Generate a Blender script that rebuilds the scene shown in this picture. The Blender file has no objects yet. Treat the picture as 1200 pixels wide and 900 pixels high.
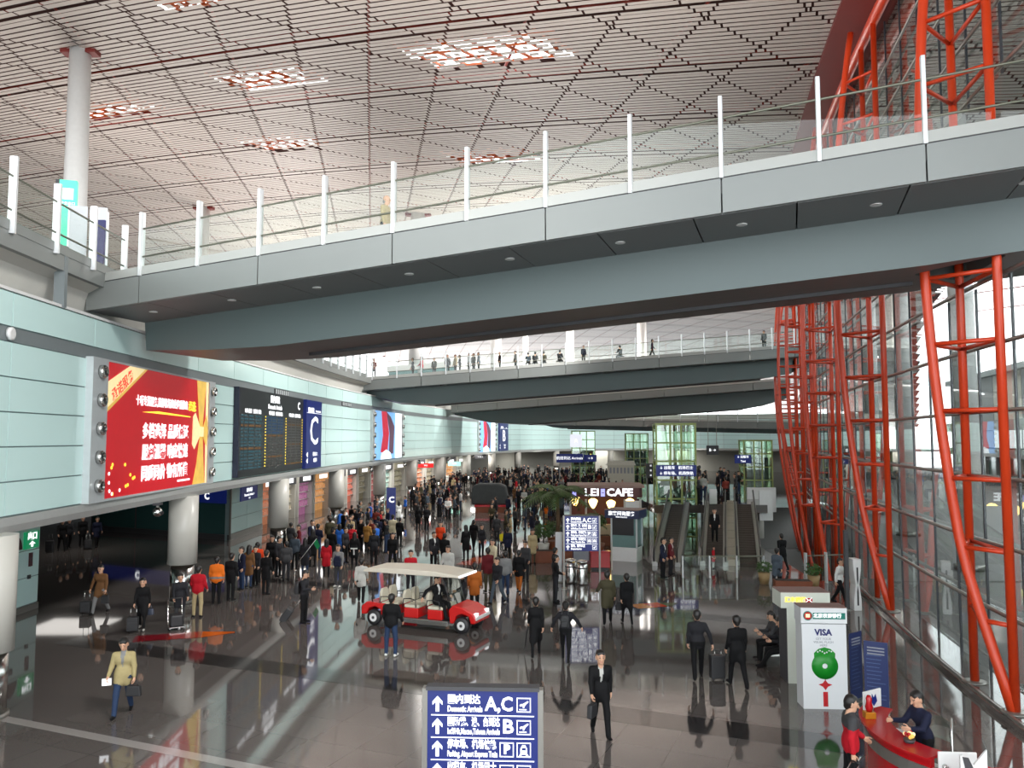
import bpy, bmesh, math, random
import numpy as np
from mathutils import Vector, Matrix, noise as mnoise
R = math.radians
rnd = random.Random(7)
SC = bpy.context.scene
COL = SC.collection

# ------------------------------------------------------------------ camera, sky, exposure
FPX, PITCH, CAMZ = 935.0, R(3.92), 6.4
cam_d = bpy.data.cameras.new('camera'); cam_d.sensor_width = 36.0; cam_d.lens = FPX / 1200 * 36
cam_d.clip_end = 900
cam = bpy.data.objects.new('camera', cam_d); COL.objects.link(cam)
cam.location = (0, 0, CAMZ); cam.rotation_euler = (R(90) + PITCH, 0, 0)
SC.camera = cam

world = bpy.data.worlds.new('world'); SC.world = world; world.use_nodes = True
bg = world.node_tree.nodes['Background']
bg.inputs[0].default_value = (0.93, 0.97, 1.0, 1); bg.inputs[1].default_value = 1.5

def area_light(name, loc, sx, sy, power, color=(1, 1, 1), rot=(0, 0, 0)):
    l = bpy.data.lights.new(name, 'AREA'); l.shape = 'RECTANGLE'; l.size = sx; l.size_y = sy
    l.energy = power; l.color = color
    o = bpy.data.objects.new(name, l); COL.objects.link(o); o.location = loc; o.rotation_euler = rot
    return o

# metal-halide uplighters standing on the gallery floor and on the bridge decks, washing the louvred roof
for (x, y, z, sx, sy, p) in ((-24, 22, 11.6, 6, 22, 380), (-24, 55, 11.6, 6, 26, 1300), (-24, 90, 11.6, 6, 26, 3000), (-2, 27.2, 12.3, 18, 2.2, 700), (8, 72, 13.4, 26, 2.2, 3000), (14, 98, 12.4, 26, 2.2, 4000)):
    area_light('uplighter', (x, y, z), sx, sy, p, (1.0, 0.94, 0.88), (math.pi, 0, 0))

# unseen area lights added to lift the dark arcade and corridor behind the left columns
for (x, y, p) in ((-25, 36, 14), (-25, 46, 40), (-16, 64, 90), (-15, 78, 180), (-13, 92, 300), (-10, 106, 300), (-5, 120, 300), (3, 141, 300), (18, 157, 300), (33, 159, 300)):
    area_light('arcade_fill', (x, y, 4.2), 4.0, 4.0, p * 0.8, (1.0, 0.96, 0.9))

# unseen fill spots added under the roof to brighten the turquoise wall
def fill_spot(loc, aim, power):
    l = bpy.data.lights.new('wall_fill', 'SPOT'); l.energy = power; l.spot_size = R(75); l.spot_blend = 0.8; l.shadow_soft_size = 1.6; l.color = (1.0, 0.98, 0.95)
    o = bpy.data.objects.new('wall_fill', l); COL.objects.link(o); o.location = loc
    o.rotation_euler = (Vector(aim) - Vector(loc)).to_track_quat('-Z', 'Y').to_euler()
for (lx, ly, lz, ax, ay, p) in ((6, 5, 20, -12.4, 21, 5000), (8, 40, 22, -12.5, 36, 5000), (9, 53, 22.5, -12, 52, 8000), (10, 64, 22.5, -11.5, 68, 8000), (14, 84, 22.5, -10.5, 84, 10000), (16, 104, 21.5, -6, 106, 11000), (20, 112, 20.5, 0, 126, 11000), (26, 118, 20, 16, 150, 11000)):
    fill_spot((lx, ly, lz), (ax, ay, 6.5), p)

vs = SC.view_settings
vs.view_transform = 'Standard'; vs.look = 'None'; vs.gamma = 1.0; vs.use_curve_mapping = False
vs.exposure = 1.5
SC.cycles.max_bounces = 7; SC.cycles.diffuse_bounces = 3; SC.cycles.glossy_bounces = 3
SC.cycles.transparent_max_bounces = 24; SC.cycles.transmission_bounces = 4
SC.cycles.sample_clamp_indirect = 4.0; SC.cycles.caustics_reflective = False; SC.cycles.caustics_refractive = False

# ------------------------------------------------------------------ photo geometry helpers (pixel -> world)
_c, _s = math.cos(PITCH), math.sin(PITCH)
def ray(px, py):
    u, v = (px - 600) / FPX, (450 - py) / FPX
    return Vector((u, _c - v * _s, _s + v * _c))
def at(px, py, Y):
    d = ray(px, py); k = Y / d.y
    return Vector((d.x * k, Y, CAMZ + d.z * k))
def fl(px, py, z=0.0):
    d = ray(px, py); k = (z - CAMZ) / d.z
    return Vector((d.x * k, d.y * k, z))

# ------------------------------------------------------------------ materials
MATS = {}
def mat(name, col, rough=0.6, metal=0.0, spec=0.5, var=0.06, scale=6.0, bump=0.0, emit=None, estr=0.0):
    if name in MATS: return MATS[name]
    m = bpy.data.materials.new(name); m.use_nodes = True
    nt = m.node_tree; N = nt.nodes; L = nt.links
    b = N['Principled BSDF']
    b.inputs['Roughness'].default_value = rough; b.inputs['Metallic'].default_value = metal
    b.inputs['Specular IOR Level'].default_value = spec
    if var > 0:
        tc = N.new('ShaderNodeTexCoord'); nz = N.new('ShaderNodeTexNoise'); nz.inputs['Scale'].default_value = scale
        nz.inputs['Detail'].default_value = 3
        mx = N.new('ShaderNodeMix'); mx.data_type = 'RGBA'
        mx.inputs[6].default_value = (*[max(0, c * (1 - var)) for c in col], 1)
        mx.inputs[7].default_value = (*[min(1, c * (1 + var)) for c in col], 1)
        L.new(tc.outputs['Object'], nz.inputs['Vector']); L.new(nz.outputs[0], mx.inputs[0]); L.new(mx.outputs[2], b.inputs['Base Color'])
        if bump > 0:
            bp = N.new('ShaderNodeBump'); bp.inputs['Strength'].default_value = bump
            L.new(nz.outputs[0], bp.inputs['Height']); L.new(bp.outputs[0], b.inputs['Normal'])
    else:
        b.inputs['Base Color'].default_value = (*col, 1)
    if emit:
        b.inputs['Emission Color'].default_value = (*emit, 1); b.inputs['Emission Strength'].default_value = estr
    MATS[name] = m
    return m
def srgb(r, g, b):
    f = lambda c: (c / 255 / 12.92) if c <= 10 else ((c / 255 + 0.055) / 1.055) ** 2.4
    return (f(r), f(g), f(b))
def glass(name, tint=(0.9, 0.97, 0.95), refl=1.0, rough=0.0, ior=1.45):
    if name in MATS: return MATS[name]
    m = bpy.data.materials.new(name); m.use_nodes = True
    nt = m.node_tree; N = nt.nodes; L = nt.links
    N.remove(N['Principled BSDF'])
    t = N.new('ShaderNodeBsdfTransparent'); t.inputs[0].default_value = (*tint, 1)
    g = N.new('ShaderNodeBsdfGlossy'); g.inputs['Roughness'].default_value = rough; g.inputs[0].default_value = (1, 1, 1, 1)
    fr = N.new('ShaderNodeLayerWeight'); fr.inputs[0].default_value = 0.5
    pw = N.new('ShaderNodeMath'); pw.operation = 'POWER'; pw.inputs[1].default_value = 5.0
    ma = N.new('ShaderNodeMath'); ma.operation = 'MULTIPLY_ADD'; ma.inputs[1].default_value = 0.93; ma.inputs[2].default_value = 0.07
    L.new(fr.outputs['Facing'], pw.inputs[0]); L.new(pw.outputs[0], ma.inputs[0])
    ml = N.new('ShaderNodeMath'); ml.operation = 'MULTIPLY'; ml.inputs[1].default_value = refl; ml.use_clamp = True
    mx = N.new('ShaderNodeMixShader')
    L.new(ma.outputs[0], ml.inputs[0]); L.new(ml.outputs[0], mx.inputs[0]); L.new(t.outputs[0], mx.inputs[1]); L.new(g.outputs[0], mx.inputs[2])
    L.new(mx.outputs[0], N['Material Output'].inputs[0])
    MATS[name] = m
    return m
def emis(name, col, s=1.0):
    return mat(name, tuple(c * 0.6 for c in col), 0.5, 0, 0.3, 0, emit=col, estr=s)

M_white = mat('white_paint', (0.75, 0.75, 0.74), 0.4)
M_post = mat('post_aluminium', (0.72, 0.74, 0.75), 0.3, 0.3)
M_fascia = mat('fascia_grey', srgb(134, 138, 136), 0.45, 0.1, var=0.03, scale=0.7)
M_soffit = mat('soffit_grey', srgb(116, 118, 118), 0.5, var=0.05, scale=0.5)
M_girder = mat('girder_teal_grey', srgb(96, 108, 108), 0.5, var=0.03, scale=0.4)
M_gbot = mat('girder_bottom', srgb(112, 105, 102), 0.5, var=0.03, scale=0.4)
M_cream = mat('cream_wall', srgb(205, 203, 196), 0.55, var=0.03)
M_teal = mat('turquoise_glass', srgb(206, 236, 233), 0.12, 0, 0.5, var=0.04, scale=0.35)
M_tealjoint = mat('panel_joint', srgb(120, 140, 142), 0.5, var=0.05)
M_band = mat('grey_band', srgb(122, 130, 132), 0.4, var=0.04)
M_col = mat('column_grey', srgb(196, 194, 186), 0.35, 0.0, var=0.03, scale=1.5)
M_chrome = mat('brushed_steel', (0.62, 0.62, 0.60), 0.18, 1.0, var=0.05)
M_orange = mat('orange_red_steel', srgb(212, 64, 26), 0.3, 0, 0.5, var=0.05, scale=2)
M_dkred = mat('dark_red_beam', srgb(110, 32, 26), 0.55, var=0.12, scale=1.0)
M_mull = mat('dark_mullion', (0.03, 0.032, 0.04), 0.4, var=0.05)
M_tran = mat('transom_grey', srgb(140, 138, 132), 0.3, 0.6, var=0.05)
M_black = mat('black_plastic', (0.018, 0.018, 0.02), 0.45, var=0.1)
M_dark = mat('dark_grey', (0.05, 0.05, 0.055), 0.5, var=0.1)
M_blue = mat('sign_blue', srgb(15, 30, 96), 0.35, var=0.04, emit=srgb(15, 30, 96), estr=0.15)
M_lit = emis('sign_white', (0.95, 0.97, 1.0), 0.55)
M_rail_glass = glass('balustrade_glass', (0.94, 0.975, 0.955), 0.3)
M_pane = glass('curtain_wall_glass', (0.88, 0.92, 0.91), 0.9)
M_lift_glass = glass('lift_glass', (0.82, 0.92, 0.84), 1.2)
M_dkglass = mat('dark_teal_glass', srgb(52, 88, 87), 0.06, 0, 0.7, var=0.05, scale=0.3)

# ------------------------------------------------------------------ mesh helpers
class MB:
    def __init__(self): self.v = []; self.f = []; self.m = []; self.sm = []
    def add(self, vs, fs, mi=0, smooth=False):
        o = len(self.v); self.v += [tuple(p) for p in vs]
        for f in fs: self.f.append(tuple(o + i for i in f)); self.m.append(mi); self.sm.append(smooth)
        return self
    def box(self, x0, x1, y0, y1, z0, z1, mi=0):
        v = [(x, y, z) for z in (z0, z1) for y in (y0, y1) for x in (x0, x1)]
        return self.add(v, [(0, 2, 3, 1), (4, 5, 7, 6), (0, 1, 5, 4), (2, 6, 7, 3), (0, 4, 6, 2), (1, 3, 7, 5)], mi)
    def bar(self, a, b, w, h, mi=0, up=(0, 0, 1)):
        a, b = Vector(a), Vector(b); d = (b - a).normalized(); up = Vector(up)
        if abs(d.dot(up)) > 0.99: up = Vector((0, 1, 0))
        s = d.cross(up).normalized(); t = s.cross(d).normalized()
        v = []
        for p in (a, b):
            for i, j in ((-1, -1), (1, -1), (1, 1), (-1, 1)): v.append(p + s * (i * w / 2) + t * (j * h / 2))
        return self.add(v, [(0, 1, 2, 3), (7, 6, 5, 4), (0, 4, 5, 1), (1, 5, 6, 2), (2, 6, 7, 3), (3, 7, 4, 0)], mi)
    def tube(self, pts, r, n=8, mi=0, cap=True):
        pts = [Vector(p) for p in pts]; k = len(pts)
        rs = r if isinstance(r, (list, tuple)) else [r] * k
        v = []; prev = None
        for i, p in enumerate(pts):
            d = (pts[min(i + 1, k - 1)] - pts[max(i - 1, 0)]).normalized()
            if prev is None:
                ref = Vector((0, 0, 1)) if abs(d.z) < 0.9 else Vector((0, 1, 0))
                s = d.cross(ref).normalized()
            else:
                s = (prev - d * prev.dot(d)).normalized()
            prev = s; t = d.cross(s)
            for j in range(n):
                a = 2 * math.pi * j / n
                v.append(p + s * (math.cos(a) * rs[i]) + t * (math.sin(a) * rs[i]))
        f = [(i * n + j, i * n + (j + 1) % n, (i + 1) * n + (j + 1) % n, (i + 1) * n + j) for i in range(k - 1) for j in range(n)]
        self.add(v, f, mi, True)
        if cap:
            o = len(self.v) - len(v)
            self.f.append(tuple(o + j for j in range(n))[::-1]); self.m.append(mi); self.sm.append(False)
            self.f.append(tuple(o + (k - 1) * n + j for j in range(n))); self.m.append(mi); self.sm.append(False)
        return self
    def lathe(self, prof, n=20, c=(0, 0, 0), mi=0, caps=True):
        c = Vector(c); v = []
        for r, z in prof:
            for j in range(n):
                a = 2 * math.pi * j / n; v.append((c.x + r * math.cos(a), c.y + r * math.sin(a), c.z + z))
        k = len(prof)
        f = [(i * n + j, i * n + (j + 1) % n, (i + 1) * n + (j + 1) % n, (i + 1) * n + j) for i in range(k - 1) for j in range(n)]
        o = len(self.v); self.add(v, f, mi, True)
        if caps and prof[0][0] > 1e-4: self.f.append(tuple(o + j for j in range(n))[::-1]); self.m.append(mi); self.sm.append(False)
        if caps and prof[-1][0] > 1e-4: self.f.append(tuple(o + (k - 1) * n + j for j in range(n))); self.m.append(mi); self.sm.append(False)
        return self
    def prism(self, poly, h, axis='z', off=0.0, mi=0):
        """extrude a 2-D polygon; axis z: (x,y), axis y: (x,z), axis x: (y,z)"""
        n = len(poly)
        def P(p, q):
            return {'z': (p[0], p[1], q), 'y': (p[0], q, p[1]), 'x': (q, p[0], p[1])}[axis]
        v = [P(p, off) for p in poly] + [P(p, off + h) for p in poly]
        f = [tuple(range(n))[::-1], tuple(range(n, 2 * n))] + [(i, (i + 1) % n, n + (i + 1) % n, n + i) for i in range(n)]
        return self.add(v, f, mi)
    def sphere(self, c, r, n=10, mi=0, sz=1.0):
        prof = [(max(r * math.sin(math.pi * i / (n // 2 + 2)), 1e-5), -r * sz * math.cos(math.pi * i / (n // 2 + 2))) for i in range(n // 2 + 3)]
        return self.lathe(prof, n, c, mi)
    def mesh(self, name, mats):
        me = bpy.data.meshes.new(name); me.from_pydata(self.v, [], self.f)
        for m in (mats if isinstance(mats, (list, tuple)) else [mats]): me.materials.append(m)
        me.polygons.foreach_set('material_index', self.m); me.polygons.foreach_set('use_smooth', self.sm)
        bm = bmesh.new(); bm.from_mesh(me); bmesh.ops.recalc_face_normals(bm, faces=bm.faces); bm.to_mesh(me); bm.free()
        me.update(); return me
    def build(self, name, mats, parent=None, loc=None, rz=None, bevel=0):
        o = bpy.data.objects.new(name, self.mesh(name, mats)); COL.objects.link(o)
        if parent: o.parent = parent
        if loc is not None: o.location = loc
        if rz is not None: o.rotation_euler[2] = rz
        if bevel:
            b = o.modifiers.new('bevel', 'BEVEL'); b.width = bevel; b.segments = 2; b.limit_method = 'ANGLE'
        return o
def tag(o, label=None, cat=None, group=None, kind=None):
    if label: o['label'] = label
    if cat: o['category'] = cat
    if group: o['group'] = group
    if kind: o['kind'] = kind
    return o
def empty(name, loc=(0, 0, 0), rz=0.0, label=None, cat=None, group=None, kind=None):
    o = bpy.data.objects.new(name, None); COL.objects.link(o); o.empty_display_size = 0.2
    o.location = loc; o.rotation_euler = (0, 0, rz)
    return tag(o, label, cat, group, kind)
def link(name, me, parent=None, loc=(0, 0, 0), rot=(0, 0, 0), scl=(1, 1, 1)):
    o = bpy.data.objects.new(name, me); COL.objects.link(o); o.location = loc; o.rotation_euler = rot; o.scale = scl
    if parent: o.parent = parent
    return o
def copy_tree(o, parent=None):
    c = o.copy(); COL.objects.link(c); c.parent = parent
    for ch in list(o.children): copy_tree(ch, c)
    return c
def text(name, body, size, m, parent, loc, rot=(R(90), 0, 0), ax='CENTER', ay='CENTER', sx=1.0, bold=0.0, depth=0.004, spacing=1.0, fit=None):
    cu = bpy.data.curves.new(name, 'FONT'); cu.body = body; cu.size = size; cu.align_x = ax; cu.align_y = ay
    cu.extrude = depth; cu.offset = bold; cu.resolution_u = 2; cu.space_character = spacing
    t = bpy.data.objects.new(name, cu)
    me = bpy.data.meshes.new_from_object(t); me.name = name
    bpy.data.objects.remove(t); bpy.data.curves.remove(cu)
    me.materials.clear(); me.materials.append(m)
    o = bpy.data.objects.new(name, me); COL.objects.link(o); o.parent = parent; o.location = loc; o.rotation_euler = rot
    if fit and len(me.vertices):
        xs = [v.co.x for v in me.vertices]; sx = fit / max(1e-4, max(xs) - min(xs))
    o.scale = (sx, 1, 1)
    return o
def interp(xs, ys):
    """smooth (Catmull-Rom) interpolation of a curve through points"""
    xs = np.array(xs, float); ys = np.array(ys, float); m = np.gradient(ys, xs)
    def f(x):
        i = int(np.clip(np.searchsorted(xs, x) - 1, 0, len(xs) - 2)); h = xs[i + 1] - xs[i]; t = (x - xs[i]) / h
        if t < 0: return float(ys[0] + m[0] * (x - xs[0]))
        if t > 1: return float(ys[-1] + m[-1] * (x - xs[-1]))
        return float((2*t**3-3*t**2+1)*ys[i] + (t**3-2*t**2+t)*h*m[i] + (-2*t**3+3*t**2)*ys[i+1] + (t**3-t**2)*h*m[i+1])
    return f
# ------------------------------------------------------------------ paths of the hall's two long sides
class Path:
    def __init__(self, pts, step=0.5):
        P = [Vector((p[0], p[1], 0)) for p in pts]; out = []
        ext = [P[0] * 2 - P[1]] + P + [P[-1] * 2 - P[-2]]
        for i in range(1, len(ext) - 2):
            a, b, c, d = ext[i - 1:i + 3]; n = max(2, int((c - b).length / step))
            for k in range(n):
                t = k / n
                out.append(0.5 * ((2 * b) + (c - a) * t + (2 * a - 5 * b + 4 * c - d) * t * t + (3 * b - a - 3 * c + d) * t ** 3))
        out.append(P[-1]); self.p = out; self.s = [0.0]
        for i in range(1, len(out)): self.s.append(self.s[-1] + (out[i] - out[i - 1]).length)
        self.len = self.s[-1]; self.S = np.array(self.s)
    def pos(self, s):
        i = int(np.clip(np.searchsorted(self.S, s) - 1, 0, len(self.p) - 2)); t = (s - self.s[i]) / (self.s[i + 1] - self.s[i])
        return self.p[i].lerp(self.p[i + 1], t)
    def tan(self, s):
        d = self.pos(min(s + 0.4, self.len)) - self.pos(max(s - 0.4, 0)); return d.normalized()
    def nrm(self, s):                       # to the right of the walking direction
        t = self.tan(s); return Vector((t.y, -t.x, 0))
    def off(self, s, n, z=0.0):
        p = self.pos(s) + self.nrm(s) * n; return Vector((p.x, p.y, z))
    def s_at_y(self, y):
        return min(zip(self.s, self.p), key=lambda q: abs(q[1].y - y))[0]
    def x_at_y(self, y):
        return self.pos(self.s_at_y(y)).x
def sweep(path, prof, s0, s1, step=1.5, mb=None, mi=0, closed=True):
    mb = mb or MB(); n = max(1, int((s1 - s0) / step)); k = len(prof); v = []
    for i in range(n + 1):
        s = s0 + (s1 - s0) * i / n
        for (o, z) in prof: v.append(path.off(s, o, z))
    kk = k if closed else k - 1
    f = [(i * k + j, i * k + (j + 1) % k, (i + 1) * k + (j + 1) % k, (i + 1) * k + j) for i in range(n) for j in range(kk)]
    if closed: f += [tuple(range(k))[::-1], tuple(n * k + j for j in range(k))]
    return mb.add(v, f, mi)

WL = Path([(-10.2, -4), (-11.3, 8), (-12.25, 18.8), (-12.8, 31), (-12.85, 44), (-12.5, 57.7), (-11.6, 70), (-10.4, 83), (-8.6, 96),
           (-6.1, 109), (-2.9, 122), (1.2, 134.5), (8, 145), (18, 152), (31, 155), (44, 151), (55, 142), (60, 130)])
GL = Path([(9.6, -4), (10.6, 8), (11.75, 18.6), (14.05, 29.4), (16.7, 40.1), (19.6, 50.8), (22.7, 61.4), (26.0, 72), (29.6, 82.5), (33.5, 93), (37.5, 103), (42, 114), (47, 125)])

# ------------------------------------------------------------------ floor
def floor_material():
    m = bpy.data.materials.new('polished_granite'); m.use_nodes = True
    nt = m.node_tree; N = nt.nodes; L = nt.links; b = N['Principled BSDF']
    tc = N.new('ShaderNodeTexCoord'); mp = N.new('ShaderNodeMapping'); mp.inputs['Rotation'].default_value = (0, 0, R(23))
    br = N.new('ShaderNodeTexBrick'); br.offset = 0.0
    br.inputs['Scale'].default_value = 1.0; br.inputs['Brick Width'].default_value = 1.2; br.inputs['Row Height'].default_value = 1.2
    br.inputs['Mortar Size'].default_value = 0.006
    br.inputs['Color1'].default_value = (0.096, 0.080, 0.072, 1); br.inputs['Color2'].default_value = (0.108, 0.090, 0.081, 1)
    br.inputs['Mortar'].default_value = (0.058, 0.05, 0.045, 1)
    nz = N.new('ShaderNodeTexNoise'); nz.inputs['Scale'].default_value = 40; nz.inputs['Detail'].default_value = 4
    mx = N.new('ShaderNodeMix'); mx.data_type = 'RGBA'; mx.blend_type = 'MULTIPLY'; mx.inputs[0].default_value = 0.5
    L.new(tc.outputs['Object'], mp.inputs[0]); L.new(mp.outputs[0], br.inputs['Vector']); L.new(mp.outputs[0], nz.inputs['Vector'])
    L.new(br.outputs['Color'], mx.inputs[6]); L.new(nz.outputs[1], mx.inputs[7])
    cr = N.new('ShaderNodeHueSaturation'); cr.inputs['Saturation'].default_value = 0.75; cr.inputs['Value'].default_value = 1.5
    L.new(mx.outputs[2], cr.inputs['Color']); L.new(cr.outputs[0], b.inputs['Base Color'])
    b.inputs['Roughness'].default_value = 0.045; b.inputs['Specular IOR Level'].default_value = 0.75
    return m
M_floor = floor_material()
M_dkband = mat('dark_granite', (0.032, 0.029, 0.028), 0.08, 0, 0.7, var=0.2, scale=30)
M_ltband = mat('pale_granite', (0.30, 0.275, 0.26), 0.12, 0, 0.6, var=0.1, scale=30)
VOID = [(13.7, 36.5), (17.2, 75), (30, 75), (30, 36.5)]             # opening to the level below, along the glazing
fb = MB()
_g1 = [(p.x + 0.6, p.y, 0) for p in GL.p if -4 < p.y < 36.4] + [(GL.x_at_y(36.5) + 0.6, 36.5, 0)]
fb.add([(-60, -5, 0), (10.1, -5, 0)] + _g1 + [(13.7, 36.5, 0), (-60, 36.5, 0)], [tuple(range(len(_g1) + 4))])
fb.add([(-60, 36.5, 0), (13.7, 36.5, 0), (17.2, 75, 0), (-60, 75, 0)], [(0, 1, 2, 3)])
_g2 = [(GL.x_at_y(75) + 0.6, 75, 0)] + [(p.x + 0.6, p.y, 0) for p in GL.p if 75.2 < p.y < 124.9] + [(62, 128, 0)]
fb.add([(-60, 75, 0), (17.2, 75, 0)] + _g2 + [(62, 170, 0), (-60, 170, 0)], [tuple(range(len(_g2) + 4))])
floor = tag(fb.build('floor', M_floor), kind='structure')
lf = MB().add([(10, 30, -4.5), (45, 30, -4.5), (45, 80, -4.5), (10, 80, -4.5)], [(0, 1, 2, 3)])
lf.add([(13.7, 36.5, -4.5), (17.2, 75, -4.5), (17.2, 75, 0), (13.7, 36.5, 0)], [(0, 1, 2, 3)])
lf.add([(10, 80, -4.5), (45, 80, -4.5), (45, 80, -0.1), (10, 80, -0.1)], [(0, 1, 2, 3)]); lf.add([(45, 30, -4.5), (45, 80, -4.5), (45, 80, -0.1), (45, 30, -0.1)], [(0, 1, 2, 3)])
lf.add([(13.7, 36.5, -4.5), (30, 36.5, -4.5), (30, 36.5, 0), (13.7, 36.5, 0)], [(0, 1, 2, 3)])
tag(lf.build('floor_lower', mat('lower_concrete', (0.22, 0.22, 0.21), 0.5, var=0.1)), kind='structure')
BD = Vector((math.cos(R(-22.5)), math.sin(R(-22.5)), 0)); BN = Vector((-BD.y, BD.x, 0))
def band(px, py, w, a, b, m, name='floor_band'):
    c = fl(px, py); mb = MB()
    p = [c + BD * a - BN * w / 2, c + BD * b - BN * w / 2, c + BD * b + BN * w / 2, c + BD * a + BN * w / 2]
    mb.add([(q.x, q.y, 0.003) for q in p] + [(q.x, q.y, -0.02) for q in p], [(0, 1, 2, 3), (0, 4, 5, 1), (1, 5, 6, 2), (2, 6, 7, 3), (3, 7, 4, 0)])
    return mb.build(name, m, floor)
band(503, 807, 1.0, -13, 10.5, M_dkband)
band(650, 708, 0.9, -17, 10.5, M_dkband)
band(590, 655, 0.9, -11.5, 5.5, M_dkband)
band(156, 872, 0.28, -4.5, 4.5, M_ltband)
band(1100, 800, 0.05, -6, 2.5, M_dkband)

# ------------------------------------------------------------------ left wall of turquoise glass panels
SA, SB = 2.0, WL.len
wl = sweep(WL, [(0.0, 4.45), (0.0, 10.0), (-0.4, 10.0), (-0.4, 4.45)], SA, SB, 2.0)
wall_left = tag(wl.build('wall_left', M_tealjoint), kind='structure')
ROWS = [(4.52, 5.35), (5.35, 6.2), (6.2, 7.05), (7.05, 7.9), (7.9, 8.76), (9.13, 9.98)]
PW = 13 / 3
pm = MB().box(-0.5, 0.5, -0.5, 0.5, -0.5, 0.5).mesh('panel', M_teal)
s = WL.s_at_y(18.8) + 0.6 - 4 * PW
while s < WL.len - PW:
    if s > SA:
        a, b = WL.off(s, 0.02), WL.off(s + PW, 0.02); c = (a + b) / 2; d = b - a
        ang = math.atan2(d.y, d.x)
        for (z0, z1) in ROWS:
            link('panel', pm, wall_left, (c.x, c.y, (z0 + z1) / 2), (0, 0, ang), (d.length - 0.035, 0.06, z1 - z0 - 0.035))
    s += PW
sweep(WL, [(-0.05, 8.77), (0.03, 8.77), (0.03, 9.12), (-0.05, 9.12)], SA, SB, 2.0).build('grey_band', M_band, wall_left)
sweep(WL, [(-0.3, 9.99), (0.09, 9.99), (0.09, 10.07), (-0.3, 10.07)], SA, SB, 2.0).build('cap_rail', M_white, wall_left)
tag(sweep(WL, [(-0.7, 4.05), (0.12, 4.12), (0.16, 4.3), (0.12, 4.5), (-0.7, 4.5)], SA, SB, 2.0).build('trim_1', mat('beam_grey', srgb(168, 170, 168), 0.3, 0.2)), kind='structure')
# round lamps in the grey band near the camera, small cameras under the beam come later
# gallery above: recess, fascia, deck
sweep(WL, [(-0.9, 10.0), (-0.75, 10.1), (-0.45, 10.85), (0.0, 11.02), (-1.5, 11.02), (-1.5, 10.0)], SA, SB, 2.0).build('gallery_cove', M_cream, wall_left)
gal = tag(sweep(WL, [(-48, 11.0), (0.12, 11.0), (0.12, 11.42), (-48, 11.42)], SA, WL.s_at_y(118), 2.0).build('floor_gallery', M_fascia), kind='structure')
tag(sweep(WL, [(-26, 4.25), (-0.5, 4.25), (-0.5, 4.45), (-26, 4.45)], SA, SB, 2.0).build('ceiling_arcade', mat('arcade_ceiling', srgb(120, 122, 120), 0.5)), kind='structure')
# upstand strip and balustrade of the gallery
BAL_POST = MB().prism([(-0.04, -0.09), (0.04, -0.09), (0.055, 0.0), (0.04, 0.09), (-0.04, 0.09), (-0.055, 0.0)], 1.0).mesh('post', M_post)
GLASS_UNIT = MB().box(-0.5, 0.5, -0.006, 0.006, 0, 1).mesh('glass_pane', M_rail_glass)
def railing(root, pts, hp=1.9, glass_top=0.74, rails=(0.74, 0.30), lift=0.0, post_w=1.0):
    """posts at pts (Vectors at post foot), glass panes and two thin rails between"""
    for i, p in enumerate(pts):
        q = pts[min(i + 1, len(pts) - 1)] - pts[max(i - 1, 0)]
        link('post', BAL_POST, root, p, (0, 0, math.atan2(q.y, q.x)), (post_w, 1, hp))
    for i in range(len(pts) - 1):
        a, b = pts[i], pts[i + 1]; d = b - a; c = (a + b) / 2; hl = Vector((d.x, d.y, 0)).length
        mb = MB(); t = Vector((0, 0, 1))
        n = Vector((-d.y, d.x, 0)).normalized() * 0.006
        z0, z1 = 0.30, hp * glass_top
        v = [a + n + t * z0, b + n + t * z0, b + n + t * z1, a + n + t * z1, a - n + t * z0, b - n + t * z0, b - n + t * z1, a - n + t * z1]
        mb.add(v, [(0, 1, 2, 3), (7, 6, 5, 4), (0, 4, 5, 1), (1, 5, 6, 2), (2, 6, 7, 3), (3, 7, 4, 0)])
        mb.build('glass_pane', M_rail_glass, root)
    for h in rails:
        MB().tube([p + Vector((0, 0, hp * h)) for p in pts], 0.028, 6).build('rail', mat('rail_olive', srgb(120, 122, 108), 0.35, 0.5), root)
    return root
g1 = empty('balustrade', WL.off(SA, 0.1, 11.4), 0, 'white post and glass balustrade on gallery edge above the red billboard', 'balustrade')
g1.location = (0, 0, 0)
sx = WL.s_at_y(25.4)
railing(g1, [WL.off(sx - k * 2.1, 0.16, 11.35) for k in range(0, 11)])
g2 = empty('balustrade', (0, 0, 0), 0, 'long white balustrade on gallery edge above the flight display, between two bridges', 'balustrade')
sy0, sy1 = WL.s_at_y(34), WL.s_at_y(65.0)
railing(g2, [WL.off(sy0 + (sy1 - sy0) * k / 15, 0.16, 11.35) for k in range(16)])
g3 = empty('balustrade', (0, 0, 0), 0, 'white balustrade on gallery edge beyond the second bridge', 'balustrade')
sy0, sy1 = WL.s_at_y(78), WL.s_at_y(110)
railing(g3, [WL.off(sy0 + (sy1 - sy0) * k / 15, 0.16, 11.35) for k in range(16)])
for a, b in ((SA, sx), (WL.s_at_y(34), WL.s_at_y(65.6)), (WL.s_at_y(77), WL.s_at_y(118))):
    sweep(WL, [(-0.05, 11.42), (0.14, 11.42), (0.14, 11.68), (-0.05, 11.68)], a, b, 2.0).build('upstand', M_fascia, gal)
for sj in (WL.s_at_y(21.6), WL.s_at_y(11)):                            # joints in the fascia
    p = WL.off(sj, 0.0); a = WL.tan(sj)
    MB().box(-0.08, 0.08, -0.14, 0.145, 10.0, 11.7).build('joint', M_band, gal, (p.x, p.y, 0), math.atan2(a.y, a.x))

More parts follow.
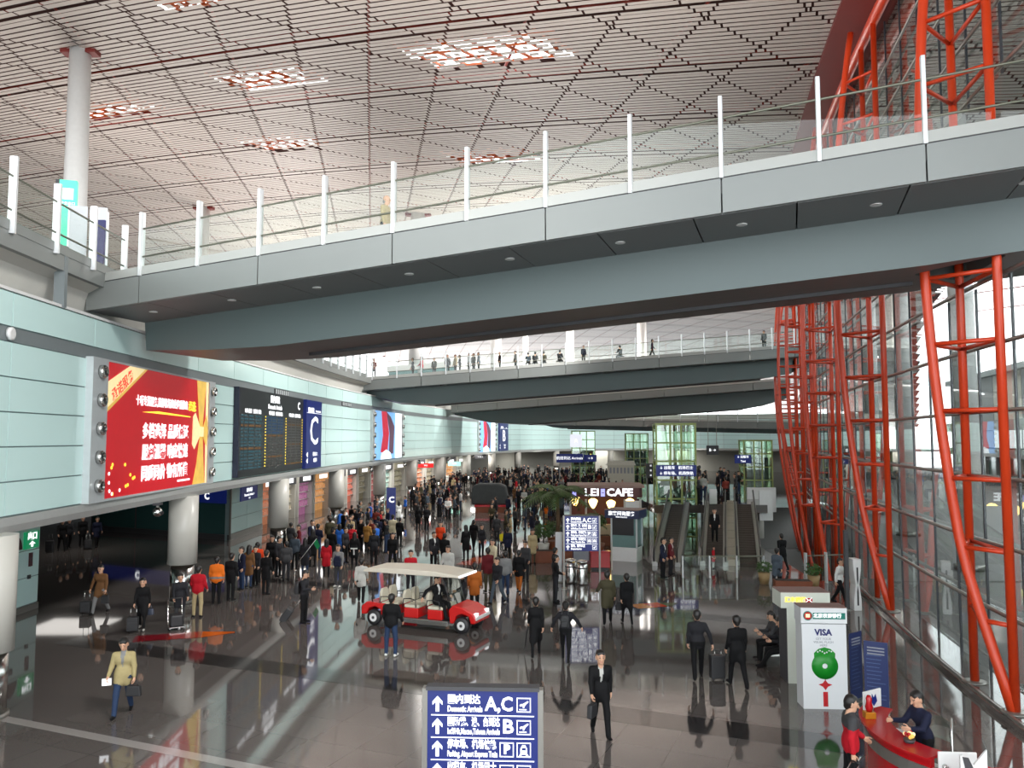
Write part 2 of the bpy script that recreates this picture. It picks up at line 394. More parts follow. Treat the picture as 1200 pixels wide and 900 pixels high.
# ------------------------------------------------------------------ columns under the left wall
COLP = []
for i, s in enumerate([WL.s_at_y(18.8) + 13 * k for k in range(-1, 15)]):
    if s > WL.len - 2: break
    p = WL.off(s, 0.12 if i == 1 else -0.15)
    c = empty('column', (p.x, p.y, 0), 0); COLP.append(Vector((p.x, p.y, 0)))
    MB().lathe([(0.55, 1.5), (0.55, 4.16)], 28).build('shaft', M_col, c)
    MB().lathe([(0.44, 0.1), (0.44, 1.5)], 28).build('steel_sleeve', M_chrome, c)
    MB().lathe([(0.5, 0.0), (0.5, 0.1), (0.44, 0.1)], 28).build('base_ring', M_tran, c)
    nm = {1: 'thick grey column with steel foot beside the green exit sign', 2: 'thick grey column with steel foot under the red billboard',
          3: 'grey column with steel foot under the flight display', 4: 'grey column with steel foot between display and hanging portrait poster',
          5: 'grey column beside the blue totem marked C', 6: 'grey column with two small cameras just past the blue totem'}
    tag(c, nm.get(i, 'grey column with steel foot standing in the crowd under the far turquoise wall'), 'column', None if i in nm else 'columns along the far arcade')

# ------------------------------------------------------------------ arcade: walls behind the columns
aw = MB().box(-0.15, 0.15, -1.2, 1.2, 0, 4.3)
wp = tag(MB().box(-18.4, -18.06, 24.5, 30.8, 0, 4.3).build('wall_arcade', M_tealjoint), kind='structure')
for y0, y1 in ((24.6, 26.6), (26.6, 28.7), (28.7, 30.78)):
    for z0, z1 in ((0.25, 1.25), (1.25, 2.25), (2.25, 3.25), (3.25, 4.25)):
        link('panel', pm, wp, (-18.04, (y0 + y1) / 2, (z0 + z1) / 2), (0, 0, 0), (0.05, y1 - y0 - 0.03, z1 - z0 - 0.03))
MB().box(-18.1, -17.98, 24.5, 30.8, 0, 0.22).build('skirting', M_tran, wp)
wq = tag(MB().box(-18.1, -17.78, 50.8, 57.2, 0, 4.3).build('wall_arcade_far', M_tealjoint), kind='structure')
for y0, y1 in ((50.8, 53.9), (53.9, 57.2)):
    for z0, z1 in ((0.4, 1.35), (1.35, 2.3), (2.3, 3.25), (3.25, 4.25)):
        link('panel', pm, wq, (-17.76, (y0 + y1) / 2, (z0 + z1) / 2), (0, 0, 0), (0.05, y1 - y0 - 0.03, z1 - z0 - 0.03))
MB().box(-17.8, -17.7, 50.8, 57.2, 0, 0.38).build('skirting', M_tran, wq)
dgw = tag(MB().prism([(-17.8, 50.8), (-17.8, 51.0), (-29.5, 56.9), (-29.6, 56.7)], 4.3).build('wall_glass_dark', M_dkglass), kind='structure')
MB().prism([(-17.75, 50.7), (-17.75, 50.82), (-29.6, 56.78), (-29.6, 56.62)], 0.35, off=0.0).build('skirting', M_dark, dgw)
for t in (0.0, 0.33, 0.66, 1.0):
    p = Vector((-17.76, 50.76, 0)).lerp(Vector((-29.55, 56.72, 0)), t)
    MB().box(-0.05, 0.05, -0.06, 0.06, 0, 4.28).build('mullion', M_tran if t == 0 else M_dark, dgw, p)
tag(sweep(WL, [(-6.6, 0.0), (-6.2, 0.0), (-6.2, 4.3), (-6.6, 4.3)], WL.s_at_y(57.0), SB, 2.0).build('wall_shops', mat('shop_wall', srgb(150, 150, 142), 0.5, var=0.1)), kind='structure')
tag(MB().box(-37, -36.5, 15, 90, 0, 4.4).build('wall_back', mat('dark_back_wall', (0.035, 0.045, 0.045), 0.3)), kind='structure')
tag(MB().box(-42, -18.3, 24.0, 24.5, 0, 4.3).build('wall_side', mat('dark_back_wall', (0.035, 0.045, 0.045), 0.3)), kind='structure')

# ------------------------------------------------------------------ bridges (ramps) crossing the hall
M_upst = mat('upstand_lit_grey', srgb(176, 178, 174), 0.45, 0.1, var=0.03, scale=0.7)  # lighter than the fascia: light on the tilted strip put into its colour
M_lamp = emis('downlight', (1.0, 0.97, 0.9), 1.2)
def bridge(name, label, A, B, over, gw, gdepth, hp, npost, width, taper=(3.0, 3.0), post_px=None, rail=True, kind='structure', lamps=5, rail_label='', post_t=None, glass_end=False):
    """A,B: left and right end of the front deck edge (post foot level). The deck ramps from A to B."""
    A, B = Vector(A), Vector(B); d = B - A; hd = Vector((d.x, d.y, 0)).normalized(); bk = Vector((-hd.y, hd.x, 0)); L = Vector((d.x, d.y, 0)).length
    TE = {}
    def te(n):                                # the deck ends where it meets the glazing
        if not glass_end: return 1.0
        n = round(n, 3)
        if n not in TE:
            lo, hi = 0.5, 1.0
            def gap(t):
                q = A + d * t + bk * n; return GL.x_at_y(min(max(q.y, -3.5), 124.5)) - 0.03 - q.x
            if gap(1.0) >= 0: lo = 1.0
            else:
                for _ in range(14):
                    m_ = (lo + hi) / 2
                    if gap(m_) > 0: lo = m_
                    else: hi = m_
            TE[n] = lo
        return TE[n]
    P = lambda t, n, z: A + d * min(t, te(n)) + bk * n + Vector((0, 0, z))
    root = empty(name, A, 0, label, 'bridge'); root.location = (0, 0, 0)
    def slab(nm, prof, m, t0=0, t1=1, n=1):
        if t0 >= max(te(o) for o, z in prof) - 0.002: return None
        mb = MB(); k = len(prof); v = []
        for i in range(n + 1):
            for (o, z) in prof: v.append(P(t0 + (t1 - t0) * i / n, o, z))
        f = [(i * k + j, i * k + (j + 1) % k, (i + 1) * k + (j + 1) % k, (i + 1) * k + j) for i in range(n) for j in range(k)]
        mb.add(v, f + [tuple(range(k))[::-1], tuple(n * k + j for j in range(k))]); return mb.build(nm, m, root)
    slab('deck', [(0.1, -0.35), (width - 0.1, -0.35), (width - 0.1, -0.02), (0.1, -0.02)], M_soffit)
    post_t = post_t or [(i + 0.35) / npost for i in range(npost)]
    jt = [0.0] + [t for t in post_t[::2] if 0.02 < t < 0.98] + [1.0]
    for ta_, tb_ in zip(jt[:-1], jt[1:]):     # fascia panels with open joints, on both sides
        t0, t1 = ta_ + 0.0006, tb_ - 0.0006
        for o in (0.0, width - 0.12):
            slab('fascia_panel', [(o, -0.82), (o + 0.12, -0.82), (o + 0.12, -0.015), (o, -0.015)], M_fascia, t0, t1)
            slab('upstand', [(o + 0.02, 0.025), (o + 0.1, 0.025), (o + 0.1, 0.29), (o + 0.05, 0.29)], M_upst, t0 - 0.0006, t1 + 0.0006)
            slab('shadow_strip', [(o + 0.05, -0.02), (o + 0.1, -0.02), (o + 0.1, 0.03), (o + 0.05, 0.03)], M_dark, t0 - 0.0006, t1 + 0.0006)  # dark strip stands in for the shadow line below the upstand
    ns = max(4, npost - 1)
    for i in range(ns):                       # soffit panels
        t0, t1 = i / ns + 0.0006, (i + 1) / ns - 0.0006
        slab('soffit_panel', [(0.13, -0.83), (over, -0.86), (over, -0.78), (0.13, -0.75)], M_soffit, t0, t1)
        slab('soffit_panel', [(width - over, -0.86), (width - 0.13, -0.83), (width - 0.13, -0.75), (width - over, -0.78)], M_soffit, t0, t1)
    ta, tb = taper[0] / L, 1 - taper[1] / L
    ts = [0.0, ta * 0.5, ta, tb, 1 - (1 - tb) * 0.5, 1.0]; hh = [0.72, 0.9, 1.0, 1.0, 0.93, 0.86] if L < 34 else [0.12, 0.75, 1.0, 1.0, 0.85, 0.55]
    k = 4; v = []; mb = MB()
    for t, h in zip(ts, hh):
        dz = -0.8 - gdepth * h
        for (o, z) in ((over - 0.02, -0.7), (over + 0.1, dz), (over + gw, dz), (over + gw + 0.12, -0.7)): v.append(P(t, o, z))
    for i in range(5):
        for j in range(4):
            mb.add([v[i * 4 + j], v[i * 4 + (j + 1) % 4], v[i * 4 + 4 + (j + 1) % 4], v[i * 4 + 4 + j]], [(0, 1, 2, 3)], 1 if j == 1 else 0)
    mb.add(v[:4], [(0, 1, 2, 3)]); mb.add(v[20:], [(0, 1, 2, 3)])
    gd = mb.build('girder', [M_girder, M_gbot], root)
    bm = bmesh.new(); bm.from_mesh(gd.data); bmesh.ops.remove_doubles(bm, verts=bm.verts, dist=1e-4); bmesh.ops.recalc_face_normals(bm, faces=bm.faces); bm.to_mesh(gd.data); bm.free()
    slab('groove', [(over + gw * 0.55, -0.9 - gdepth), (over + gw * 0.55 + 0.12, -0.9 - gdepth), (over + gw * 0.55 + 0.12, -0.795 - gdepth), (over + gw * 0.55, -0.795 - gdepth)], M_dark, ta, tb)
    for i in range(lamps):
        t = (i + 0.5) / lamps; p = P(t, over * 0.5, -0.86)
        if t > te(over * 0.5) - 0.01: continue
        r = MB().lathe([(0.13, 0.0), (0.13, 0.03), (0.09, 0.03)], 12).build('downlight', M_white, root, p)
        MB().lathe([(0.085, 0.01), (0.085, 0.035)], 12).build('lamp_disc', M_lamp, r)
    if rail:
        for o, lb in ((0.065, rail_label),):
            rr = empty('balustrade', (0, 0, 0), 0, lb, 'balustrade')
            railing(rr, [P(t, o, 0.0) for t in post_t if t < te(o) - 0.003], hp)
    P.root = root
    return P
# bridge nearest the camera
_f = at(163, 323, 23.6); _g = at(1085, 168, 16.6)
ddir = (_g - _f) / ((_g - _f).x)
A1 = _f + ddir * (-13.1 - _f.x); B1 = _f + ddir * (15.0 - _f.x)
n1 = int(round((B1 - A1).length / 2.15)); _tf = (_f.x - A1.x) / (B1.x - A1.x); _tg = (_g.x - A1.x) / (B1.x - A1.x)
P1 = bridge('footbridge', 'grey sloping footbridge across the hall with dark soffit, in front of the second bridge', A1, B1, 2.4, 3.9, 1.35, 1.93, n1, 8.6, (5, 6.3), lamps=10, post_t=[_tf + k * (_tg - _tf) / 10 for k in range(0, 14) if _tf + k * (_tg - _tf) / 10 < 0.99],
            rail_label='white post and glass balustrade along the sloping bridge before the roof louvres')
A2 = at(437, 446, 66.5); B2 = at(974, 404, 70.5)
n2 = int(round((B2 - A2).length / 2.05))
P2 = bridge('footbridge', 'grey footbridge carrying queuing people, behind the first sloping bridge', A2 + Vector((-0.8, 0, 0)), B2, 1.6, 3.9, 1.6, 1.93, n2, 8.6, (6, 5), lamps=9, glass_end=True,
            rail_label='white balustrade in front of people on the second footbridge')
A3 = Vector((-7.5, 98, 10.4)); B3 = Vector((31.5, 90, 13.0))
P3 = bridge('footbridge', 'dark grey footbridge tucked low behind the second bridge', A3, B3, 1.6, 3.9, 2.0, 1.93, 16, 8.6, (9, 5), rail=False, lamps=4, glass_end=True)
P4 = bridge('footbridge', 'pale curved gallery bridge with green glass at the far end of hall', Vector((4, 118, 9.3)), Vector((42, 97, 8.2)), 1.6, 3.4, 0.5, 1.6, 17, 7.0, (3, 3), lamps=4, glass_end=True,
            rail_label='green glass balustrade on the pale bridge at the far end')

tag(MB().box(-78, -77.5, -6, 190, 11.4, 21).build('wall_gallery', mat('gallery_back_wall', srgb(150, 146, 138), 0.6, var=0.08, scale=0.1)), kind='structure')
tag(MB().box(-77.5, -14, -5, 165, 11.2, 11.4).build('floor_gallery_back', mat('gallery_floor', srgb(120, 116, 110), 0.2)), kind='structure')
# ------------------------------------------------------------------ roof: white louvre slats on a triangular grid, red beams, roof deck with skylights
TH = R(20.0); cT, sT = math.cos(TH), math.sin(TH)
def uv2xy(u, v): return u * cT + v * sT, -u * sT + v * cT
def xy2uv(x, y): return x * cT - y * sT, x * sT + y * cT
def zroof(x, y):
    z = 21.4 + 0.08 * y - 0.0007 * max(0, y - 60) ** 2 - 0.05 * x - 0.0011 * x * x
    return z
M_slat = mat('louvre_white', srgb(182, 171, 164), 0.5, var=0.05, scale=0.3)
M_deck = mat('roof_deck_red_brown', srgb(70, 34, 28), 0.8, var=0.25, scale=0.5)
M_redtube = mat('red_space_frame', srgb(140, 46, 32), 0.5, var=0.1, scale=1.0)
VS = 6.74; V0 = 31.9 * cT; EDGE = VS / 2 / (math.sqrt(3) / 2)
SKY = []; SKYH = []                                      # skylights: centre (u,v), half sizes
for (px, py, hu, hv) in ((570, 66, 3.4, 1.5), (312, 96, 2.4, 1.2), (330, 171, 2.2, 1.3), (575, 187, 2.6, 1.4), (130, 133, 2.6, 1.0), (225, 8, 1.3, 0.5), (905, 203, 2.2, 1.2)):
    d = ray(px, py); k = 15.0
    for _ in range(40):
        p = Vector((0, 0, CAMZ)) + d * k; k += (zroof(p.x, p.y) - p.z) / (d.z + 0.15)
    p = Vector((0, 0, CAMZ)) + d * k; q = p + d * (1.1 / d.z); SKY.append((*xy2uv(p.x, p.y), hu * 0.85, hv * 0.85)); SKYH.append((*xy2uv(q.x, q.y), hu * 0.85, hv * 0.85))
def in_sky(u, v, g=1.0, S=SKY):
    for (a, b, hu, hv) in S:
        if abs(v - b) < hv * g and abs(u - a - (v - b) * 0.5) < hu * g: return True
    return False
roof = tag(empty('ceiling', (0, 0, 0)), kind='structure')
PITCHV = VS / 17.0
UA = 1.0
def wall_gap(x, y): return x > GL.x_at_y(min(max(y, -3), 124)) - 1.2 if y < 125 else False
U0, U1, VA, VB = -95.0, 60.0, 4.0, 215.0
def beyond(u, v):
    x, y = uv2xy(u, v); return x > GL.x_at_y(min(max(y, -3), 124)) + 17.0 + max(0, y - 124) * 0.5
# slats are joined by bay (between two red beams): far too many, too thin to pick apart
nb = int((VB - VA) / VS) + 2
p0 = uv2xy(*[0, 0])
aA = xy2uv(*(lambda t: (t.x, t.y))(at(432, 108, 40.0)))[0:2]
UAo = (aA[0] + aA[1] / math.sqrt(3))
for bay in range(-4, 28):
    vb0 = V0 + bay * VS
    if vb0 < VA - VS or vb0 > VB: continue
    sl = MB(); V = []; F = []
    for j in range(17):
        v = vb0 + (j + 0.5) * PITCHV
        w = PITCHV * 0.36; vj = v
        if j in (0, 2): w = 0.1; v = v + 0.1           # half slats leave open slots under the pair of red beams
        far = v > 95
        cuts = []
        uu = UAo - v / math.sqrt(3); k0 = math.ceil((U0 - uu) / EDGE); k1 = math.floor((U1 - uu) / EDGE)
        cuts += [uu + EDGE * k for k in range(k0, k1 + 1)]
        if not far:
            uu = UAo + EDGE * 0.5 + v / math.sqrt(3); k0 = math.ceil((U0 - uu) / EDGE); k1 = math.floor((U1 - uu) / EDGE)
            cuts += [uu + EDGE * k for k in range(k0, k1 + 1)]
        cuts = sorted(cuts)
        for a, b in zip(cuts[:-1], cuts[1:]):
            if b - a < 0.16: continue
            if beyond(b, v): break
            a2, b2 = a + 0.05, b - 0.05
            segs = [(a2, b2)]
            if in_sky((a + b) / 2, v, 1.6):
                segs = []; q = a2
                while q < b2 - 0.1:
                    ln = rnd.uniform(0.15, 0.5); e = min(b2, q + ln)
                    if not in_sky((q + e) / 2, v) or rnd.random() < 0.5: segs.append((q, e))
                    q = e
            for (q, e) in segs:
                o = len(V)
                for u in (q, e):
                    for dv, dz in ((-w, 0), (w, 0), (w, 0.014), (-w, 0.014)):
                        x, y = uv2xy(u, v + dv); V.append((x, y, zroof(x, y) + dz))
                F += [(o, o + 1, o + 5, o + 4), (o + 1, o + 2, o + 6, o + 5), (o + 3, o, o + 4, o + 7)]
    me = bpy.data.meshes.new('louvre_slats'); me.from_pydata(V, [], F); me.materials.append(M_slat)
    o = link('louvre_slats', me, roof); o['kind'] = 'stuff'
    # the pair of beams behind the open slots
    for j in (0, 2):
        v = vb0 + (j + 0.22) * PITCHV; pts = []
        u = U0
        while u <= U1 and not beyond(u, v):
            x, y = uv2xy(u, v); pts.append(Vector((x, y, zroof(x, y) + 0.42))); u += 5.0
        MB().tube(pts, 0.075, 6).build('beam', M_redtube, roof)
# space frame tubes along the grid, seen through the open joints
sf = MB()
for k in range(-14, 26):
    pts = []
    for v in np.arange(20, 120, 6.74):
        u = UAo + EDGE * 2 * k - v / math.sqrt(3)
        if U0 < u < U1:
            x, y = uv2xy(u, v); pts.append(Vector((x, y, zroof(x, y) + 0.5)))
    if len(pts) > 2: sf.tube(pts, 0.07, 5)
sf.build('space_frame', M_redtube, roof)['kind'] = 'stuff'
# deck
V = []; F = []; cell = 0.75; idx = {}
def vid(i, j):
    if (i, j) not in idx:
        x, y = uv2xy(U0 + i * cell, VA - 8 + j * cell); idx[(i, j)] = len(V); V.append((x, y, zroof(x, y) + 1.1))
    return idx[(i, j)]
for i in range(int((U1 - U0) / cell)):
    for j in range(int((VB + 12 - VA) / cell)):
        if not in_sky(U0 + (i + 0.5) * cell, VA - 8 + (j + 0.5) * cell, 1.25, SKYH) and not beyond(U0 + (i + 0.5) * cell, VA - 8 + (j + 0.5) * cell):
            F.append((vid(i, j), vid(i + 1, j), vid(i + 1, j + 1), vid(i, j + 1)))
me = bpy.data.meshes.new('roof_deck'); me.from_pydata(V, [], F); me.materials.append(M_deck); link('roof_deck', me, roof)
# skylight bars
for (a, b, hu, hv) in SKY:
    mb = MB()
    for k in range(7):
        u = a - hu * 1.2 + 2.4 * hu * k / 6
        x, y = uv2xy(u - hv * 0.5, b - hv * 1.2); x2, y2 = uv2xy(u + hv * 0.5, b + hv * 1.2)
        mb.bar((x, y, zroof(x, y) + 0.35), (x2, y2, zroof(x2, y2) + 0.35), 0.1, 0.1)
    for k in range(4):
        v = b - hv + 2 * hv * k / 3
        x, y = uv2xy(a - hu * 1.3, v); x2, y2 = uv2xy(a + hu * 1.3, v)
        mb.bar((x, y, zroof(x, y) + 0.25), (x2, y2, zroof(x2, y2) + 0.25), 0.08, 0.08)
    mb.build('skylight_bars', mat('skylight_orange', srgb(226, 120, 70), 0.5, var=0.1), roof)
# dark red gutter beam following the top of the glazing
gb = MB(); n = 60; V = []
s0, s1 = GL.s_at_y(8), GL.s_at_y(122)
for i in range(n + 1):
    s = s0 + (s1 - s0) * i / n
    for (o, dz) in ((-1.5, -0.15), (0.35, -0.35), (0.35, 0.9), (-1.5, 0.9)):
        p = GL.off(s, o); V.append((p.x, p.y, zroof(p.x, p.y) + dz))
gb.add(V, [(i * 4 + j, i * 4 + (j + 1) % 4, i * 4 + 4 + (j + 1) % 4, i * 4 + 4 + j) for i in range(n) for j in range(4)])
gb.build('gutter_beam', M_dkred, roof)
et = MB().tube([GL.off(s0 + (s1 - s0) * i / n, -0.25) + Vector((0, 0, zroof(*GL.off(s0 + (s1 - s0) * i / n, -0.25).xy) - 0.5)) for i in range(n + 1)], 0.22, 8)
et.build('edge_tube', M_orange, roof)
# tall round columns standing on the gallery, carrying the roof
for (px, py, Y, r, lb) in ((88, 230, 37, 0.55, 'tall white roof column behind the green sign on the gallery'), (238, 275, 72, 0.6, 'slim white roof column far behind the bridge balustrade'),
                       (489, 240, P2, 0.8, 'thick white roof column standing on the second bridge, beside the check-in desks'),
                       (357, 405, 100, 0.7, 'white roof column on the gallery behind the long balustrade'), (581, 405, P3, 0.74, 'thick white roof column behind the second bridge, right of the queue'),
                       (616, 405, P3, 0.38, 'thin white roof column behind the second bridge in pale light'), (668, 400, P3, 0.52, 'white roof column behind seated people on second bridge'),
                       (753, 390, P3, 0.6, 'white roof column behind the man walking on second bridge')):
    if callable(Y):                            # stands on a bridge deck
        p = min((Y(k / 400, 7.0 if Y is P2 else 4.0, -0.02) for k in range(401)), key=lambda q: abs(q.x / (q.y * _c + (q.z - CAMZ) * _s) - (px - 600) / FPX)); z0 = p.z - 0.03
    else: p = at(px, py, Y); z0 = 11.42
    zt = zroof(p.x, p.y) + 0.3
    c = empty('roof_column', (p.x, p.y, z0), 0, lb, 'column')
    MB().lathe([(r, 0), (r * 0.86, zt - z0)], 24).build('shaft', M_white, c)
    MB().box(-r * 1.5, r * 1.5, -0.3, 0.3, zt - z0 - 0.5, zt - z0 - 0.05).build('bracket', M_dkred, c)
# ------------------------------------------------------------------ right side: curtain wall and orange bow trusses
win = tag(empty('window_1', (0, 0, 0)), kind='structure')
ZR = [0.45 + 1.66 * k for k in range(0, 13)]
S1 = GL.s_at_y(18.6); TS = 11.0
MUL = TS / 5
pane = MB().box(-0.5, 0.5, -0.006, 0.006, -0.5, 0.5).mesh('pane', M_pane)
mul = MB().box(-0.025, 0.025, -0.03, 0.03, 0, 1).mesh('mullion', M_mull)
k = -5
while True:
    s = S1 + 0.55 + MUL * k
    if s > GL.s_at_y(112): break
    a, b = GL.off(s, 0.25), GL.off(s + MUL, 0.25); d = b - a; ang = math.atan2(d.y, d.x); c = (a + b) / 2
    zt = zroof(a.x, a.y) + 0.3; zb = 0.0 if not (36 < a.y < 76) else -4.4
    door = 14.6 < c.y < 25.6                    # the first bridge leaves the hall through this opening
    if 14.6 < a.y < 25.6:
        link('mullion', mul, win, (a.x, a.y, zb), (0, 0, ang), (1, 1, ZR[6] - zb)); link('mullion', mul, win, (a.x, a.y, ZR[9]), (0, 0, ang), (1, 1, zt - ZR[9]))
    else: link('mullion', mul, win, (a.x, a.y, zb), (0, 0, ang), (1, 1, zt - zb))
    near = a.y < 62 and a.y > 12
    if near:
        zz = [zb if zb < 0 else 0.02] + ZR + [zt]
        for z0, z1 in zip(zz[:-1], zz[1:]):
            if z1 > zt: z1 = zt
            if z1 - z0 < 0.1 or (door and ZR[6] - 0.01 < z0 and z1 < ZR[9] + 0.01): continue
            link('pane', pane, win, (c.x, c.y, (z0 + z1) / 2), (0, 0, ang), (d.length - 0.06, 1, z1 - z0))
    else:
        link('pane', pane, win, (c.x, c.y, (zb + zt) / 2), (0, 0, ang), (d.length - 0.06, 1, zt - zb))
    k += 1
for z in ZR[1:]:
    for (y0, y1) in (((6, 14.4), (25.8, 112)) if ZR[6] < z - 0.01 and z < ZR[9] - 0.01 else ((6, 112),)):
        MB().tube([GL.off(s, 0.05, z) for s in np.arange(GL.s_at_y(y0), GL.s_at_y(y1), 1.1)], 0.055, 6).build('transom', M_tran, win)
sweep(GL, [(-0.55, 0.0), (0.5, 0.0), (0.5, 0.16), (-0.4, 0.16), (-0.55, 0.1)], GL.s_at_y(4), GL.s_at_y(36.4), 1.5).build('sill', M_floor, win)
sweep(GL, [(-0.52, 0.0), (-0.46, 0.0), (-0.46, 0.19), (-0.52, 0.19)], GL.s_at_y(4), GL.s_at_y(36.4), 1.5).build('sill_edge', M_tran, win)

TR = []
def truss(i, s, zb, ztop, lab):
    root = empty('bow_truss', (0, 0, 0), 0, lab, 'truss', None)
    r = 0.105; amp = 1.3 + 0.1 * max(0, i)
    sR, sM = s, s + 2.35
    for ss in (sR, sM):
        p = GL.off(ss, -0.28)
        MB().tube([(p.x, p.y, zb), (p.x, p.y, ztop)], r, 12).build('vertical_chord', M_orange, root)
        MB().lathe([(0.3, 0), (0.3, 0.03), (0.22, 0.05)], 12).build('base_plate', M_tran, root, (p.x, p.y, zb + 0.16 if zb == 0 else zb))
    def bow(z):
        h = (z - zb); f = min(1, h / 4.2)
        f = f * f * (3 - 2 * f)
        ss = sR * (1 - f) + (s + 1.0) * f
        dd = amp * math.sin(math.pi * min(1, max(0, h / (ztop - zb + 3.0)))) ** 0.85
        return GL.off(ss, -0.28 - dd, z)
    TR.append([(lambda z, q=GL.off(ss, -0.28): q) for ss in (sR, sM)] + [bow])
    zs = list(np.arange(zb, ztop + 0.01, 0.8))
    MB().tube([bow(z) for z in zs], 0.12, 12).build('bow_chord', M_orange, root)
    for j, z in enumerate(ZR[1:]):
        if z > ztop - 0.6: break
        q = bow(z); pR, pM = GL.off(sR, -0.28, z), GL.off(sM, -0.28, z)
        MB().tube([q, pR], 0.058, 7).build('rung', M_orange, root)
        MB().tube([q, pM], 0.058, 7).build('rung', M_orange, root)
        if z > 3: MB().tube([pR, pM], 0.058, 7).build('rung', M_orange, root)
    return root
tl = ['tall orange steel bow truss standing on the sill, beside the red service desk', 'orange steel bow truss behind the white scanner gate and person in white',
      'orange bow truss behind the planter rail, meeting the end of the second bridge', 'orange bow truss in the void just beyond the planters',
      'slender orange bow truss next to the white parapet, past the travelators', 'slender orange bow truss far along the glazing, crossing the pale gallery bridge',
      'thin orange bow truss beyond the second lift', 'thin orange bow truss near the far end of the glazing']
for i in range(-1, 8):
    s = S1 + TS * i
    p = GL.pos(s)
    zt = zroof(p.x, p.y) - 0.2
    truss(i, s, -3.6 if 36.6 < p.y < 74 else 0.0, zt, tl[i] if i >= 0 else 'orange steel bow truss nearest the bridge end, past the small arrow stand')
# openings in the bridge decks where a truss stands through them
def hull2(pts):
    pts = sorted(set((round(p[0], 4), round(p[1], 4)) for p in pts)); cr = lambda o, a, b: (a[0]-o[0])*(b[1]-o[1]) - (a[1]-o[1])*(b[0]-o[0])
    def half(ps):
        h = []
        for p in ps:
            while len(h) > 1 and cr(h[-2], h[-1], p) <= 0: h.pop()
            h.append(p)
        return h[:-1]
    return half(pts) + half(pts[::-1])
for (Pb, ti, z0, z1) in ((P1, 1, 10.0, 13.6), (P2, 6, 11.0, 15.5), (P2, 5, 11.0, 15.5), (P3, 8, 9.5, 13.6), (P3, 7, 9.5, 13.6)):
    pts = []
    for f in TR[ti]:
        for z in (z0, (z0 + z1) / 2, z1):
            q = f(z); pts += [(q.x + 0.2 * math.cos(a), q.y + 0.2 * math.sin(a)) for a in np.linspace(0, 2 * math.pi, 9)[:-1]]
    hp_ = hull2(pts); cut = MB().prism(hp_, 20.0, off=0.0).build('cutter', M_soffit)
    hx0, hx1 = min(p[0] for p in hp_), max(p[0] for p in hp_); hy0, hy1 = min(p[1] for p in hp_), max(p[1] for p in hp_)
    for part in list(Pb.root.children):
        if part.type != 'MESH' or part.name.startswith('downlight'): continue
        vx = [v.co for v in part.data.vertices]
        if max(v.x for v in vx) < hx0 or min(v.x for v in vx) > hx1 or max(v.y for v in vx) < hy0 or min(v.y for v in vx) > hy1: continue
        md = part.modifiers.new('opening', 'BOOLEAN'); md.operation = 'DIFFERENCE'; md.object = cut; md.solver = 'EXACT'
        bpy.context.view_layer.update(); dg = bpy.context.evaluated_depsgraph_get()
        me = bpy.data.meshes.new_from_object(part.evaluated_get(dg)); part.modifiers.remove(md); nm = part.data.name; part.data = me; me.name = nm
    bpy.data.objects.remove(cut)
# ------------------------------------------------------------------ outside the glazing
og = MB().add([(8, -20, -0.06), (140, -20, -0.06), (140, 36.4, -0.06), (8, 36.4, -0.06)], [(0, 1, 2, 3)])
og.add([(GL.x_at_y(36.4), 36.4, -0.06), (140, 36.4, -0.06), (140, 180, -0.06), (40, 180, -0.06), (31, 76, -0.06)], [(0, 1, 2, 3, 4)])
tag(og.build('floor_outside', mat('outside_paving', srgb(92, 90, 87), 0.6, var=0.08, scale=0.4)), kind='structure')
fac = tag(empty('wall_opposite', (0, 0, 0)), kind='structure')
M_conc = mat('pale_concrete', srgb(140, 138, 134), 0.6, var=0.06, scale=0.3)
M_maroon = mat('maroon_cladding', srgb(120, 84, 90), 0.5, var=0.08, scale=0.3)
M_shopgreen = mat('greenish_shop_glass', srgb(96, 130, 124), 0.15, 0, 0.6, var=0.2, scale=0.6)
fdir = Vector((0.27, 0.963, 0)); fnor = Vector((-0.963, 0.27, 0)); f0 = Vector((36.0, -5, 0))
fang = math.atan2(fdir.y, fdir.x)
M_louv = mat('cream_louvre_cladding', srgb(196, 190, 176), 0.6, var=0.08, scale=1.0)
def fbox(nm, s0, s1, z0, z1, d0, d1, m):
    o = MB().box(s0, s1, d0, d1, z0, z1).build(nm, m, fac, f0, fang); return o
fbox('plinth', 0, 150, -0.05, 0.5, -6, 0.2, M_conc)
for k in range(30):
    fbox('shop_bay', k * 5 + 0.25, k * 5 + 4.75, 0.5, 3.7, -6, -0.3, M_shopgreen if k % 3 else M_maroon)
    fbox('pier', k * 5 - 0.25, k * 5 + 0.25, 0.5, 3.8, -6, 0.05, M_conc)
fbox('canopy', 0, 150, 3.8, 4.9, -6, 1.2, M_conc)
for k in range(25):
    fbox('window_band', k * 6 + 0.15, k * 6 + 5.85, 5.1, 7.6, -6, -0.1, M_maroon if k % 4 == 1 else M_dkglass)
fbox('fascia', 0, 150, 7.6, 9.0, -6, 0.6, M_conc)
for k in range(25):
    fbox('upper_panel', k * 6 + 0.1, k * 6 + 5.9, 9.0, 15.5, -6, -0.2, M_louv if k % 3 else M_soffit)
fbox('parapet', 0, 150, 15.5, 16.3, -6, 0.6, M_fascia)
for i, y in enumerate((14, 27, 40.0, 54.0, 69.0)):
    x = GL.x_at_y(y) + 6.0
    zt = zroof(x, y)
    c = empty('outside_column', (x, y, -0.06), 0, 'round white column standing outside the glazing on the pavement', 'column', 'white columns outside the glass')
    MB().lathe([(0.62, 0), (0.56, zt)], 24).build('shaft', M_white, c)
    MB().lathe([(0.75, 0.0), (0.75, 0.25), (0.62, 0.3)], 24).build('base', M_tran, c)
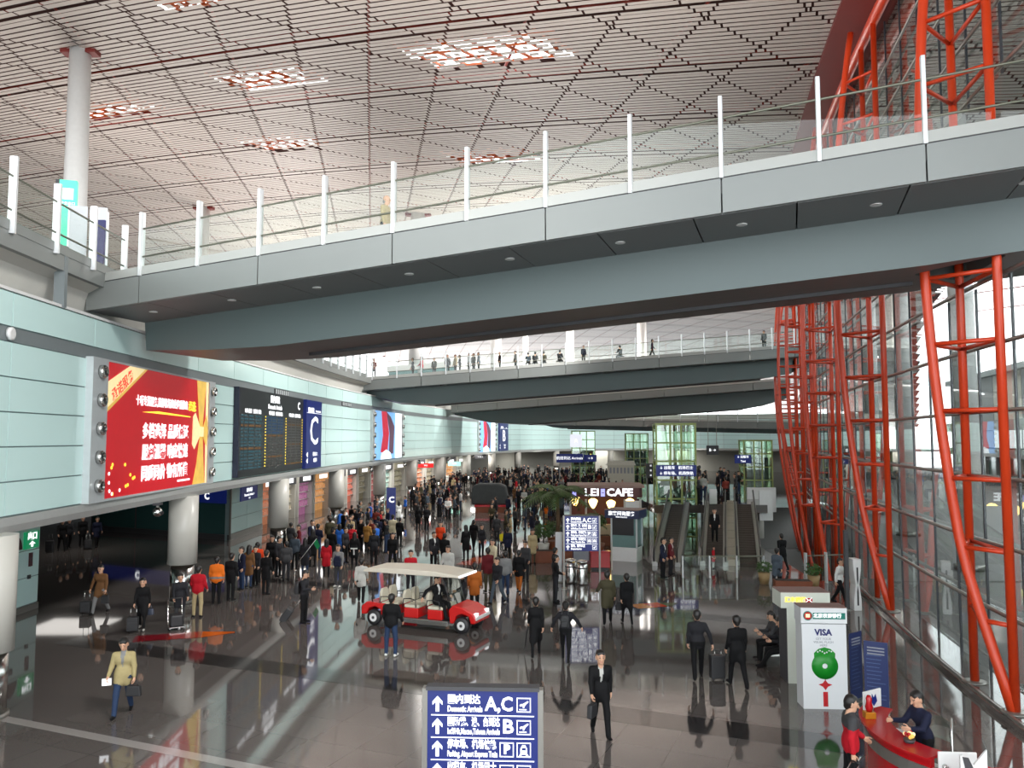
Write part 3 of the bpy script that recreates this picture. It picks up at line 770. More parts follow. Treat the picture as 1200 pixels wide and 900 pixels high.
# ------------------------------------------------------------------ things mounted on the left wall
def on_wall(name, y, z, label, cat, n=0.06, group=None):
    s = WL.s_at_y(y); t = WL.tan(s); p = WL.off(s, n, z)
    return empty(name, p, math.atan2(t.y, t.x), label, cat, group)
M_red = mat('poster_red', srgb(196, 22, 34), 0.35, var=0.05, emit=srgb(196, 22, 34), estr=0.15)
M_gold = mat('gold_ribbon', srgb(236, 190, 90), 0.4, var=0.35, scale=2.5, emit=srgb(236, 190, 90), estr=0.15)
M_gold2 = mat('pale_gold', srgb(250, 226, 170), 0.4, var=0.1, emit=srgb(250, 226, 170), estr=0.2)
M_frame = mat('billboard_frame', srgb(196, 202, 204), 0.35, 0.2)
M_yell = emis('yellow_print', srgb(250, 216, 60), 0.7)
bb = on_wall('billboard', 24.2, 4.58, 'large red billboard with white slogan and gold ribbon on turquoise wall', 'billboard', 0.12)
W = 9.3; H = 4.17
MB().box(0, W, -0.10, 0.1, 0, H).build('red_panel', M_red, bb)
MB().box(-0.05, W + 0.05, -0.13, 0.1, -0.07, 0.0).build('edge_trim', M_frame, bb); MB().box(-0.05, W + 0.05, -0.13, 0.1, H, H + 0.06).build('edge_trim', M_frame, bb)
for x0, x1 in ((-1.0, -0.02), (W + 0.02, W + 0.75)):
    f = MB().box(x0, x1, -0.14, 0.1, -0.07, H + 0.06).build('side_frame', M_frame, bb)
    for k in range(5):
        c = ((x0 + x1) / 2, -0.14, 0.42 + k * 0.85)
        o = MB().lathe([(0.2, 0), (0.2, 0.12), (0.17, 0.16), (0.13, 0.16), (0.11, 0.1)], 16).build('porthole_lamp', M_chrome, f, c); o.rotation_euler = (R(90), 0, 0)
        o2 = MB().lathe([(0.0001, 0.11), (0.125, 0.11)], 16).build('lens', M_dark, f, c); o2.rotation_euler = (R(90), 0, 0)
y = -0.105
MB().prism([(0, 2.75), (0, 3.55), (1.55, H), (2.75, H)], 0.012, 'y', y - 0.012).build('corner_ribbon', M_gold2, bb)
MB().prism([(0, 2.62), (0, 2.75), (2.75, H), (2.95, H)], 0.012, 'y', y - 0.012).build('ribbon_edge', M_gold, bb)
t = text('lettering', '承诺服务', 0.42, emis('print_red', srgb(214, 60, 40), 0.5), bb, (1.05, y - 0.014, 3.5), (R(90), R(-30), 0), bold=0.006)
rp = [(7.75, H), (8.6, H), (8.62, 3.0), (8.42, 1.9), (8.7, 1.0), (8.9, 0), (7.6, 0), (8.0, 0.9), (8.2, 1.75), (8.0, 2.6)]
MB().prism([(7.85, H), (8.95, H), (8.78, 3.2), (8.6, 2.15), (8.3, 2.15), (8.1, 3.0)], 0.012, 'y', y - 0.012).build('ribbon', M_gold, bb)
MB().prism([(8.35, 2.05), (8.65, 2.05), (8.8, 1.0), (9.0, 0), (7.6, 0), (8.0, 0.8)], 0.012, 'y', y - 0.012).build('ribbon', M_gold, bb)
MB().prism([(8.95, H), (9.25, H), (9.25, 0), (9.05, 0)], 0.012, 'y', y - 0.012).build('ribbon_light', M_gold2, bb)
MB().prism([(8.5, 2.1), (7.75, 2.85), (7.5, 2.7), (7.45, 1.6), (7.7, 1.4)], 0.02, 'y', y - 0.02).build('bow_loop', M_gold2, bb)
MB().prism([(8.5, 2.1), (9.1, 2.8), (9.28, 2.1), (9.1, 1.5)], 0.02, 'y', y - 0.02).build('bow_loop', M_gold, bb)
MB().box(8.33, 8.68, y - 0.04, y, 1.9, 2.3).build('bow_knot', M_gold2, bb)
text('lettering', '十项专送服务,首都机场商业隆重推出', 0.36, M_lit, bb, (4.5, y - 0.002, 3.08), fit=4.75, bold=0.007)
text('lettering', '承诺:', 0.42, M_yell, bb, (7.4, y - 0.002, 3.06), fit=0.85, bold=0.009)
MB().prism([(2.6, 2.72), (7.2, 2.66), (7.2, 2.69), (4.0, 2.78)], 0.008, 'y', y - 0.008).build('underline', M_yell, bb)
for k, ln in enumerate(('多档选择 品质保证', '服务温馨 响应快速', '同质同价 物有所值')):
    text('lettering', ln, 0.56, M_lit, bb, (4.85, y - 0.002, 2.05 - k * 0.72), fit=4.3, bold=0.013)
MB().box(6.0, 7.3, y - 0.006, y, 0.2, 0.27).build('small_print', M_lit, bb)
for k in range(14):
    px, pz = 0.3 + rnd.random() * 1.9, 0.1 + rnd.random() * 0.95
    MB().lathe([(0.06, 0), (0.06, 0.008)], 6).build('confetti', M_yell if k % 3 else M_lit, bb, (px, y, pz)).rotation_euler = (R(90), 0, 0)

# flight information display and blue C sign
fd = on_wall('flight_display', 37.1, 4.6, 'black flight information board headed Domestic Arrivals beside blue C sign', 'display', 0.12)
M_disp = mat('display_black', (0.02, 0.024, 0.026), 0.35, var=0.2)
W = 11.5; H = 4.2
MB().box(0, W, -0.14, 0.1, 0, H).build('cabinet', M_disp, fd)
MB().box(-0.14, 0, -0.16, 0.1, 0, H).build('side_cover', mat('navy_edge', (0.01, 0.012, 0.04), 0.4), fd)
text('lettering', '国内到达', 0.42, M_lit, fd, (5.7, -0.145, 3.85), bold=0.01)
text('lettering', 'Domestic Arrivals', 0.34, M_lit, fd, (5.7, -0.145, 3.46), bold=0.004)
text('lettering', 'C', 0.62, M_lit, fd, (10.5, -0.145, 3.7), bold=0.012)
for c in range(3):
    x0 = 0.25 + c * 3.8
    text('lettering', '时间 航班   始发地 状态', 0.24, M_lit, fd, (x0 + 1.8, -0.145, 3.12))
cols = [emis('led_cyan', (0.02, 0.07, 0.09), 0.3), emis('led_amber', (0.12, 0.06, 0.02), 0.3), emis('led_blue', (0.015, 0.05, 0.11), 0.3), emis('led_grey', (0.05, 0.047, 0.043), 0.3)]
for c in range(3):
    x0 = 0.25 + c * 3.8
    for r_ in range(17):
        z = 2.86 - r_ * 0.157
        m = cols[0] if c == 0 else (cols[2] if r_ < 6 and c == 1 else cols[3])
        if (r_ * 3 + c * 5) % 7 == 2: m = cols[1]
        q = MB(); x = x0
        for wd in (0.4, 0.55, 0.9, 0.45, 0.5):
            q.box(x, x + wd * (0.75 + 0.25 * rnd.random()), -0.148, -0.14, z, z + 0.085); x += wd + 0.1
        q.build('text_row', m, fd)
for x in (4.0, 7.75, 11.25):
    for r_ in range(17):
        MB().box(x, x + 0.09, -0.15, -0.14, 0.38 + r_ * 0.157, 0.44 + r_ * 0.157).build('amber_lamp', M_yell, fd)
def gate_sign(y, letter, w, h, z, lab):
    g = on_wall('gate_sign', y, z, lab, 'sign', 0.12)
    MB().box(0, w, -0.16, 0.1, 0, h).build('blue_panel', M_blue, g)
    text('lettering', letter, 2.5 * h / 4.2, M_lit, g, (w / 2, -0.165, h * 0.53), sx=1.15, bold=0.01)
    text('lettering', '国内到达' if letter == 'C' else '国际到达', 0.34 * h / 4.2, M_lit, g, (w * 0.3, -0.165, h * 0.85), bold=0.006)
    text('lettering', 'Domestic Arrivals' if letter == 'C' else 'Arrivals', 0.16 * h / 4.2, M_lit, g, (w * 0.76, -0.165, h * 0.845), bold=0.004)
    MB().box(0.08, w - 0.08, -0.168, -0.16, h * 0.81, h * 0.815).build('rule', M_lit, g)
    for k, tx in enumerate(('接站口 C', '出租车')):
        zz = h * (0.2 - 0.09 * k)
        MB().prism([(0.1, zz), (0.42, zz + 0.16), (0.42, zz - 0.16)], 0.01, 'y', -0.17).build('arrow', M_lit, g)
        text('lettering', tx, 0.28 * h / 4.2, M_lit, g, (w * 0.6, -0.165, zz))
    return g
gate_sign(48.75, 'C', 3.6, 4.2, 4.58, 'tall blue sign with large white letter C right of the flight board')
gate_sign(124.6, 'B', 5.0, 4.3, 4.5, 'far blue sign with white letter B beside a portrait poster')
# portrait posters: person in red beside a white bottle-like strip, simplified shapes
M_psky = emis('poster_blue', srgb(120, 170, 226), 0.45); M_pwhite = emis('poster_white', srgb(238, 244, 248), 0.6)
M_pred = emis('poster_dress', srgb(176, 40, 60), 0.5); M_pdark = emis('poster_hair', srgb(86, 60, 76), 0.4)
for (yy, w, h, z, n_, lb) in ((67.3, 10.2, 4.2, 4.6, 5, 'lit portrait poster with red draped figure on the wall above the columns'), (114.5, 8.6, 4.4, 4.5, 6, 'far lit portrait poster next to the blue B sign')):
    g = on_wall('poster', yy, z, lb, 'poster', 0.14)
    MB().box(0, w, -0.1, 0.1, 0, h).build('panel', M_psky, g)
    MB().box(w * 0.74, w, -0.11, -0.1, 0, h).build('white_strip', M_pwhite, g)
    MB().prism([(w * 0.22, h), (w * 0.4, h), (w * 0.5, h * 0.55), (w * 0.44, h * 0.12), (w * 0.2, h * 0.15), (w * 0.28, h * 0.5)], 0.01, 'y', -0.115).build('red_drape', M_pred, g)
    MB().prism([(w * 0.4, h), (w * 0.56, h * 0.9), (w * 0.7, h * 0.7), (w * 0.66, h * 0.1), (w * 0.5, h * 0.12), (w * 0.52, h * 0.55)], 0.01, 'y', -0.118).build('dark_hair', M_pdark, g)
    MB().prism([(w * 0.2, 0), (w * 0.24, h * 0.13), (w * 0.4, h * 0.2), (w * 0.55, h * 0.13), (w * 0.6, 0)], 0.01, 'y', -0.122).build('white_cup', M_pwhite, g)
    for x0, x1 in ((-0.75, -0.02), (w + 0.02, w + 0.6)):
        f = MB().box(x0, x1, -0.14, 0.1, -0.05, h + 0.05).build('side_frame', M_frame, g)
        for k in range(n_):
            o = MB().lathe([(0.2, 0), (0.2, 0.18), (0.12, 0.18)], 10).build('porthole_lamp', M_chrome, f, ((x0 + x1) / 2, -0.14, 0.35 + k * (h - 0.7) / (n_ - 1))); o.rotation_euler = (R(90), 0, 0)
# air grilles in the grey band, round lamp at the left end, CCTV cameras under the beam
for y0 in (43.0, 58.5):
    g = on_wall('air_grille', y0, 8.8, 'small slatted air grille in the grey band of the turquoise wall', 'grille', 0.05, 'grilles in the grey band')
    MB().box(0, 2.6, -0.03, 0.02, 0, 0.3).build('backing', M_dark, g)
    for k in range(7): MB().box(0.1 + k * 0.36, 0.28 + k * 0.36, -0.06, -0.03, 0.03, 0.27).build('slat', M_frame, g)
g = on_wall('round_lamp', 19.05, 8.95, 'round white lamp in the grey band above the turquoise panels', 'lamp', 0.05)
o = MB().lathe([(0.16, 0), (0.16, 0.08), (0.11, 0.1)], 20).build('ring', M_white, g); o.rotation_euler = (R(90), 0, 0)
o = MB().lathe([(0.1, 0.03), (0.1, 0.06)], 20).build('lens', M_tran, g); o.rotation_euler = (R(90), 0, 0)
def cctv(y, lb, grp=None, z=4.08):
    g = on_wall('security_camera', y, z, lb, 'camera', 0.22, grp)
    MB().box(-0.2, 0.2, -0.1, 0.1, -0.02, 0.05).build('bracket', M_dark, g)
    MB().lathe([(0.05, -0.14), (0.05, 0.0)], 10).build('stem', M_tran, g)
    MB().sphere((0, 0, -0.26), 0.17, 14).build('housing', M_chrome, g)
    o = MB().lathe([(0.07, 0), (0.07, 0.1)], 12).build('lens', M_black, g, (0, -0.1, -0.28)); o.rotation_euler = (R(100), 0, R(-30))
cctv(28.2, 'small round security camera hanging under the red billboard')
for y in (66.5, 79, 85.6, 98.8, 111.6): cctv(y, 'small security camera under the grey beam above a far column', 'cameras above the far columns')

# ------------------------------------------------------------------ signs and fittings in the arcade
g = empty('exit_sign', (-17.97, 29.72, 2.32), R(90), 'green emergency exit sign on the turquoise panel wall at left', 'sign')
MB().box(0, 0.85, -0.05, 0.03, 0, 0.62).build('plate', mat('exit_green', srgb(10, 96, 60), 0.4, emit=srgb(10, 96, 60), estr=0.5), g)
text('lettering', '出口', 0.3, M_lit, g, (0.42, -0.055, 0.44), bold=0.01)
MB().prism([(0.22, 0.16), (0.42, 0.27), (0.62, 0.16), (0.48, 0.16), (0.48, 0.06), (0.36, 0.06), (0.36, 0.16)], 0.01, 'y', -0.06).build('arrow', M_lit, g)
g = empty('hose_cabinet', (-17.99, 29.2, 2.32), R(90), 'maroon half round plate beside the green exit sign', 'plate')
MB().prism([(0.42 * math.cos(a), 0.55 * math.sin(a)) for a in np.linspace(0.05, math.pi - 0.05, 14)], 0.03, 'y', -0.03).build('plate', mat('maroon', srgb(70, 24, 34), 0.4), g)
for k, (yy, z, w, h, m, lb) in enumerate(((29.05, 1.85, 0.25, 0.2, M_black, 'black socket plate on the turquoise panels below the exit sign'), (30.1, 1.65, 0.16, 0.5, MATS['maroon'], 'narrow maroon call box on the turquoise panels'),
                                          (30.05, 1.2, 0.14, 0.14, M_black, 'tiny black outlet low on the turquoise panels'))):
    g = empty('wall_plate', (-17.98, yy, z), R(90), lb, 'plate'); MB().box(0, w, -0.035, 0.03, 0, h).build('cover', m, g); MB().box(w * 0.3, w * 0.7, -0.042, -0.03, h * 0.35, h * 0.65).build('slot', M_dark, g)
fdv = Vector((-29.55, 56.72, 0)) - Vector((-17.76, 50.76, 0)); ang = math.atan2(-fdv.y, -fdv.x)
g = empty('overhead_sign', Vector((-17.76, 50.76, 0)).lerp(Vector((-29.55, 56.72, 0)), 0.98) + Vector((0.05, -0.1, 0)), ang, 'blue overhead band with letter C across the dark glass wall', 'sign')
MB().box(0, 12.6, -0.06, 0.02, 2.3, 3.2).build('blue_panel', M_blue, g)
MB().box(0, 12.6, -0.03, 0.02, 3.2, 4.2).build('upper_panel', M_dark, g)
text('lettering', 'C', 0.62, M_lit, g, (10.9, -0.065, 2.72), bold=0.02); text('lettering', '→', 0.6, M_lit, g, (9.2, -0.065, 2.68), bold=0.02); text('lettering', 'C', 0.62, M_lit, g, (4.6, -0.065, 2.72), bold=0.02)
g = empty('wall_sign', (-17.72, 52.4, 2.3), R(90), 'small blue direction sign on turquoise wall beside the dark glass', 'sign')
MB().box(0, 3.4, -0.05, 0.02, 0, 0.9).build('blue_panel', M_blue, g)
text('lettering', '国内到达', 0.3, M_lit, g, (1.7, -0.055, 0.66)); text('lettering', 'Domestic Arrivals →', 0.24, M_lit, g, (1.7, -0.055, 0.36)); text('lettering', '1-12', 0.18, M_lit, g, (1.7, -0.055, 0.13))
# shops behind the columns
def lit(name, c, s): return mat(name, c, 0.5, var=0.6, scale=2.2, emit=c, estr=s)
SH = [('amber', srgb(220, 120, 40), 0.9), ('cream', srgb(226, 208, 170), 0.5), ('pink', srgb(196, 90, 160), 0.8), ('gold', srgb(240, 160, 40), 1.1), ('white', srgb(210, 214, 200), 0.5),
      ('orange', srgb(240, 90, 20), 0.9), ('olive', srgb(150, 136, 90), 0.4), ('crimson', srgb(180, 40, 40), 0.6), ('mint', srgb(170, 214, 200), 0.7), ('beige', srgb(190, 180, 140), 0.4), ('grey', srgb(150, 150, 140), 0.35)]
s = WL.s_at_y(57.2)
for k in range(16):
    nm, c, e = SH[k % len(SH)]
    w = (3.4, 3.8, 3.6, 4.2, 4.6)[k % 5]
    p = WL.off(s, -5.9); t = WL.tan(s)
    lb = {'amber': 'narrow shopfront with glowing amber shelves', 'cream': 'shopfront with pale cream display', 'pink': 'shopfront with a pink poster window', 'gold': 'shopfront glowing golden with bottles',
          'white': 'white lit shopfront with pale shelves', 'orange': 'bright orange shopfront panel', 'olive': 'dim olive brown shopfront', 'crimson': 'crimson shopfront with lit red sign',
          'mint': 'mint white counter front with lit sign', 'beige': 'beige shopfront behind the crowd', 'grey': 'grey shopfront behind the crowd'}[nm] + (' in the arcade under the turquoise wall' if k < 11 else ' at the far arcade end')
    g = empty('shopfront', p, math.atan2(t.y, t.x), lb, 'shop')
    MB().box(0, w, 0.2, 0.3, 0, 3.9).build('back_panel', lit('shop_' + nm, tuple(v * 0.5 + 0.07 for v in c), e * 0.24), g)
    MB().box(0, 0.25, -0.4, 0.3, 0, 4.2).build('pier', M_cream, g); MB().box(w - 0.15, w, -0.4, 0.3, 0, 4.2).build('pier', M_cream, g)
    MB().box(0.25, w - 0.15, -0.5, 0.1, 2.75, 4.2).build('sign_box', M_dark if k % 3 else MATS['shop_' + nm], g)
    MB().box(w * 0.25, w * 0.75, -0.53, -0.49, 2.9, 3.25).build('sign_letters', M_lit, g)
    for z in (0.7, 1.3, 1.9, 2.5):
        MB().box(0.3, w - 0.2, -0.15, 0.2, z, z + 0.05).build('shelf', M_cream, g)
    q = MB()
    for z in (0.75, 1.35, 1.95, 2.55):
        x = 0.4
        while x < w - 0.4:
            ww = rnd.uniform(0.12, 0.3); q.box(x, x + ww, -0.1, 0.12, z, z + rnd.uniform(0.2, 0.45)); x += ww + rnd.uniform(0.05, 0.3)
    q.build('goods', lit('goods_' + nm, tuple(v * 0.6 + 0.15 for v in c), e * 0.16), g)['kind'] = 'stuff'  # goods carry a glow of their own in place of shop lighting
    s += w + 0.4
# ------------------------------------------------------------------ wayfinding signs
def icon(g, kind, x, z, s, y):
    fr = MB(); t = s * 0.06
    for a in ((x - s/2, x + s/2, z - s/2, z - s/2 + t), (x - s/2, x + s/2, z + s/2 - t, z + s/2), (x - s/2, x - s/2 + t, z - s/2, z + s/2), (x + s/2 - t, x + s/2, z - s/2, z + s/2)):
        fr.box(a[0], a[1], y - 0.006, y, a[2], a[3])
    if kind == 'plane':
        fr.prism([(x - s*.3, z - s*.02), (x - s*.22, z + s*.06), (x - s*.05, z + s*.08), (x + s*.28, z + s*.28), (x + s*.34, z + s*.22), (x + s*.1, z - s*.02), (x + s*.02, z - s*.2), (x - s*.06, z - s*.2), (x - s*.06, z - s*.04), (x - s*.24, z - s*.1)], 0.006, 'y', y - 0.006)
        fr.box(x - s*.32, x + s*.2, y - 0.006, y, z - s*.34, z - s*.28)
    elif kind == 'train':
        fr.prism([(x - s*.24, z - s*.2), (x - s*.24, z + s*.1), (x - s*.1, z + s*.34), (x + s*.1, z + s*.34), (x + s*.24, z + s*.1), (x + s*.24, z - s*.2)], 0.006, 'y', y - 0.006)
        fr.prism([(x - s*.34, z - s*.4), (x - s*.2, z - s*.2), (x + s*.2, z - s*.2), (x + s*.34, z - s*.4), (x + s*.2, z - s*.4), (x + s*.1, z - s*.3), (x - s*.1, z - s*.3), (x - s*.2, z - s*.4)], 0.006, 'y', y - 0.006)
    elif kind in ('taxi', 'bus'):
        fr.prism([(x - s*.32, z - s*.25), (x - s*.32, z), (x - s*.2, z + s*.22), (x + s*.2, z + s*.22), (x + s*.32, z), (x + s*.32, z - s*.25)], 0.006, 'y', y - 0.006)
    fr.build('pictogram', M_lit, g)
    if kind == 'train': MB().box(x - s*.14, x + s*.14, y - 0.009, y - 0.006, z - s*.02, z + s*.16).build('pictogram_gap', M_blue, g)
    if kind in ('taxi', 'bus'): MB().box(x - s*.2, x + s*.2, y - 0.009, y - 0.006, z, z + s*.12).build('pictogram_gap', M_blue, g)
def way_sign(loc, rz, label, rows=5):
    g = empty('wayfinding_sign', loc, rz, label, 'sign')
    w, top, h = 1.46, 3.08, 0.287
    ph = rows * h + 0.04
    MB().box(-w/2, w/2, -0.07, 0.07, top - ph, top).build('blue_panel', M_blue, g)
    MB().box(-w/2 - 0.02, w/2 + 0.02, -0.09, 0.09, top, top + 0.05).build('top_cap', M_dark, g)
    for sx in (-1, 1):
        MB().box(sx * (w/2 + 0.035) - 0.035, sx * (w/2 + 0.035) + 0.035, -0.075, 0.075, 0, top + 0.02).build('post', M_tran, g)
        MB().box(sx * (w/2 + 0.035) - 0.12, sx * (w/2 + 0.035) + 0.12, -0.2, 0.2, 0, 0.02).build('foot_plate', M_tran, g)
    R_ = [('国内到达', 'Domestic Arrivals', 'A,C', ('plane',)), ('国际/港、澳、台到达', "Int'l/Hk,Macao,Taiwan Arrivals", 'B', ('plane',)),
          ('停车场、机场快轨', 'Parking, Airport Express Train', None, ('P', 'train')), ('出租车、机场巴士', 'Taxi, Shuttle Bus', None, ('taxi', 'bus')), ('国内、国际出发', 'Departures', None, ('plane',))]
    for k in range(rows):
        z = top - 0.03 - h * (k + 0.5); y = -0.072
        c, e, l, ic = R_[k]
        MB().prism([(-0.596, z + 0.1), (-0.53, z + 0.03), (-0.53, z - 0.015), (-0.574, z + 0.03), (-0.574, z - 0.1), (-0.618, z - 0.1), (-0.618, z + 0.03), (-0.662, z - 0.015), (-0.662, z + 0.03)], 0.006, 'y', y - 0.006).build('arrow', M_lit, g)
        text('lettering', c, 0.125, M_lit, g, (-0.464, y, z + 0.055), ax='LEFT', fit=(0.43, 0.69, 0.65, 0.64, 0.6)[k], bold=0.004, depth=0.003)
        text('lettering', e, 0.105, M_lit, g, (-0.464, y, z - 0.065), ax='LEFT', fit=(0.46, 0.69, 0.66, 0.6, 0.45)[k], bold=0.003, depth=0.003)
        if l: text('lettering', l, 0.25, M_lit, g, (0.22 if k == 0 else 0.336, y, z), fit=0.37 if k == 0 else 0.14, bold=0.006, depth=0.003)
        xs = (0.544,) if len(ic) == 1 else (0.32, 0.544)
        for x, i in zip(xs, ic):
            icon(g, i, x, z, 0.185, y)
            if i == 'P': text('lettering', 'P', 0.16, M_lit, g, (x, y, z), bold=0.008, depth=0.003)
        if k < rows - 1: MB().box(-0.68, 0.68, y - 0.005, y, z - h/2 - 0.006, z - h/2 + 0.006).build('rule', M_lit, g)
    return g
p = at(566, 808, 10.85); way_sign((p.x, p.y, 0), R(-3), 'large blue wayfinding sign with white arrows, letters A,C and B, standing alone')
p = fl(682, 690); way_sign((p.x, p.y, 0), R(-2), 'blue wayfinding sign on two tall posts in front of the litter bins')

# ------------------------------------------------------------------ electric cart
def cart(loc, rz):
    g = empty('electric_cart', loc, rz, 'red electric passenger cart with cream roof and seats parked in the hall', 'cart')
    M_r = mat('cart_red', srgb(200, 26, 24), 0.25, 0, 0.6, var=0.03); M_seat = mat('cart_seat_cream', srgb(206, 200, 180), 0.6); M_roofc = mat('cart_roof', srgb(214, 206, 190), 0.5)
    def bar(nm, a, b, r=0.02, m=M_black, par=None): return MB().tube([a, b], r, 6).build(nm, m, par or g)
    # local: +x forward, length about 4.2
    MB().box(-1.75, 1.35, -0.55, 0.55, 0.28, 0.36).build('floor_pan', M_dark, g, bevel=0.01)
    for sy in (-1, 1):
        MB().box(-1.25, 1.2, sy * 0.6 - 0.03, sy * 0.6 + 0.03, 0.2, 0.36).build('side_sill', M_chrome, g, bevel=0.008)
    # rear body over the rear wheels
    MB().prism([(-2.15, 0.35), (-2.15, 0.62), (-1.95, 0.78), (-1.2, 0.76), (-1.1, 0.36), (-1.28, 0.36), (-1.38, 0.56), (-1.62, 0.64), (-1.86, 0.56), (-1.96, 0.35)], 1.2, 'y', -0.6).build('rear_body', M_r, g, bevel=0.03)
    # front cowl
    MB().prism([(1.25, 0.3), (1.2, 0.72), (1.35, 0.9), (1.75, 0.84), (2.12, 0.66), (2.2, 0.5), (2.18, 0.34), (2.02, 0.34), (1.94, 0.56), (1.7, 0.64), (1.48, 0.56), (1.4, 0.3)], 1.16, 'y', -0.58).build('front_cowl', M_r, g, bevel=0.04)
    MB().box(2.12, 2.22, -0.55, 0.55, 0.46, 0.56).build('bumper', M_white, g, bevel=0.01)
    for sy in (-1, 1): MB().box(2.05, 2.19, sy * 0.42 - 0.1, sy * 0.42 + 0.1, 0.58, 0.67).build('headlamp', M_lit, g)
    for x in (-1.65, 1.7):
        for sy in (-1, 1):
            w = MB().lathe([(0.12, -0.09), (0.24, -0.09), (0.27, -0.05), (0.27, 0.05), (0.24, 0.09), (0.12, 0.09)], 20).build('wheel', M_black, g, (x, sy * 0.55, 0.27)); w.rotation_euler = (R(90), 0, 0)
            MB().lathe([(0.14, -0.095), (0.14, 0.095)], 16).build('hub_cap', M_white, w); MB().lathe([(0.05, -0.11), (0.05, 0.11)], 10).build('hub_nut', M_dark, w)
    for i, x in enumerate((-1.35, -0.45, 0.45)):
        b = MB().box(x - 0.05, x + 0.5, -0.55, 0.55, 0.36, 0.68).build('seat_base', M_r, g, bevel=0.03)
        for sy in (-0.28, 0.28):
            MB().box(x - 0.05, x + 0.52, sy - 0.26, sy + 0.26, 0.68, 0.79).build('seat_cushion', M_seat, g, bevel=0.04)
            o = MB().prism([(sy - 0.25, 0.8), (sy + 0.25, 0.8), (sy + 0.24, 1.1), (sy + 0.15, 1.24), (sy - 0.15, 1.24), (sy - 0.24, 1.1)], 0.11, 'x', x - 0.14).build('backrest', M_seat, g, bevel=0.035)
        for sy in (-0.56, 0.56):
            MB().tube([(x - 0.1, sy, 0.7), (x - 0.05, sy, 0.98), (x + 0.2, sy, 1.0), (x + 0.4, sy, 0.96), (x + 0.42, sy, 0.72)], 0.018, 6).build('armrest', M_black, g)
    # rear seat facing backwards hidden; canopy frame and roof
    for x0, x1 in ((-1.75, -1.7), (1.3, 0.95)):
        for sy in (-0.54, 0.54): bar('canopy_post', (x0, sy, 0.72), (x1, sy, 1.9))
    bar('canopy_post', (-0.05, -0.54, 0.7), (-0.05, -0.54, 1.9), 0.014); bar('canopy_post', (-0.05, 0.54, 0.7), (-0.05, 0.54, 1.9), 0.014)
    pts = [(-2.05, 1.86), (-1.9, 1.93), (-0.6, 1.99), (0.6, 1.98), (1.5, 1.9), (1.62, 1.86), (1.62, 1.81), (-2.05, 1.81)]
    MB().prism(pts, 1.36, 'y', -0.68).build('canopy', M_roofc, g, bevel=0.02)
    MB().box(1.62, 1.66, -0.66, 0.66, 1.81, 1.88).build('canopy_edge', M_lit, g)
    MB().add([(1.3, -0.52, 0.9), (1.3, 0.52, 0.9), (0.97, 0.52, 1.82), (0.97, -0.52, 1.82), (1.31, -0.52, 0.9), (1.31, 0.52, 0.9), (0.98, 0.52, 1.82), (0.98, -0.52, 1.82)],
             [(0, 1, 2, 3), (7, 6, 5, 4), (0, 4, 5, 1), (1, 5, 6, 2), (2, 6, 7, 3), (3, 7, 4, 0)]).build('windscreen', M_rail_glass, g)
    st = MB().tube([(1.15, 0.26, 0.75), (0.98, 0.26, 1.08)], 0.025, 6).build('steering_column', M_black, g)
    o = MB().tube([(0.17 * math.cos(a), 0.17 * math.sin(a), 0) for a in np.linspace(0, 2 * math.pi, 17)], 0.018, 6).build('steering_wheel', M_black, g, (0.97, 0.26, 1.1)); o.rotation_euler = (0, R(-28), 0)
    return g
pa, pb = fl(436, 732), fl(543, 743)
cd = (pb - pa).normalized(); cc = (pa + pb) / 2 + Vector((-cd.y, cd.x, 0)) * 0.55
CART_RZ = math.atan2(cd.y, cd.x); CART_LOC = Vector((cc.x, cc.y, 0))
cart(CART_LOC, CART_RZ)

# ------------------------------------------------------------------ right foreground: desk, ATM housings, banners, scanner gate, bench
M_deskred = mat('desk_red', srgb(176, 16, 24), 0.25, 0, 0.6, var=0.04)
M_glassdesk = glass('desk_glass', (0.9, 0.95, 0.93), 1.0)
desk = empty('service_desk', (6.9, 15.2, 0), 0, 'curved red service desk with grey band, counter attended by man in navy', 'desk')
arc = [(7.15, 16.35), (6.86, 15.95), (6.68, 15.4), (6.62, 14.8), (6.72, 14.2), (6.98, 13.7)]
dp = Path(arc, 0.15)
for nm, o0, o1, z0, z1, m in (('front_panel', -0.0, 0.1, 0.0, 0.72, M_deskred), ('grey_band', -0.02, 0.12, 0.72, 0.92, M_tran), ('front_upper', 0.0, 0.1, 0.92, 1.06, M_deskred), ('counter_top', -0.1, 0.42, 1.06, 1.1, M_deskred), ('inner_shelf', 0.1, 0.7, 0.7, 0.74, M_white)):
    mb = MB(); n = 14; V = []
    for i in range(n + 1):
        s = dp.len * i / n; t = dp.tan(s); nn = Vector((-t.y, t.x, 0))
        for (o, z) in ((o0, z0), (o1, z0), (o1, z1), (o0, z1)):
            q = dp.pos(s) + nn * o; V.append((q.x - 6.9, q.y - 15.2, z))
    mb.add(V, [(i * 4 + j, i * 4 + (j + 1) % 4, i * 4 + 4 + (j + 1) % 4, i * 4 + 4 + j) for i in range(n) for j in range(4)] + [(0, 1, 2, 3), tuple(n * 4 + j for j in range(4))])
    mb.build(nm, m, desk)
MB().tube([(dp.pos(dp.len * i / 12).x - 6.9 - 0.16, dp.pos(dp.len * i / 12).y - 15.2, 0.12 + 0.0 * i) for i in range(13)], 0.025, 6).build('foot_rail', M_chrome, desk)
MB().box(0.05, 1.55, -1.85, -1.05, 0.7, 0.76).build('side_counter', M_deskred, desk, bevel=0.02)
MB().box(0.1, 1.5, -1.8, -1.1, 0.0, 0.7).build('side_cabinet', M_deskred, desk)
MB().box(0.92, 0.95, -0.55, 0.6, 0.0, 1.35).build('glass_screen', M_glassdesk, desk)
MB().tube([(0.94, -0.58, 0), (0.94, -0.58, 1.42)], 0.02, 8).build('screen_post', M_chrome, desk)
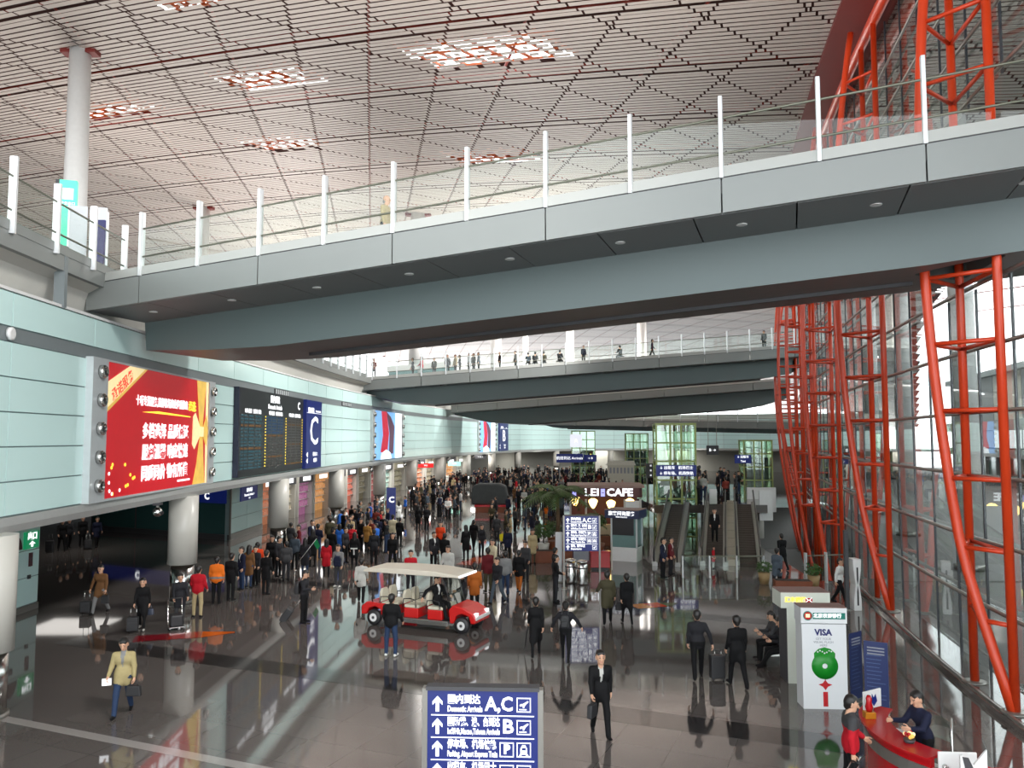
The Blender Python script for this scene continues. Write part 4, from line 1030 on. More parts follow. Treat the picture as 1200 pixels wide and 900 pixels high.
g = empty('desk_board', (7.04, 13.58, 1.0), R(-4), 'white panel with round steel knob at the end of red desk', 'panel')
MB().box(0.0, 0.62, -0.02, 0.02, -0.24, 0.24).build('panel', M_white, g, bevel=0.015)
o = MB().lathe([(0.05, 0), (0.05, 0.04), (0.035, 0.06)], 14).build('knob', M_chrome, g, (0.1, -0.02, 0.0)); o.rotation_euler = (R(90), 0, 0)
g = empty('monitor', (7.0, 15.9, 1.1), R(30), 'white desk monitor facing away on red desk beside small red figurine', 'monitor')
MB().box(-0.02, 0.02, -0.02, 0.02, 0, 0.1).build('stand', M_tran, g); MB().box(-0.26, 0.26, -0.02, 0.02, 0.08, 0.42).build('screen_back', M_white, g, bevel=0.01)
MB().prism([(0.02, 0.12), (0.12, 0.2), (0.08, 0.34), (0.02, 0.28), (-0.03, 0.36), (-0.04, 0.2)], 0.006, 'y', -0.028).build('dark_mark', M_blue, g)
g = empty('figurine', (6.80, 15.58, 1.1), 0, 'small red figurine on a gold stand on the red desk', 'figurine')
MB().box(-0.1, 0.1, -0.08, 0.08, 0, 0.12).build('gold_stand', mat('brass', srgb(200, 130, 30), 0.35, 0.4), g, bevel=0.01)
MB().lathe([(0.05, 0.12), (0.075, 0.2), (0.05, 0.3), (0.06, 0.36), (0.03, 0.42)], 10).build('body', M_deskred, g)
g = empty('flower_arrangement', (6.95, 14.35, 1.1), 0, 'low arrangement of cream and red flowers on the desk end', 'flowers')
MB().lathe([(0.08, 0), (0.1, 0.06)], 10).build('bowl', M_dark, g)
for k in range(16):
    a = rnd.random() * 6.28; r = rnd.random() * 0.11
    MB().sphere((r * math.cos(a), r * math.sin(a), 0.1 + 0.05 * rnd.random()), 0.035, 7, 0).build('flower', (MATS['pale_gold'], M_deskred, MATS['gold_ribbon'])[k % 3], g)
g = empty('swivel_chair', (8.2, 14.46, 0), 0, 'small red bucket swivel chair beside the white desk panel', 'chair')
MB().lathe([(0.03, 0.42), (0.2, 0.44), (0.24, 0.62), (0.22, 0.6), (0.18, 0.48), (0.001, 0.46)], 14).build('seat', M_deskred, g); MB().tube([(0, 0, 0.03), (0, 0, 0.44)], 0.03, 8).build('stem', M_chrome, g); MB().lathe([(0.22, 0), (0.22, 0.02), (0.03, 0.05)], 14).build('base', M_chrome, g)

c = fl(968, 831)
g = empty('bank_kiosk', (c.x, c.y, 0), R(-3), 'white bank machine housing printed with VISA, green disc and red tassel', 'kiosk')
M_board = mat('board_white', srgb(214, 216, 218), 0.4, var=0.02)
MB().box(-0.52, 0.52, 0, 0.5, 0.0, 1.98).build('body', M_board, g); MB().box(-0.54, 0.54, -0.02, 0.52, 2.0, 2.36).build('header', M_board, g)
MB().box(-0.54, 0.54, -0.02, 0.52, 2.36, 2.38).build('top', mat('brown_top', srgb(128, 104, 98), 0.5), g)
G_ = mat('bank_green', srgb(14, 110, 96), 0.4); M_navy = mat('navy_ink', srgb(24, 30, 96), 0.4); M_inkgrey = mat('grey_ink', srgb(140, 142, 150), 0.5)
MB().box(-0.26, 0.5, -0.026, -0.02, 2.1, 2.25).build('green_strip', G_, g)
o = MB().lathe([(0.11, 0), (0.11, 0.008)], 24).build('emblem', M_deskred, g, (-0.38, -0.02, 2.18)); o.rotation_euler = (R(90), 0, 0)
o = MB().lathe([(0.09, 0.0), (0.11, 0.0), (0.11, 0.012), (0.09, 0.012)], 24, caps=False).build('emblem_ring', G_, g, (-0.38, -0.02, 2.18)); o.rotation_euler = (R(90), 0, 0)
MB().box(-0.43, -0.33, -0.032, -0.028, 2.14, 2.22).build('emblem_mark', mat('pale_gold', (1, 1, 1)), g)
text('lettering', '北京农商银行', 0.11, M_lit, g, (0.08, -0.028, 2.175), bold=0.002, depth=0.002)
text('lettering', 'VISA', 0.2, M_navy, g, (-0.02, -0.002, 1.78), bold=0.008, depth=0.003)
for k, tx in enumerate(('GET YOUR', 'VISUAL FLASH', 'HERE')): text('lettering', tx, 0.075, M_inkgrey, g, (-0.02, -0.002, 1.63 - k * 0.075), depth=0.002)
def ring(nm, r0, r1, m, x, z, par, y=-0.004):
    o = MB().lathe([(r0, 0), (r1, 0), (r1, 0.006), (r0, 0.006)], 32, caps=False).build(nm, m, par, (x, y, z)); o.rotation_euler = (R(90), 0, 0); return o
M_gr = mat('jade_green', srgb(10, 128, 28), 0.4, var=0.1)
ring('jade_disc', 0.06, 0.31, M_gr, 0, 1.0, g, 0.0)
MB().prism([(-0.24, 1.14), (-0.25, 1.3), (-0.14, 1.4), (0, 1.44), (0.14, 1.4), (0.25, 1.3), (0.24, 1.14), (0.1, 1.24), (-0.1, 1.24)], 0.005, 'y', -0.005).build('jade_crest', M_gr, g)
for k in range(7): ring('crest_hole', 0.001, 0.018, M_board, -0.16 + 0.053 * k, 1.33 + 0.03 * math.sin(k * 1.5), g, -0.004)
MB().box(-0.008, 0.008, -0.005, 0, 0.62, 0.72).build('cord', M_deskred, g)
MB().prism([(-0.16, 0.57), (-0.06, 0.6), (0, 0.68), (0.06, 0.6), (0.16, 0.57), (0.06, 0.52), (0, 0.44), (-0.06, 0.52)], 0.005, 'y', -0.005).build('knot', M_deskred, g)
MB().box(-0.055, 0.055, -0.005, 0, 0.06, 0.4).build('tassel', M_deskred, g)
c = fl(924, 801)
g = empty('bank_kiosk', (c.x, c.y, 0), R(-2), 'plain white bank machine housing with gold lettered header and brown top', 'kiosk')
M_ivory = mat('ivory_panel', srgb(206, 210, 198), 0.45, var=0.02)
MB().box(0, 1.0, 0, 0.7, 0.0, 1.95).build('body', M_ivory, g); MB().box(-0.16, 1.12, -0.03, 0.75, 1.95, 2.35).build('header', M_ivory, g)
MB().box(-0.16, 1.12, -0.03, 0.75, 2.35, 2.37).build('top', MATS['brown_top'], g); MB().box(-0.01, 0.0, 0.02, 0.7, 0.0, 1.95).build('side', M_dark, g)
text('lettering', '汇丰银行', 0.14, M_yell, g, (0.22, -0.035, 2.16), bold=0.004, depth=0.003)
MB().box(0.48, 0.66, -0.036, -0.03, 2.1, 2.22).build('logo_field', M_lit, g)
MB().prism([(0.48, 2.1), (0.48, 2.22), (0.54, 2.16)], 0.004, 'y', -0.04).build('logo_triangle', M_deskred, g); MB().prism([(0.66, 2.1), (0.66, 2.22), (0.6, 2.16)], 0.004, 'y', -0.04).build('logo_triangle', M_deskred, g)
MB().prism([(0.5, 2.22), (0.64, 2.22), (0.57, 2.16)], 0.004, 'y', -0.04).build('logo_triangle', M_deskred, g); MB().prism([(0.5, 2.1), (0.64, 2.1), (0.57, 2.16)], 0.004, 'y', -0.04).build('logo_triangle', M_deskred, g)
def banner(px, py, Y, w, h, rz, lb):
    c = at(px, py, Y)
    g = empty('banner_stand', (c.x, c.y, 0), rz, lb, 'banner')
    MB().box(-w/2, w/2, -0.012, 0.012, 0.05, h).build('banner', mat('banner_navy', srgb(30, 44, 92), 0.4, var=0.1), g)
    for k in range(3): MB().box(-w * 0.36, w * 0.36, -0.016, -0.012, h - 0.16 - k * 0.07, h - 0.13 - k * 0.07).build('heading_line', M_inkgrey, g)
    for k in range(12): MB().box(-w * 0.4, w * (0.1 + 0.3 * rnd.random()), -0.016, -0.012, 0.3 + k * 0.09, 0.315 + k * 0.09).build('text_line', mat('faint_blue_ink', srgb(70, 90, 130), 0.5), g)
    MB().box(-w/2, w/2, -0.14, 0.14, 0, 0.05).build('base', M_tran, g)
banner(1002, 745, 20.0, 0.55, 1.65, R(38), 'narrow navy banner stand right behind the VISA machine')
banner(1026, 757, 19.2, 0.52, 1.62, R(-30), 'navy banner stand angled behind the red desk')
c = fl(1006, 716)
g = empty('scanner_gate', (c.x, c.y, 0), R(0), 'white flared scanner pillar with dark slot by the glazing', 'scanner')
MB().prism([(-0.14, 0), (-0.14, 0.4), (-0.07, 0.95), (-0.14, 1.5), (-0.16, 1.9), (0.16, 1.9), (0.14, 1.5), (0.07, 0.95), (0.14, 0.4), (0.14, 0)], 0.5, 'y', 0).build('body', M_white, g, bevel=0.02)
MB().prism([(-0.03, 0.2), (-0.03, 0.7), (0, 0.95), (-0.03, 1.15), (-0.03, 1.6), (0.03, 1.6), (0.03, 1.15), (0, 0.95), (0.03, 0.7), (0.03, 0.2)], 0.01, 'y', -0.008).build('slot', M_black, g)
c = fl(997, 716)
g = empty('dark_post', (c.x - 0.02, c.y + 0.25, 0), 0, 'tall slim dark post beside the white scanner pillar', 'post')
MB().box(-0.07, 0.07, -0.07, 0.07, 0, 2.95).build('shaft', M_dark, g); MB().box(-0.14, 0.14, -0.14, 0.14, 0, 0.03).build('foot', M_tran, g)
c = at(1141, 886, 13.0)
g = empty('arrow_stand', (c.x, c.y, 0), R(-8), 'small stand with white pointed top and dark panel near the glazing', 'stand')
MB().prism([(-0.2, 0), (-0.2, c.z), (-0.16, c.z + 0.0), (0.0, c.z - 0.14), (0.16, c.z + 0.06), (0.2, c.z + 0.1), (0.2, 0)], 0.04, 'y', 0).build('board', M_white, g)
MB().prism([(-0.17, c.z - 0.02), (-0.08, c.z - 0.03), (0.06, c.z - 0.35), (-0.1, c.z - 0.35)], 0.01, 'y', -0.012).build('dark_stripe', M_dark, g)
# bench row where two people sit
c = fl(925, 776)
g = empty('bench', (c.x, c.y, 0), R(90), 'steel row seat in front of the white bank machines', 'bench')
MB().box(-0.9, 0.9, -0.04, 0.04, 0.34, 0.38).build('beam', M_chrome, g)
for k in range(3):
    x = -0.6 + 0.6 * k
    MB().box(x - 0.27, x + 0.27, -0.02, 0.42, 0.38, 0.42).build('seat', M_dark, g, bevel=0.015)
    o = MB().box(x - 0.27, x + 0.27, -0.1, -0.06, 0.45, 0.85).build('backrest', M_dark, g, bevel=0.015)
for x in (-0.75, 0.75):
    MB().box(x - 0.03, x + 0.03, -0.25, 0.4, 0, 0.03).build('leg', M_chrome, g); MB().box(x - 0.03, x + 0.03, -0.03, 0.03, 0.03, 0.34).build('leg', M_chrome, g)

# ------------------------------------------------------------------ planters, railings at the void, travelators
M_leaf = mat('leaf_green', srgb(52, 84, 30), 0.5, var=0.4, scale=9); M_palm = mat('palm_green', srgb(66, 92, 44), 0.5, var=0.35, scale=5); M_soil = mat('soil', (0.03, 0.02, 0.015), 0.9)
M_wood = mat('planter_wood', srgb(120, 62, 34), 0.5, var=0.2, scale=4)
def bush(g, r, z, n=120, m=M_leaf, lf=0.1):
    mb = MB()
    for k in range(n):
        d = Vector((rnd.gauss(0, 1), rnd.gauss(0, 1), rnd.gauss(0, 1))).normalized(); c = d * r * (0.6 + 0.4 * rnd.random()); c.z = c.z * 0.85 + z
        a = Vector((rnd.gauss(0, 1), rnd.gauss(0, 1), rnd.gauss(0, 0.6))).normalized(); b = a.cross(d).normalized(); s = lf * rnd.uniform(0.7, 1.3)
        mb.add([c - a * s, c + b * s * 0.4 + d * 0.02, c + a * s, c - b * s * 0.4 + d * 0.02], [(0, 1, 2, 3)])
    o = mb.build('foliage', m, g); return o
def planter(px, py, label, w=1.5, d=0.6, h=0.5, pxr=None):
    c = fl(px, py); g = empty('planter_box', (c.x, c.y, 0), R(-8), label, 'planter')
    MB().box(-w/2, w/2, -d/2, d/2, 0, h).build('box', M_wood, g, bevel=0.02); MB().box(-w/2 + 0.05, w/2 - 0.05, -d/2 + 0.05, d/2 - 0.05, h - 0.02, h + 0.01).build('soil', M_soil, g)
    MB().box(-w/2 - 0.01, w/2 + 0.01, -d/2 - 0.01, -d/2, h * 0.45, h * 0.55).build('brass_strip', mat('brass', (1, 1, 1)), g)
    return g
planter(929, 694, 'low red brown planter box by the glass railing', 1.5)
for px, py, lb in ((958, 690, 'bushy green plant in square pot beside red brown planter'), (899, 686, 'green plant in tan pot at the foot of the travelator rail')):
    c = fl(px, py); g = empty('potted_plant', (c.x, c.y + 0.4, 0), 0, lb, 'plant'); MB().lathe([(0.2, 0), (0.27, 0.5), (0.24, 0.5)], 12).build('pot', mat('tan_pot', srgb(150, 124, 84), 0.6), g); bush(g, 0.36, 0.72, 110); MB().tube([(0, 0, 0.4), (0, 0, 0.8)], 0.02, 5).build('stem', M_soil, g)
rl = empty('glass_railing', (0, 0, 0), 0, 'glass railing with steel posts in front of the void, behind the planter', 'railing')
pts = [Vector((13.0 + 0.0 * k, 35.8 + 0.0 * k, 0)) + Vector((k * 0.98, 0.2 * k, 0)) for k in range(3)]
railing(rl, pts, 1.35, 0.9, (0.9,), post_w=0.7)
rl = empty('glass_railing', (0, 0, 0), 0, 'low glass railing with steel posts closing off the foot of the travelators', 'railing')
a, b = fl(757, 677), fl(893, 679); pts = [a.lerp(b, k / 4) for k in range(5)]
pts = [fl(800, 677).lerp(fl(895, 677), k / 3) for k in range(4)]
railing(rl, pts, 1.0, 0.95, (0.98,), post_w=0.6)
M_step = mat('travelator_tread', srgb(52, 44, 40), 0.5, 0.3, var=0.3, scale=12); M_skirt = mat('travelator_skirt', srgb(150, 150, 146), 0.3, 0.5); M_rub = mat('handrail_rubber', (0.015, 0.014, 0.014), 0.4)
def travelator(p0, p1, w, lb):
    p0, p1 = Vector(p0), Vector(p1); d = p1 - p0; hd = Vector((d.x, d.y, 0)).normalized(); s = Vector((hd.y, -hd.x, 0))
    g = empty('travelator', p0, 0, lb, 'travelator'); d0 = Vector((0, 0, 0))
    n = 26
    tr = MB()
    for k in range(n):
        a = d * (k / n); b = d * ((k + 0.9) / n); up = Vector((0, 0, 0.08))
        tr.add([a - s * w/2 + up, a + s * w/2 + up, b + s * w/2 + up, b - s * w/2 + up, a - s * w/2, a + s * w/2, b + s * w/2, b - s * w/2], [(0, 1, 2, 3), (0, 4, 5, 1), (1, 5, 6, 2), (2, 6, 7, 3), (3, 7, 4, 0)])
    tr.build('tread_belt', M_step, g)
    for sg in (-1, 1):
        o = s * (sg * (w/2 + 0.14))
        mb = MB(); z0, z1 = Vector((0, 0, -0.6)), Vector((0, 0, 0.22)); e = s * 0.13
        v = []
        for q in (d0, d): v += [q + o - e + z0, q + o + e + z0, q + o + e + z1, q + o - e + z1]
        mb.add(v, [(0, 1, 2, 3), (7, 6, 5, 4), (0, 4, 5, 1), (1, 5, 6, 2), (2, 6, 7, 3), (3, 7, 4, 0)]); mb.build('skirt', M_skirt, g)
        gm = MB(); n_ = s * 0.01; z2 = Vector((0, 0, 0.95)); v = []
        for q in (d0, d): v += [q + o - n_ + z1, q + o + n_ + z1, q + o + n_ + z2, q + o - n_ + z2]
        gm.add(v, [(0, 1, 2, 3), (7, 6, 5, 4), (0, 4, 5, 1), (1, 5, 6, 2), (2, 6, 7, 3), (3, 7, 4, 0)]); gm.build('glass_side', M_lift_glass, g)
        MB().tube([-hd * 0.5 + o + Vector((0, 0, 0.3)), -hd * 0.6 + o + Vector((0, 0, 0.6)), -hd * 0.4 + o + Vector((0, 0, 0.9)), o + z2 + hd * 0.2, d + o + z2], 0.045, 6).build('handrail', M_rub, g)
    return g
T0 = [(7.75, 40.6), (10.2, 40.8), (11.95, 40.8)]
TD = Vector((2.75, 10.2, 2.2))
tls = ['dark narrow travelator rising beside the glass lift, couple at its foot', 'travelator with a dark dressed rider, left of the steel divider', 'empty travelator right of the steel divider']
for (x, y), lb in zip(T0, tls): travelator((x, y, 0), Vector((x, y, 0)) + TD, 0.85, lb)
g = empty('divider', (11.08, 40.8, 0), 0, 'pale steel divider deck between the two paired travelators', 'divider')
s = Vector((0.965, -0.26, 0)) * 0.2; mb = MB()
v = []
for q in (Vector((0, 0, 0)), TD): v += [q - s + Vector((0, 0, -0.5)), q + s + Vector((0, 0, -0.5)), q + s + Vector((0, 0, 0.3)), q - s + Vector((0, 0, 0.3))]
mb.add(v, [(0, 1, 2, 3), (7, 6, 5, 4), (0, 4, 5, 1), (1, 5, 6, 2), (2, 6, 7, 3), (3, 7, 4, 0)]); mb.build('deck', mat('divider_steel', srgb(168, 158, 146), 0.4, 0.3), g)
for k in range(8):
    q = TD * ((k + 0.5) / 8); MB().box(-0.18, 0.18, -0.02, 0.02, 0.29, 0.315).build('cleat', M_tran, g, q, R(-15))
# raised platform the travelators lead to
pf = [(9.0, 51.0), (16.2, 51.0), (21.5, 74), (8.5, 74)]
plat = tag(MB().prism(pf, 0.5, off=1.7).build('floor_platform', M_floor), kind='structure')
for x, y in ((9.6, 52), (16.0, 52), (20.6, 73), (9.0, 73), (14.8, 62)):
    MB().lathe([(0.25, 0), (0.25, 1.7)], 14).build('support', M_col, plat, (x, y, 0))
MB().box(15.75, 16.6, 51.2, 51.35, 1.2, 3.1).build('parapet', M_white, plat); MB().box(16.4, 18.4, 56, 56.15, 1.3, 3.0).build('parapet', M_white, plat); MB().box(12.55, 13.0, 51.0, 51.1, 1.4, 3.2).build('parapet', M_white, plat)

# ------------------------------------------------------------------ glass lifts
M_lime = mat('lime_frame', srgb(150, 166, 96), 0.4, 0.1)
def lift(x, y, w, d, h, rz, lb, nlev):
    g = empty('glass_lift', (x, y, 0), rz, lb, 'lift')
    for px, py in ((0, 0), (w, 0), (0, d), (w, d), (w * 0.36, 0), (w * 0.64, 0)): MB().box(px - 0.06, px + 0.06, py - 0.06, py + 0.06, 0, h).build('post', M_lime, g)
    for k in range(nlev + 1):
        z = h * k / nlev
        fr = MB(); fr.box(0, w, -0.05, 0.05, z - 0.05, z + 0.05); fr.box(0, w, d - 0.05, d + 0.05, z - 0.05, z + 0.05); fr.box(-0.05, 0.05, 0, d, z - 0.05, z + 0.05); fr.box(w - 0.05, w + 0.05, 0, d, z - 0.05, z + 0.05)
        fr.build('ring_beam', M_lime, g)
        if k < nlev:
            z1 = h * (k + 1) / nlev
            for (a0, a1, b0, b1) in ((0.06, w - 0.06, -0.01, 0.01), (0.06, w - 0.06, d - 0.01, d + 0.01), (-0.01, 0.01, 0.06, d - 0.06), (w - 0.01, w + 0.01, 0.06, d - 0.06)):
                MB().box(a0, a1, b0, b1, z + 0.05, z1 - 0.05).build('glass_pane', M_lift_glass, g)
    MB().box(0.3, w - 0.3, 0.3, d - 0.3, 2.3, 4.6).build('lift_car', mat('lift_car_dark', (0.04, 0.05, 0.05), 0.3, 0.3), g); MB().box(-0.08, w + 0.08, -0.08, d + 0.08, h, h + 0.08).build('roof', M_lime, g)
    return g
lift(9.55, 53.0, 2.55, 2.4, 7.35, R(-6), 'tall lime framed glass lift shaft between the travelators', 6)
lift(22.0, 76.0, 2.6, 2.4, 6.2, R(-6), 'second lime framed glass lift beyond the platform', 5)
lift(8.8, 118.0, 3.4, 3.0, 7.5, R(-6), 'far lime glass lift beside blue screens at hall end', 6)
lift(16.5, 116.0, 3.2, 3.0, 7.1, R(-6), 'far glass lift right of the hanging banner at hall end', 6)
def blue_sign(px0, px1, py0, py1, Y, lb, rows, hung=None, m=M_blue, stand=None):
    a, b = at(px0, py1, Y), at(px1, py0, Y)
    g = empty('hanging_sign', (a.x, Y, a.z), 0, lb, 'sign'); w, h = b.x - a.x, b.z - a.z
    MB().box(0, w, -0.06, 0.06, 0, h).build('panel', m, g)
    for k, tx in enumerate(rows):
        z = h * (1 - (k + 0.5) / len(rows))
        text('lettering', tx, h * 0.42 / max(1, len(rows) * 0.62), M_lit, g, (w * 0.5, -0.07, z), depth=0.01)
    if stand is not None:
        for x in (w * 0.12, w * 0.88): MB().box(x - 0.05, x + 0.05, -0.03, 0.07, stand - a.z, 0.05).build('post', M_tran, g)
    if hung:
        for x in (w * 0.15, w * 0.85): MB().box(x - 0.03, x + 0.03, -0.03, 0.03, h, h + hung).build('hanger', M_tran, g)
    return g
blue_sign(769, 816, 545, 558, 52.7, 'blue two row direction sign on the front of the glass lift', ('↓ 出租车   机场巴士', '↓ 停车场、机场快轨'), None)
blue_sign(861, 880, 533, 543, 75.5, 'small blue sign on the second glass lift', ('↓ 出租车', 'Taxi'))
blue_sign(652, 683, 532, 542, 117, 'long blue arrivals screen low on the far lift', ('航班到达 Arrivals',), stand=0.0); blue_sign(684, 699, 533, 541, 116.6, 'short blue screen beside the long arrivals screen', ('→ B',), stand=0.0)
blue_sign(828, 842, 522, 533, 96, 'dark blue screen hung below the pale far bridge', ('B →',), 4.2, M_dark)
blue_sign(668, 682, 509, 524, 117.8, 'white and red hanging banner on the far glass lift', ('A',), None, emis('banner_white', (0.7, 0.72, 0.8), 0.4))
blue_sign(757, 768, 543, 560, 60, 'white notice board with rows of text by the lift', ('≡', '≡', '≡'), None, M_dark, stand=2.2)
blue_sign(556, 570, 533, 538, 119, 'small dark hanging sign under the beam between far columns', ('← B →',), 0.3, M_dark)
blue_sign(490, 508, 543, 548, 93, 'lit red shop sign under the beam between far columns', ('商店',), 0.7, emis('lit_red', srgb(190, 30, 30), 0.5))
blue_sign(525, 540, 541, 546, 105.5, 'lit mint shop sign under the beam between far columns', ('CAFE',), 0.9, emis('lit_mint', srgb(150, 210, 190), 0.6))
# blue totem C
c = fl(458, 621)
g = empty('gate_totem', (c.x, c.y, 0), R(12), 'slim blue totem with white letter C beside a column', 'totem')
MB().box(-0.32, 0.32, -0.09, 0.09, 0, 2.95).build('blue_panel', M_blue, g); text('lettering', 'C', 0.55, M_lit, g, (0.02, -0.1, 2.1), bold=0.02); MB().box(-0.38, 0.38, -0.18, 0.18, 0, 0.04).build('base', M_tran, g)

# ------------------------------------------------------------------ cafe kiosk, booth, bins, plants
ck = empty('cafe_kiosk', (3.6, 49.5, 0), R(-4), 'cafe kiosk with maroon fascia reading LEI CAFE and glowing lamps', 'kiosk')
M_mar = mat('cafe_maroon', srgb(92, 40, 36), 0.5, var=0.05)
MB().box(-0.2, 4.5, -0.3, 3.2, 3.4, 3.55).build('roof', mat('cafe_roof', srgb(150, 120, 108), 0.5), ck); MB().box(-0.05, 4.35, -0.25, -0.1, 2.82, 3.4).build('fascia', M_mar, ck); MB().box(4.2, 4.35, -0.25, 3.1, 2.82, 3.4).build('fascia', M_mar, ck)
text('lettering', 'LEI', 0.62, M_lit, ck, (1.3, -0.26, 3.11), fit=0.85, bold=0.015); text('lettering', 'CAFE', 0.62, M_lit, ck, (3.0, -0.26, 3.11), fit=1.6, bold=0.025)
MB().box(1.85, 2.1, -0.27, -0.25, 2.88, 3.34).build('logo_block', emis('logo_lilac', srgb(150, 150, 226), 0.6), ck); MB().box(1.9, 2.05, -0.28, -0.27, 3.08, 3.12).build('logo_bar', M_mar, ck)
MB().box(0.1, 0.35, -0.27, -0.25, 2.85, 3.2).build('small_logo', emis('logo_lilac', (1, 1, 1), 1), ck)
for x in (0.0, 0.95, 3.3, 4.25): MB().box(x - 0.06, x + 0.06, -0.2, -0.08, 0, 2.7).build('post', M_col, ck)
MB().box(0.0, 4.3, 2.9, 3.0, 0, 2.7).build('back_wall', M_mar, ck); MB().box(0.4, 4.0, 0.3, 0.9, 0, 1.1).build('counter', mat('counter_cream', srgb(196, 180, 150), 0.4), ck); MB().box(3.3, 4.2, -0.1, 0.05, 0.0, 2.6).build('white_screen', M_white, ck)
M_bulb = emis('warm_lamp', srgb(255, 214, 120), 2.6)
for i, (px, py) in enumerate(((674, 586), (695, 589), (716, 591), (738, 589))):
    q = at(px, py, 49.9)
    g = empty('pendant_lamp', q, 0, 'glowing cream pendant lamp hanging under the LEI CAFE fascia', 'lamp', 'lamps under the cafe fascia')
    MB().lathe([(0.05, -0.36), (0.18, -0.18), (0.27, 0.04), (0.27, 0.16), (0.1, 0.26)], 12).build('shade', M_bulb, g); MB().tube([(0, 0, 0.22), (0, 0, 3.42 - q.z)], 0.015, 5).build('flex', M_dark, g)
c = fl(717, 657)
g = empty('information_booth', (c.x, c.y, 0), R(-24), 'glass information booth with navy roof band and white base', 'booth')
MB().box(0, 1.35, 0, 1.1, 0, 0.72).build('base', M_white, g); MB().box(0.02, 1.33, 0.02, 1.08, 0.72, 1.35).build('lower_glass', mat('booth_glass', srgb(110, 140, 138), 0.1, 0, 0.6), g); MB().box(0.02, 1.2, 0.0, 1.08, 1.35, 2.24).build('screen', M_black, g)
MB().box(1.2, 1.33, 0.02, 1.08, 1.35, 2.24).build('side_glass', mat('booth_glass', (1, 1, 1)), g)
for px, py in ((0.0, 0.0), (1.35, 0.0), (1.35, 1.1), (0, 1.1)): MB().box(px - 0.04, px + 0.04, py - 0.04, py + 0.04, 0.7, 2.26).build('corner_post', M_frame, g)
MB().box(-0.3, 1.55, -0.25, 1.3, 2.24, 2.66).build('roof_band', mat('booth_navy', srgb(20, 34, 74), 0.4), g); MB().box(-0.3, 1.55, -0.25, 1.3, 2.66, 2.69).build('roof_top', mat('brown_top', (1, 1, 1)), g)
text('lettering', '旅客问询服务', 0.24, M_lit, g, (0.62, -0.26, 2.49), bold=0.004); text('lettering', 'Information', 0.13, M_lit, g, (0.62, -0.26, 2.32))
for i, (px, py) in enumerate(((669, 683), (682, 685))):
    c = fl(px, py); g = empty('litter_bin', (c.x, c.y, 0), 0, 'round steel litter bin behind the wayfinding sign posts', 'bin', 'steel bins by the sign')
    MB().lathe([(0.24, 0.0), (0.26, 0.06), (0.26, 0.88), (0.22, 0.92)], 18).build('body', M_chrome, g); MB().lathe([(0.27, 0.7), (0.27, 0.76)], 18).build('band', M_dark, g)
    MB().lathe([(0.26, 0.96), (0.24, 1.03), (0.1, 1.08)], 18).build('lid', M_chrome, g); MB().lathe([(0.05, 0.9), (0.05, 1.0)], 10).build('neck', M_dark, g)
c = fl(655, 682); g = empty('lightbox', (c.x, c.y, 0), R(-20), 'tall white lightbox panel behind man in dark by the sign', 'panel'); MB().box(-0.13, 0.13, -0.1, 0.1, 0.05, 2.2).build('panel', M_board, g); MB().box(-0.2, 0.2, -0.2, 0.2, 0, 0.05).build('base', M_tran, g)
c = fl(681, 672); g = empty('notice_stand', (c.x, c.y, 0), 0, 'dark framed grey notice stand behind the bins', 'stand'); MB().box(-0.42, 0.42, -0.04, 0.04, 0.45, 1.15).build('frame', mat('maroon', (1, 1, 1)), g); MB().box(-0.36, 0.36, -0.05, -0.04, 0.6, 1.05).build('notice', M_inkgrey, g); MB().box(-0.04, 0.04, -0.03, 0.03, 0, 0.5).build('leg', M_dark, g)
c = fl(703, 668); g = empty('red_counter', (c.x, c.y, 0), 0, 'small red counter with rail post beside information booth', 'counter'); MB().box(-0.45, 0.5, 0, 0.4, 0.1, 0.85).build('body', M_deskred, g, bevel=0.02); MB().box(-0.48, 0.53, -0.03, 0.43, 0.85, 0.9).build('top', M_deskred, g); MB().box(0.56, 0.62, -0.03, 0.03, 0, 1.35).build('post', M_col, g); MB().box(-0.4, 0.45, 0.05, 0.35, 0, 0.1).build('plinth', M_dark, g)
for px, py, r, h, lb in ((637, 648, 0.55, 1.0, 'round clipped bush in pale pot near the cafe planters'), (702, 648, 0.45, 1.6, 'slim green tree in planter beside the information booth'), (648, 640, 0.5, 0.9, 'small leafy bush in brown planter box near cafe')):
    c = fl(px, py); g = empty('potted_plant', (c.x, c.y, 0), 0, lb, 'plant')
    MB().lathe([(0.24, 0), (0.34, 0.55), (0.3, 0.55)], 12).build('pot', M_col if r == 0.55 else M_wood, g); MB().tube([(0, 0, 0.4), (0, 0, h + 0.1)], 0.035, 6).build('trunk', M_soil, g); bush(g, r, h + 0.2, 220, M_palm, 0.13)
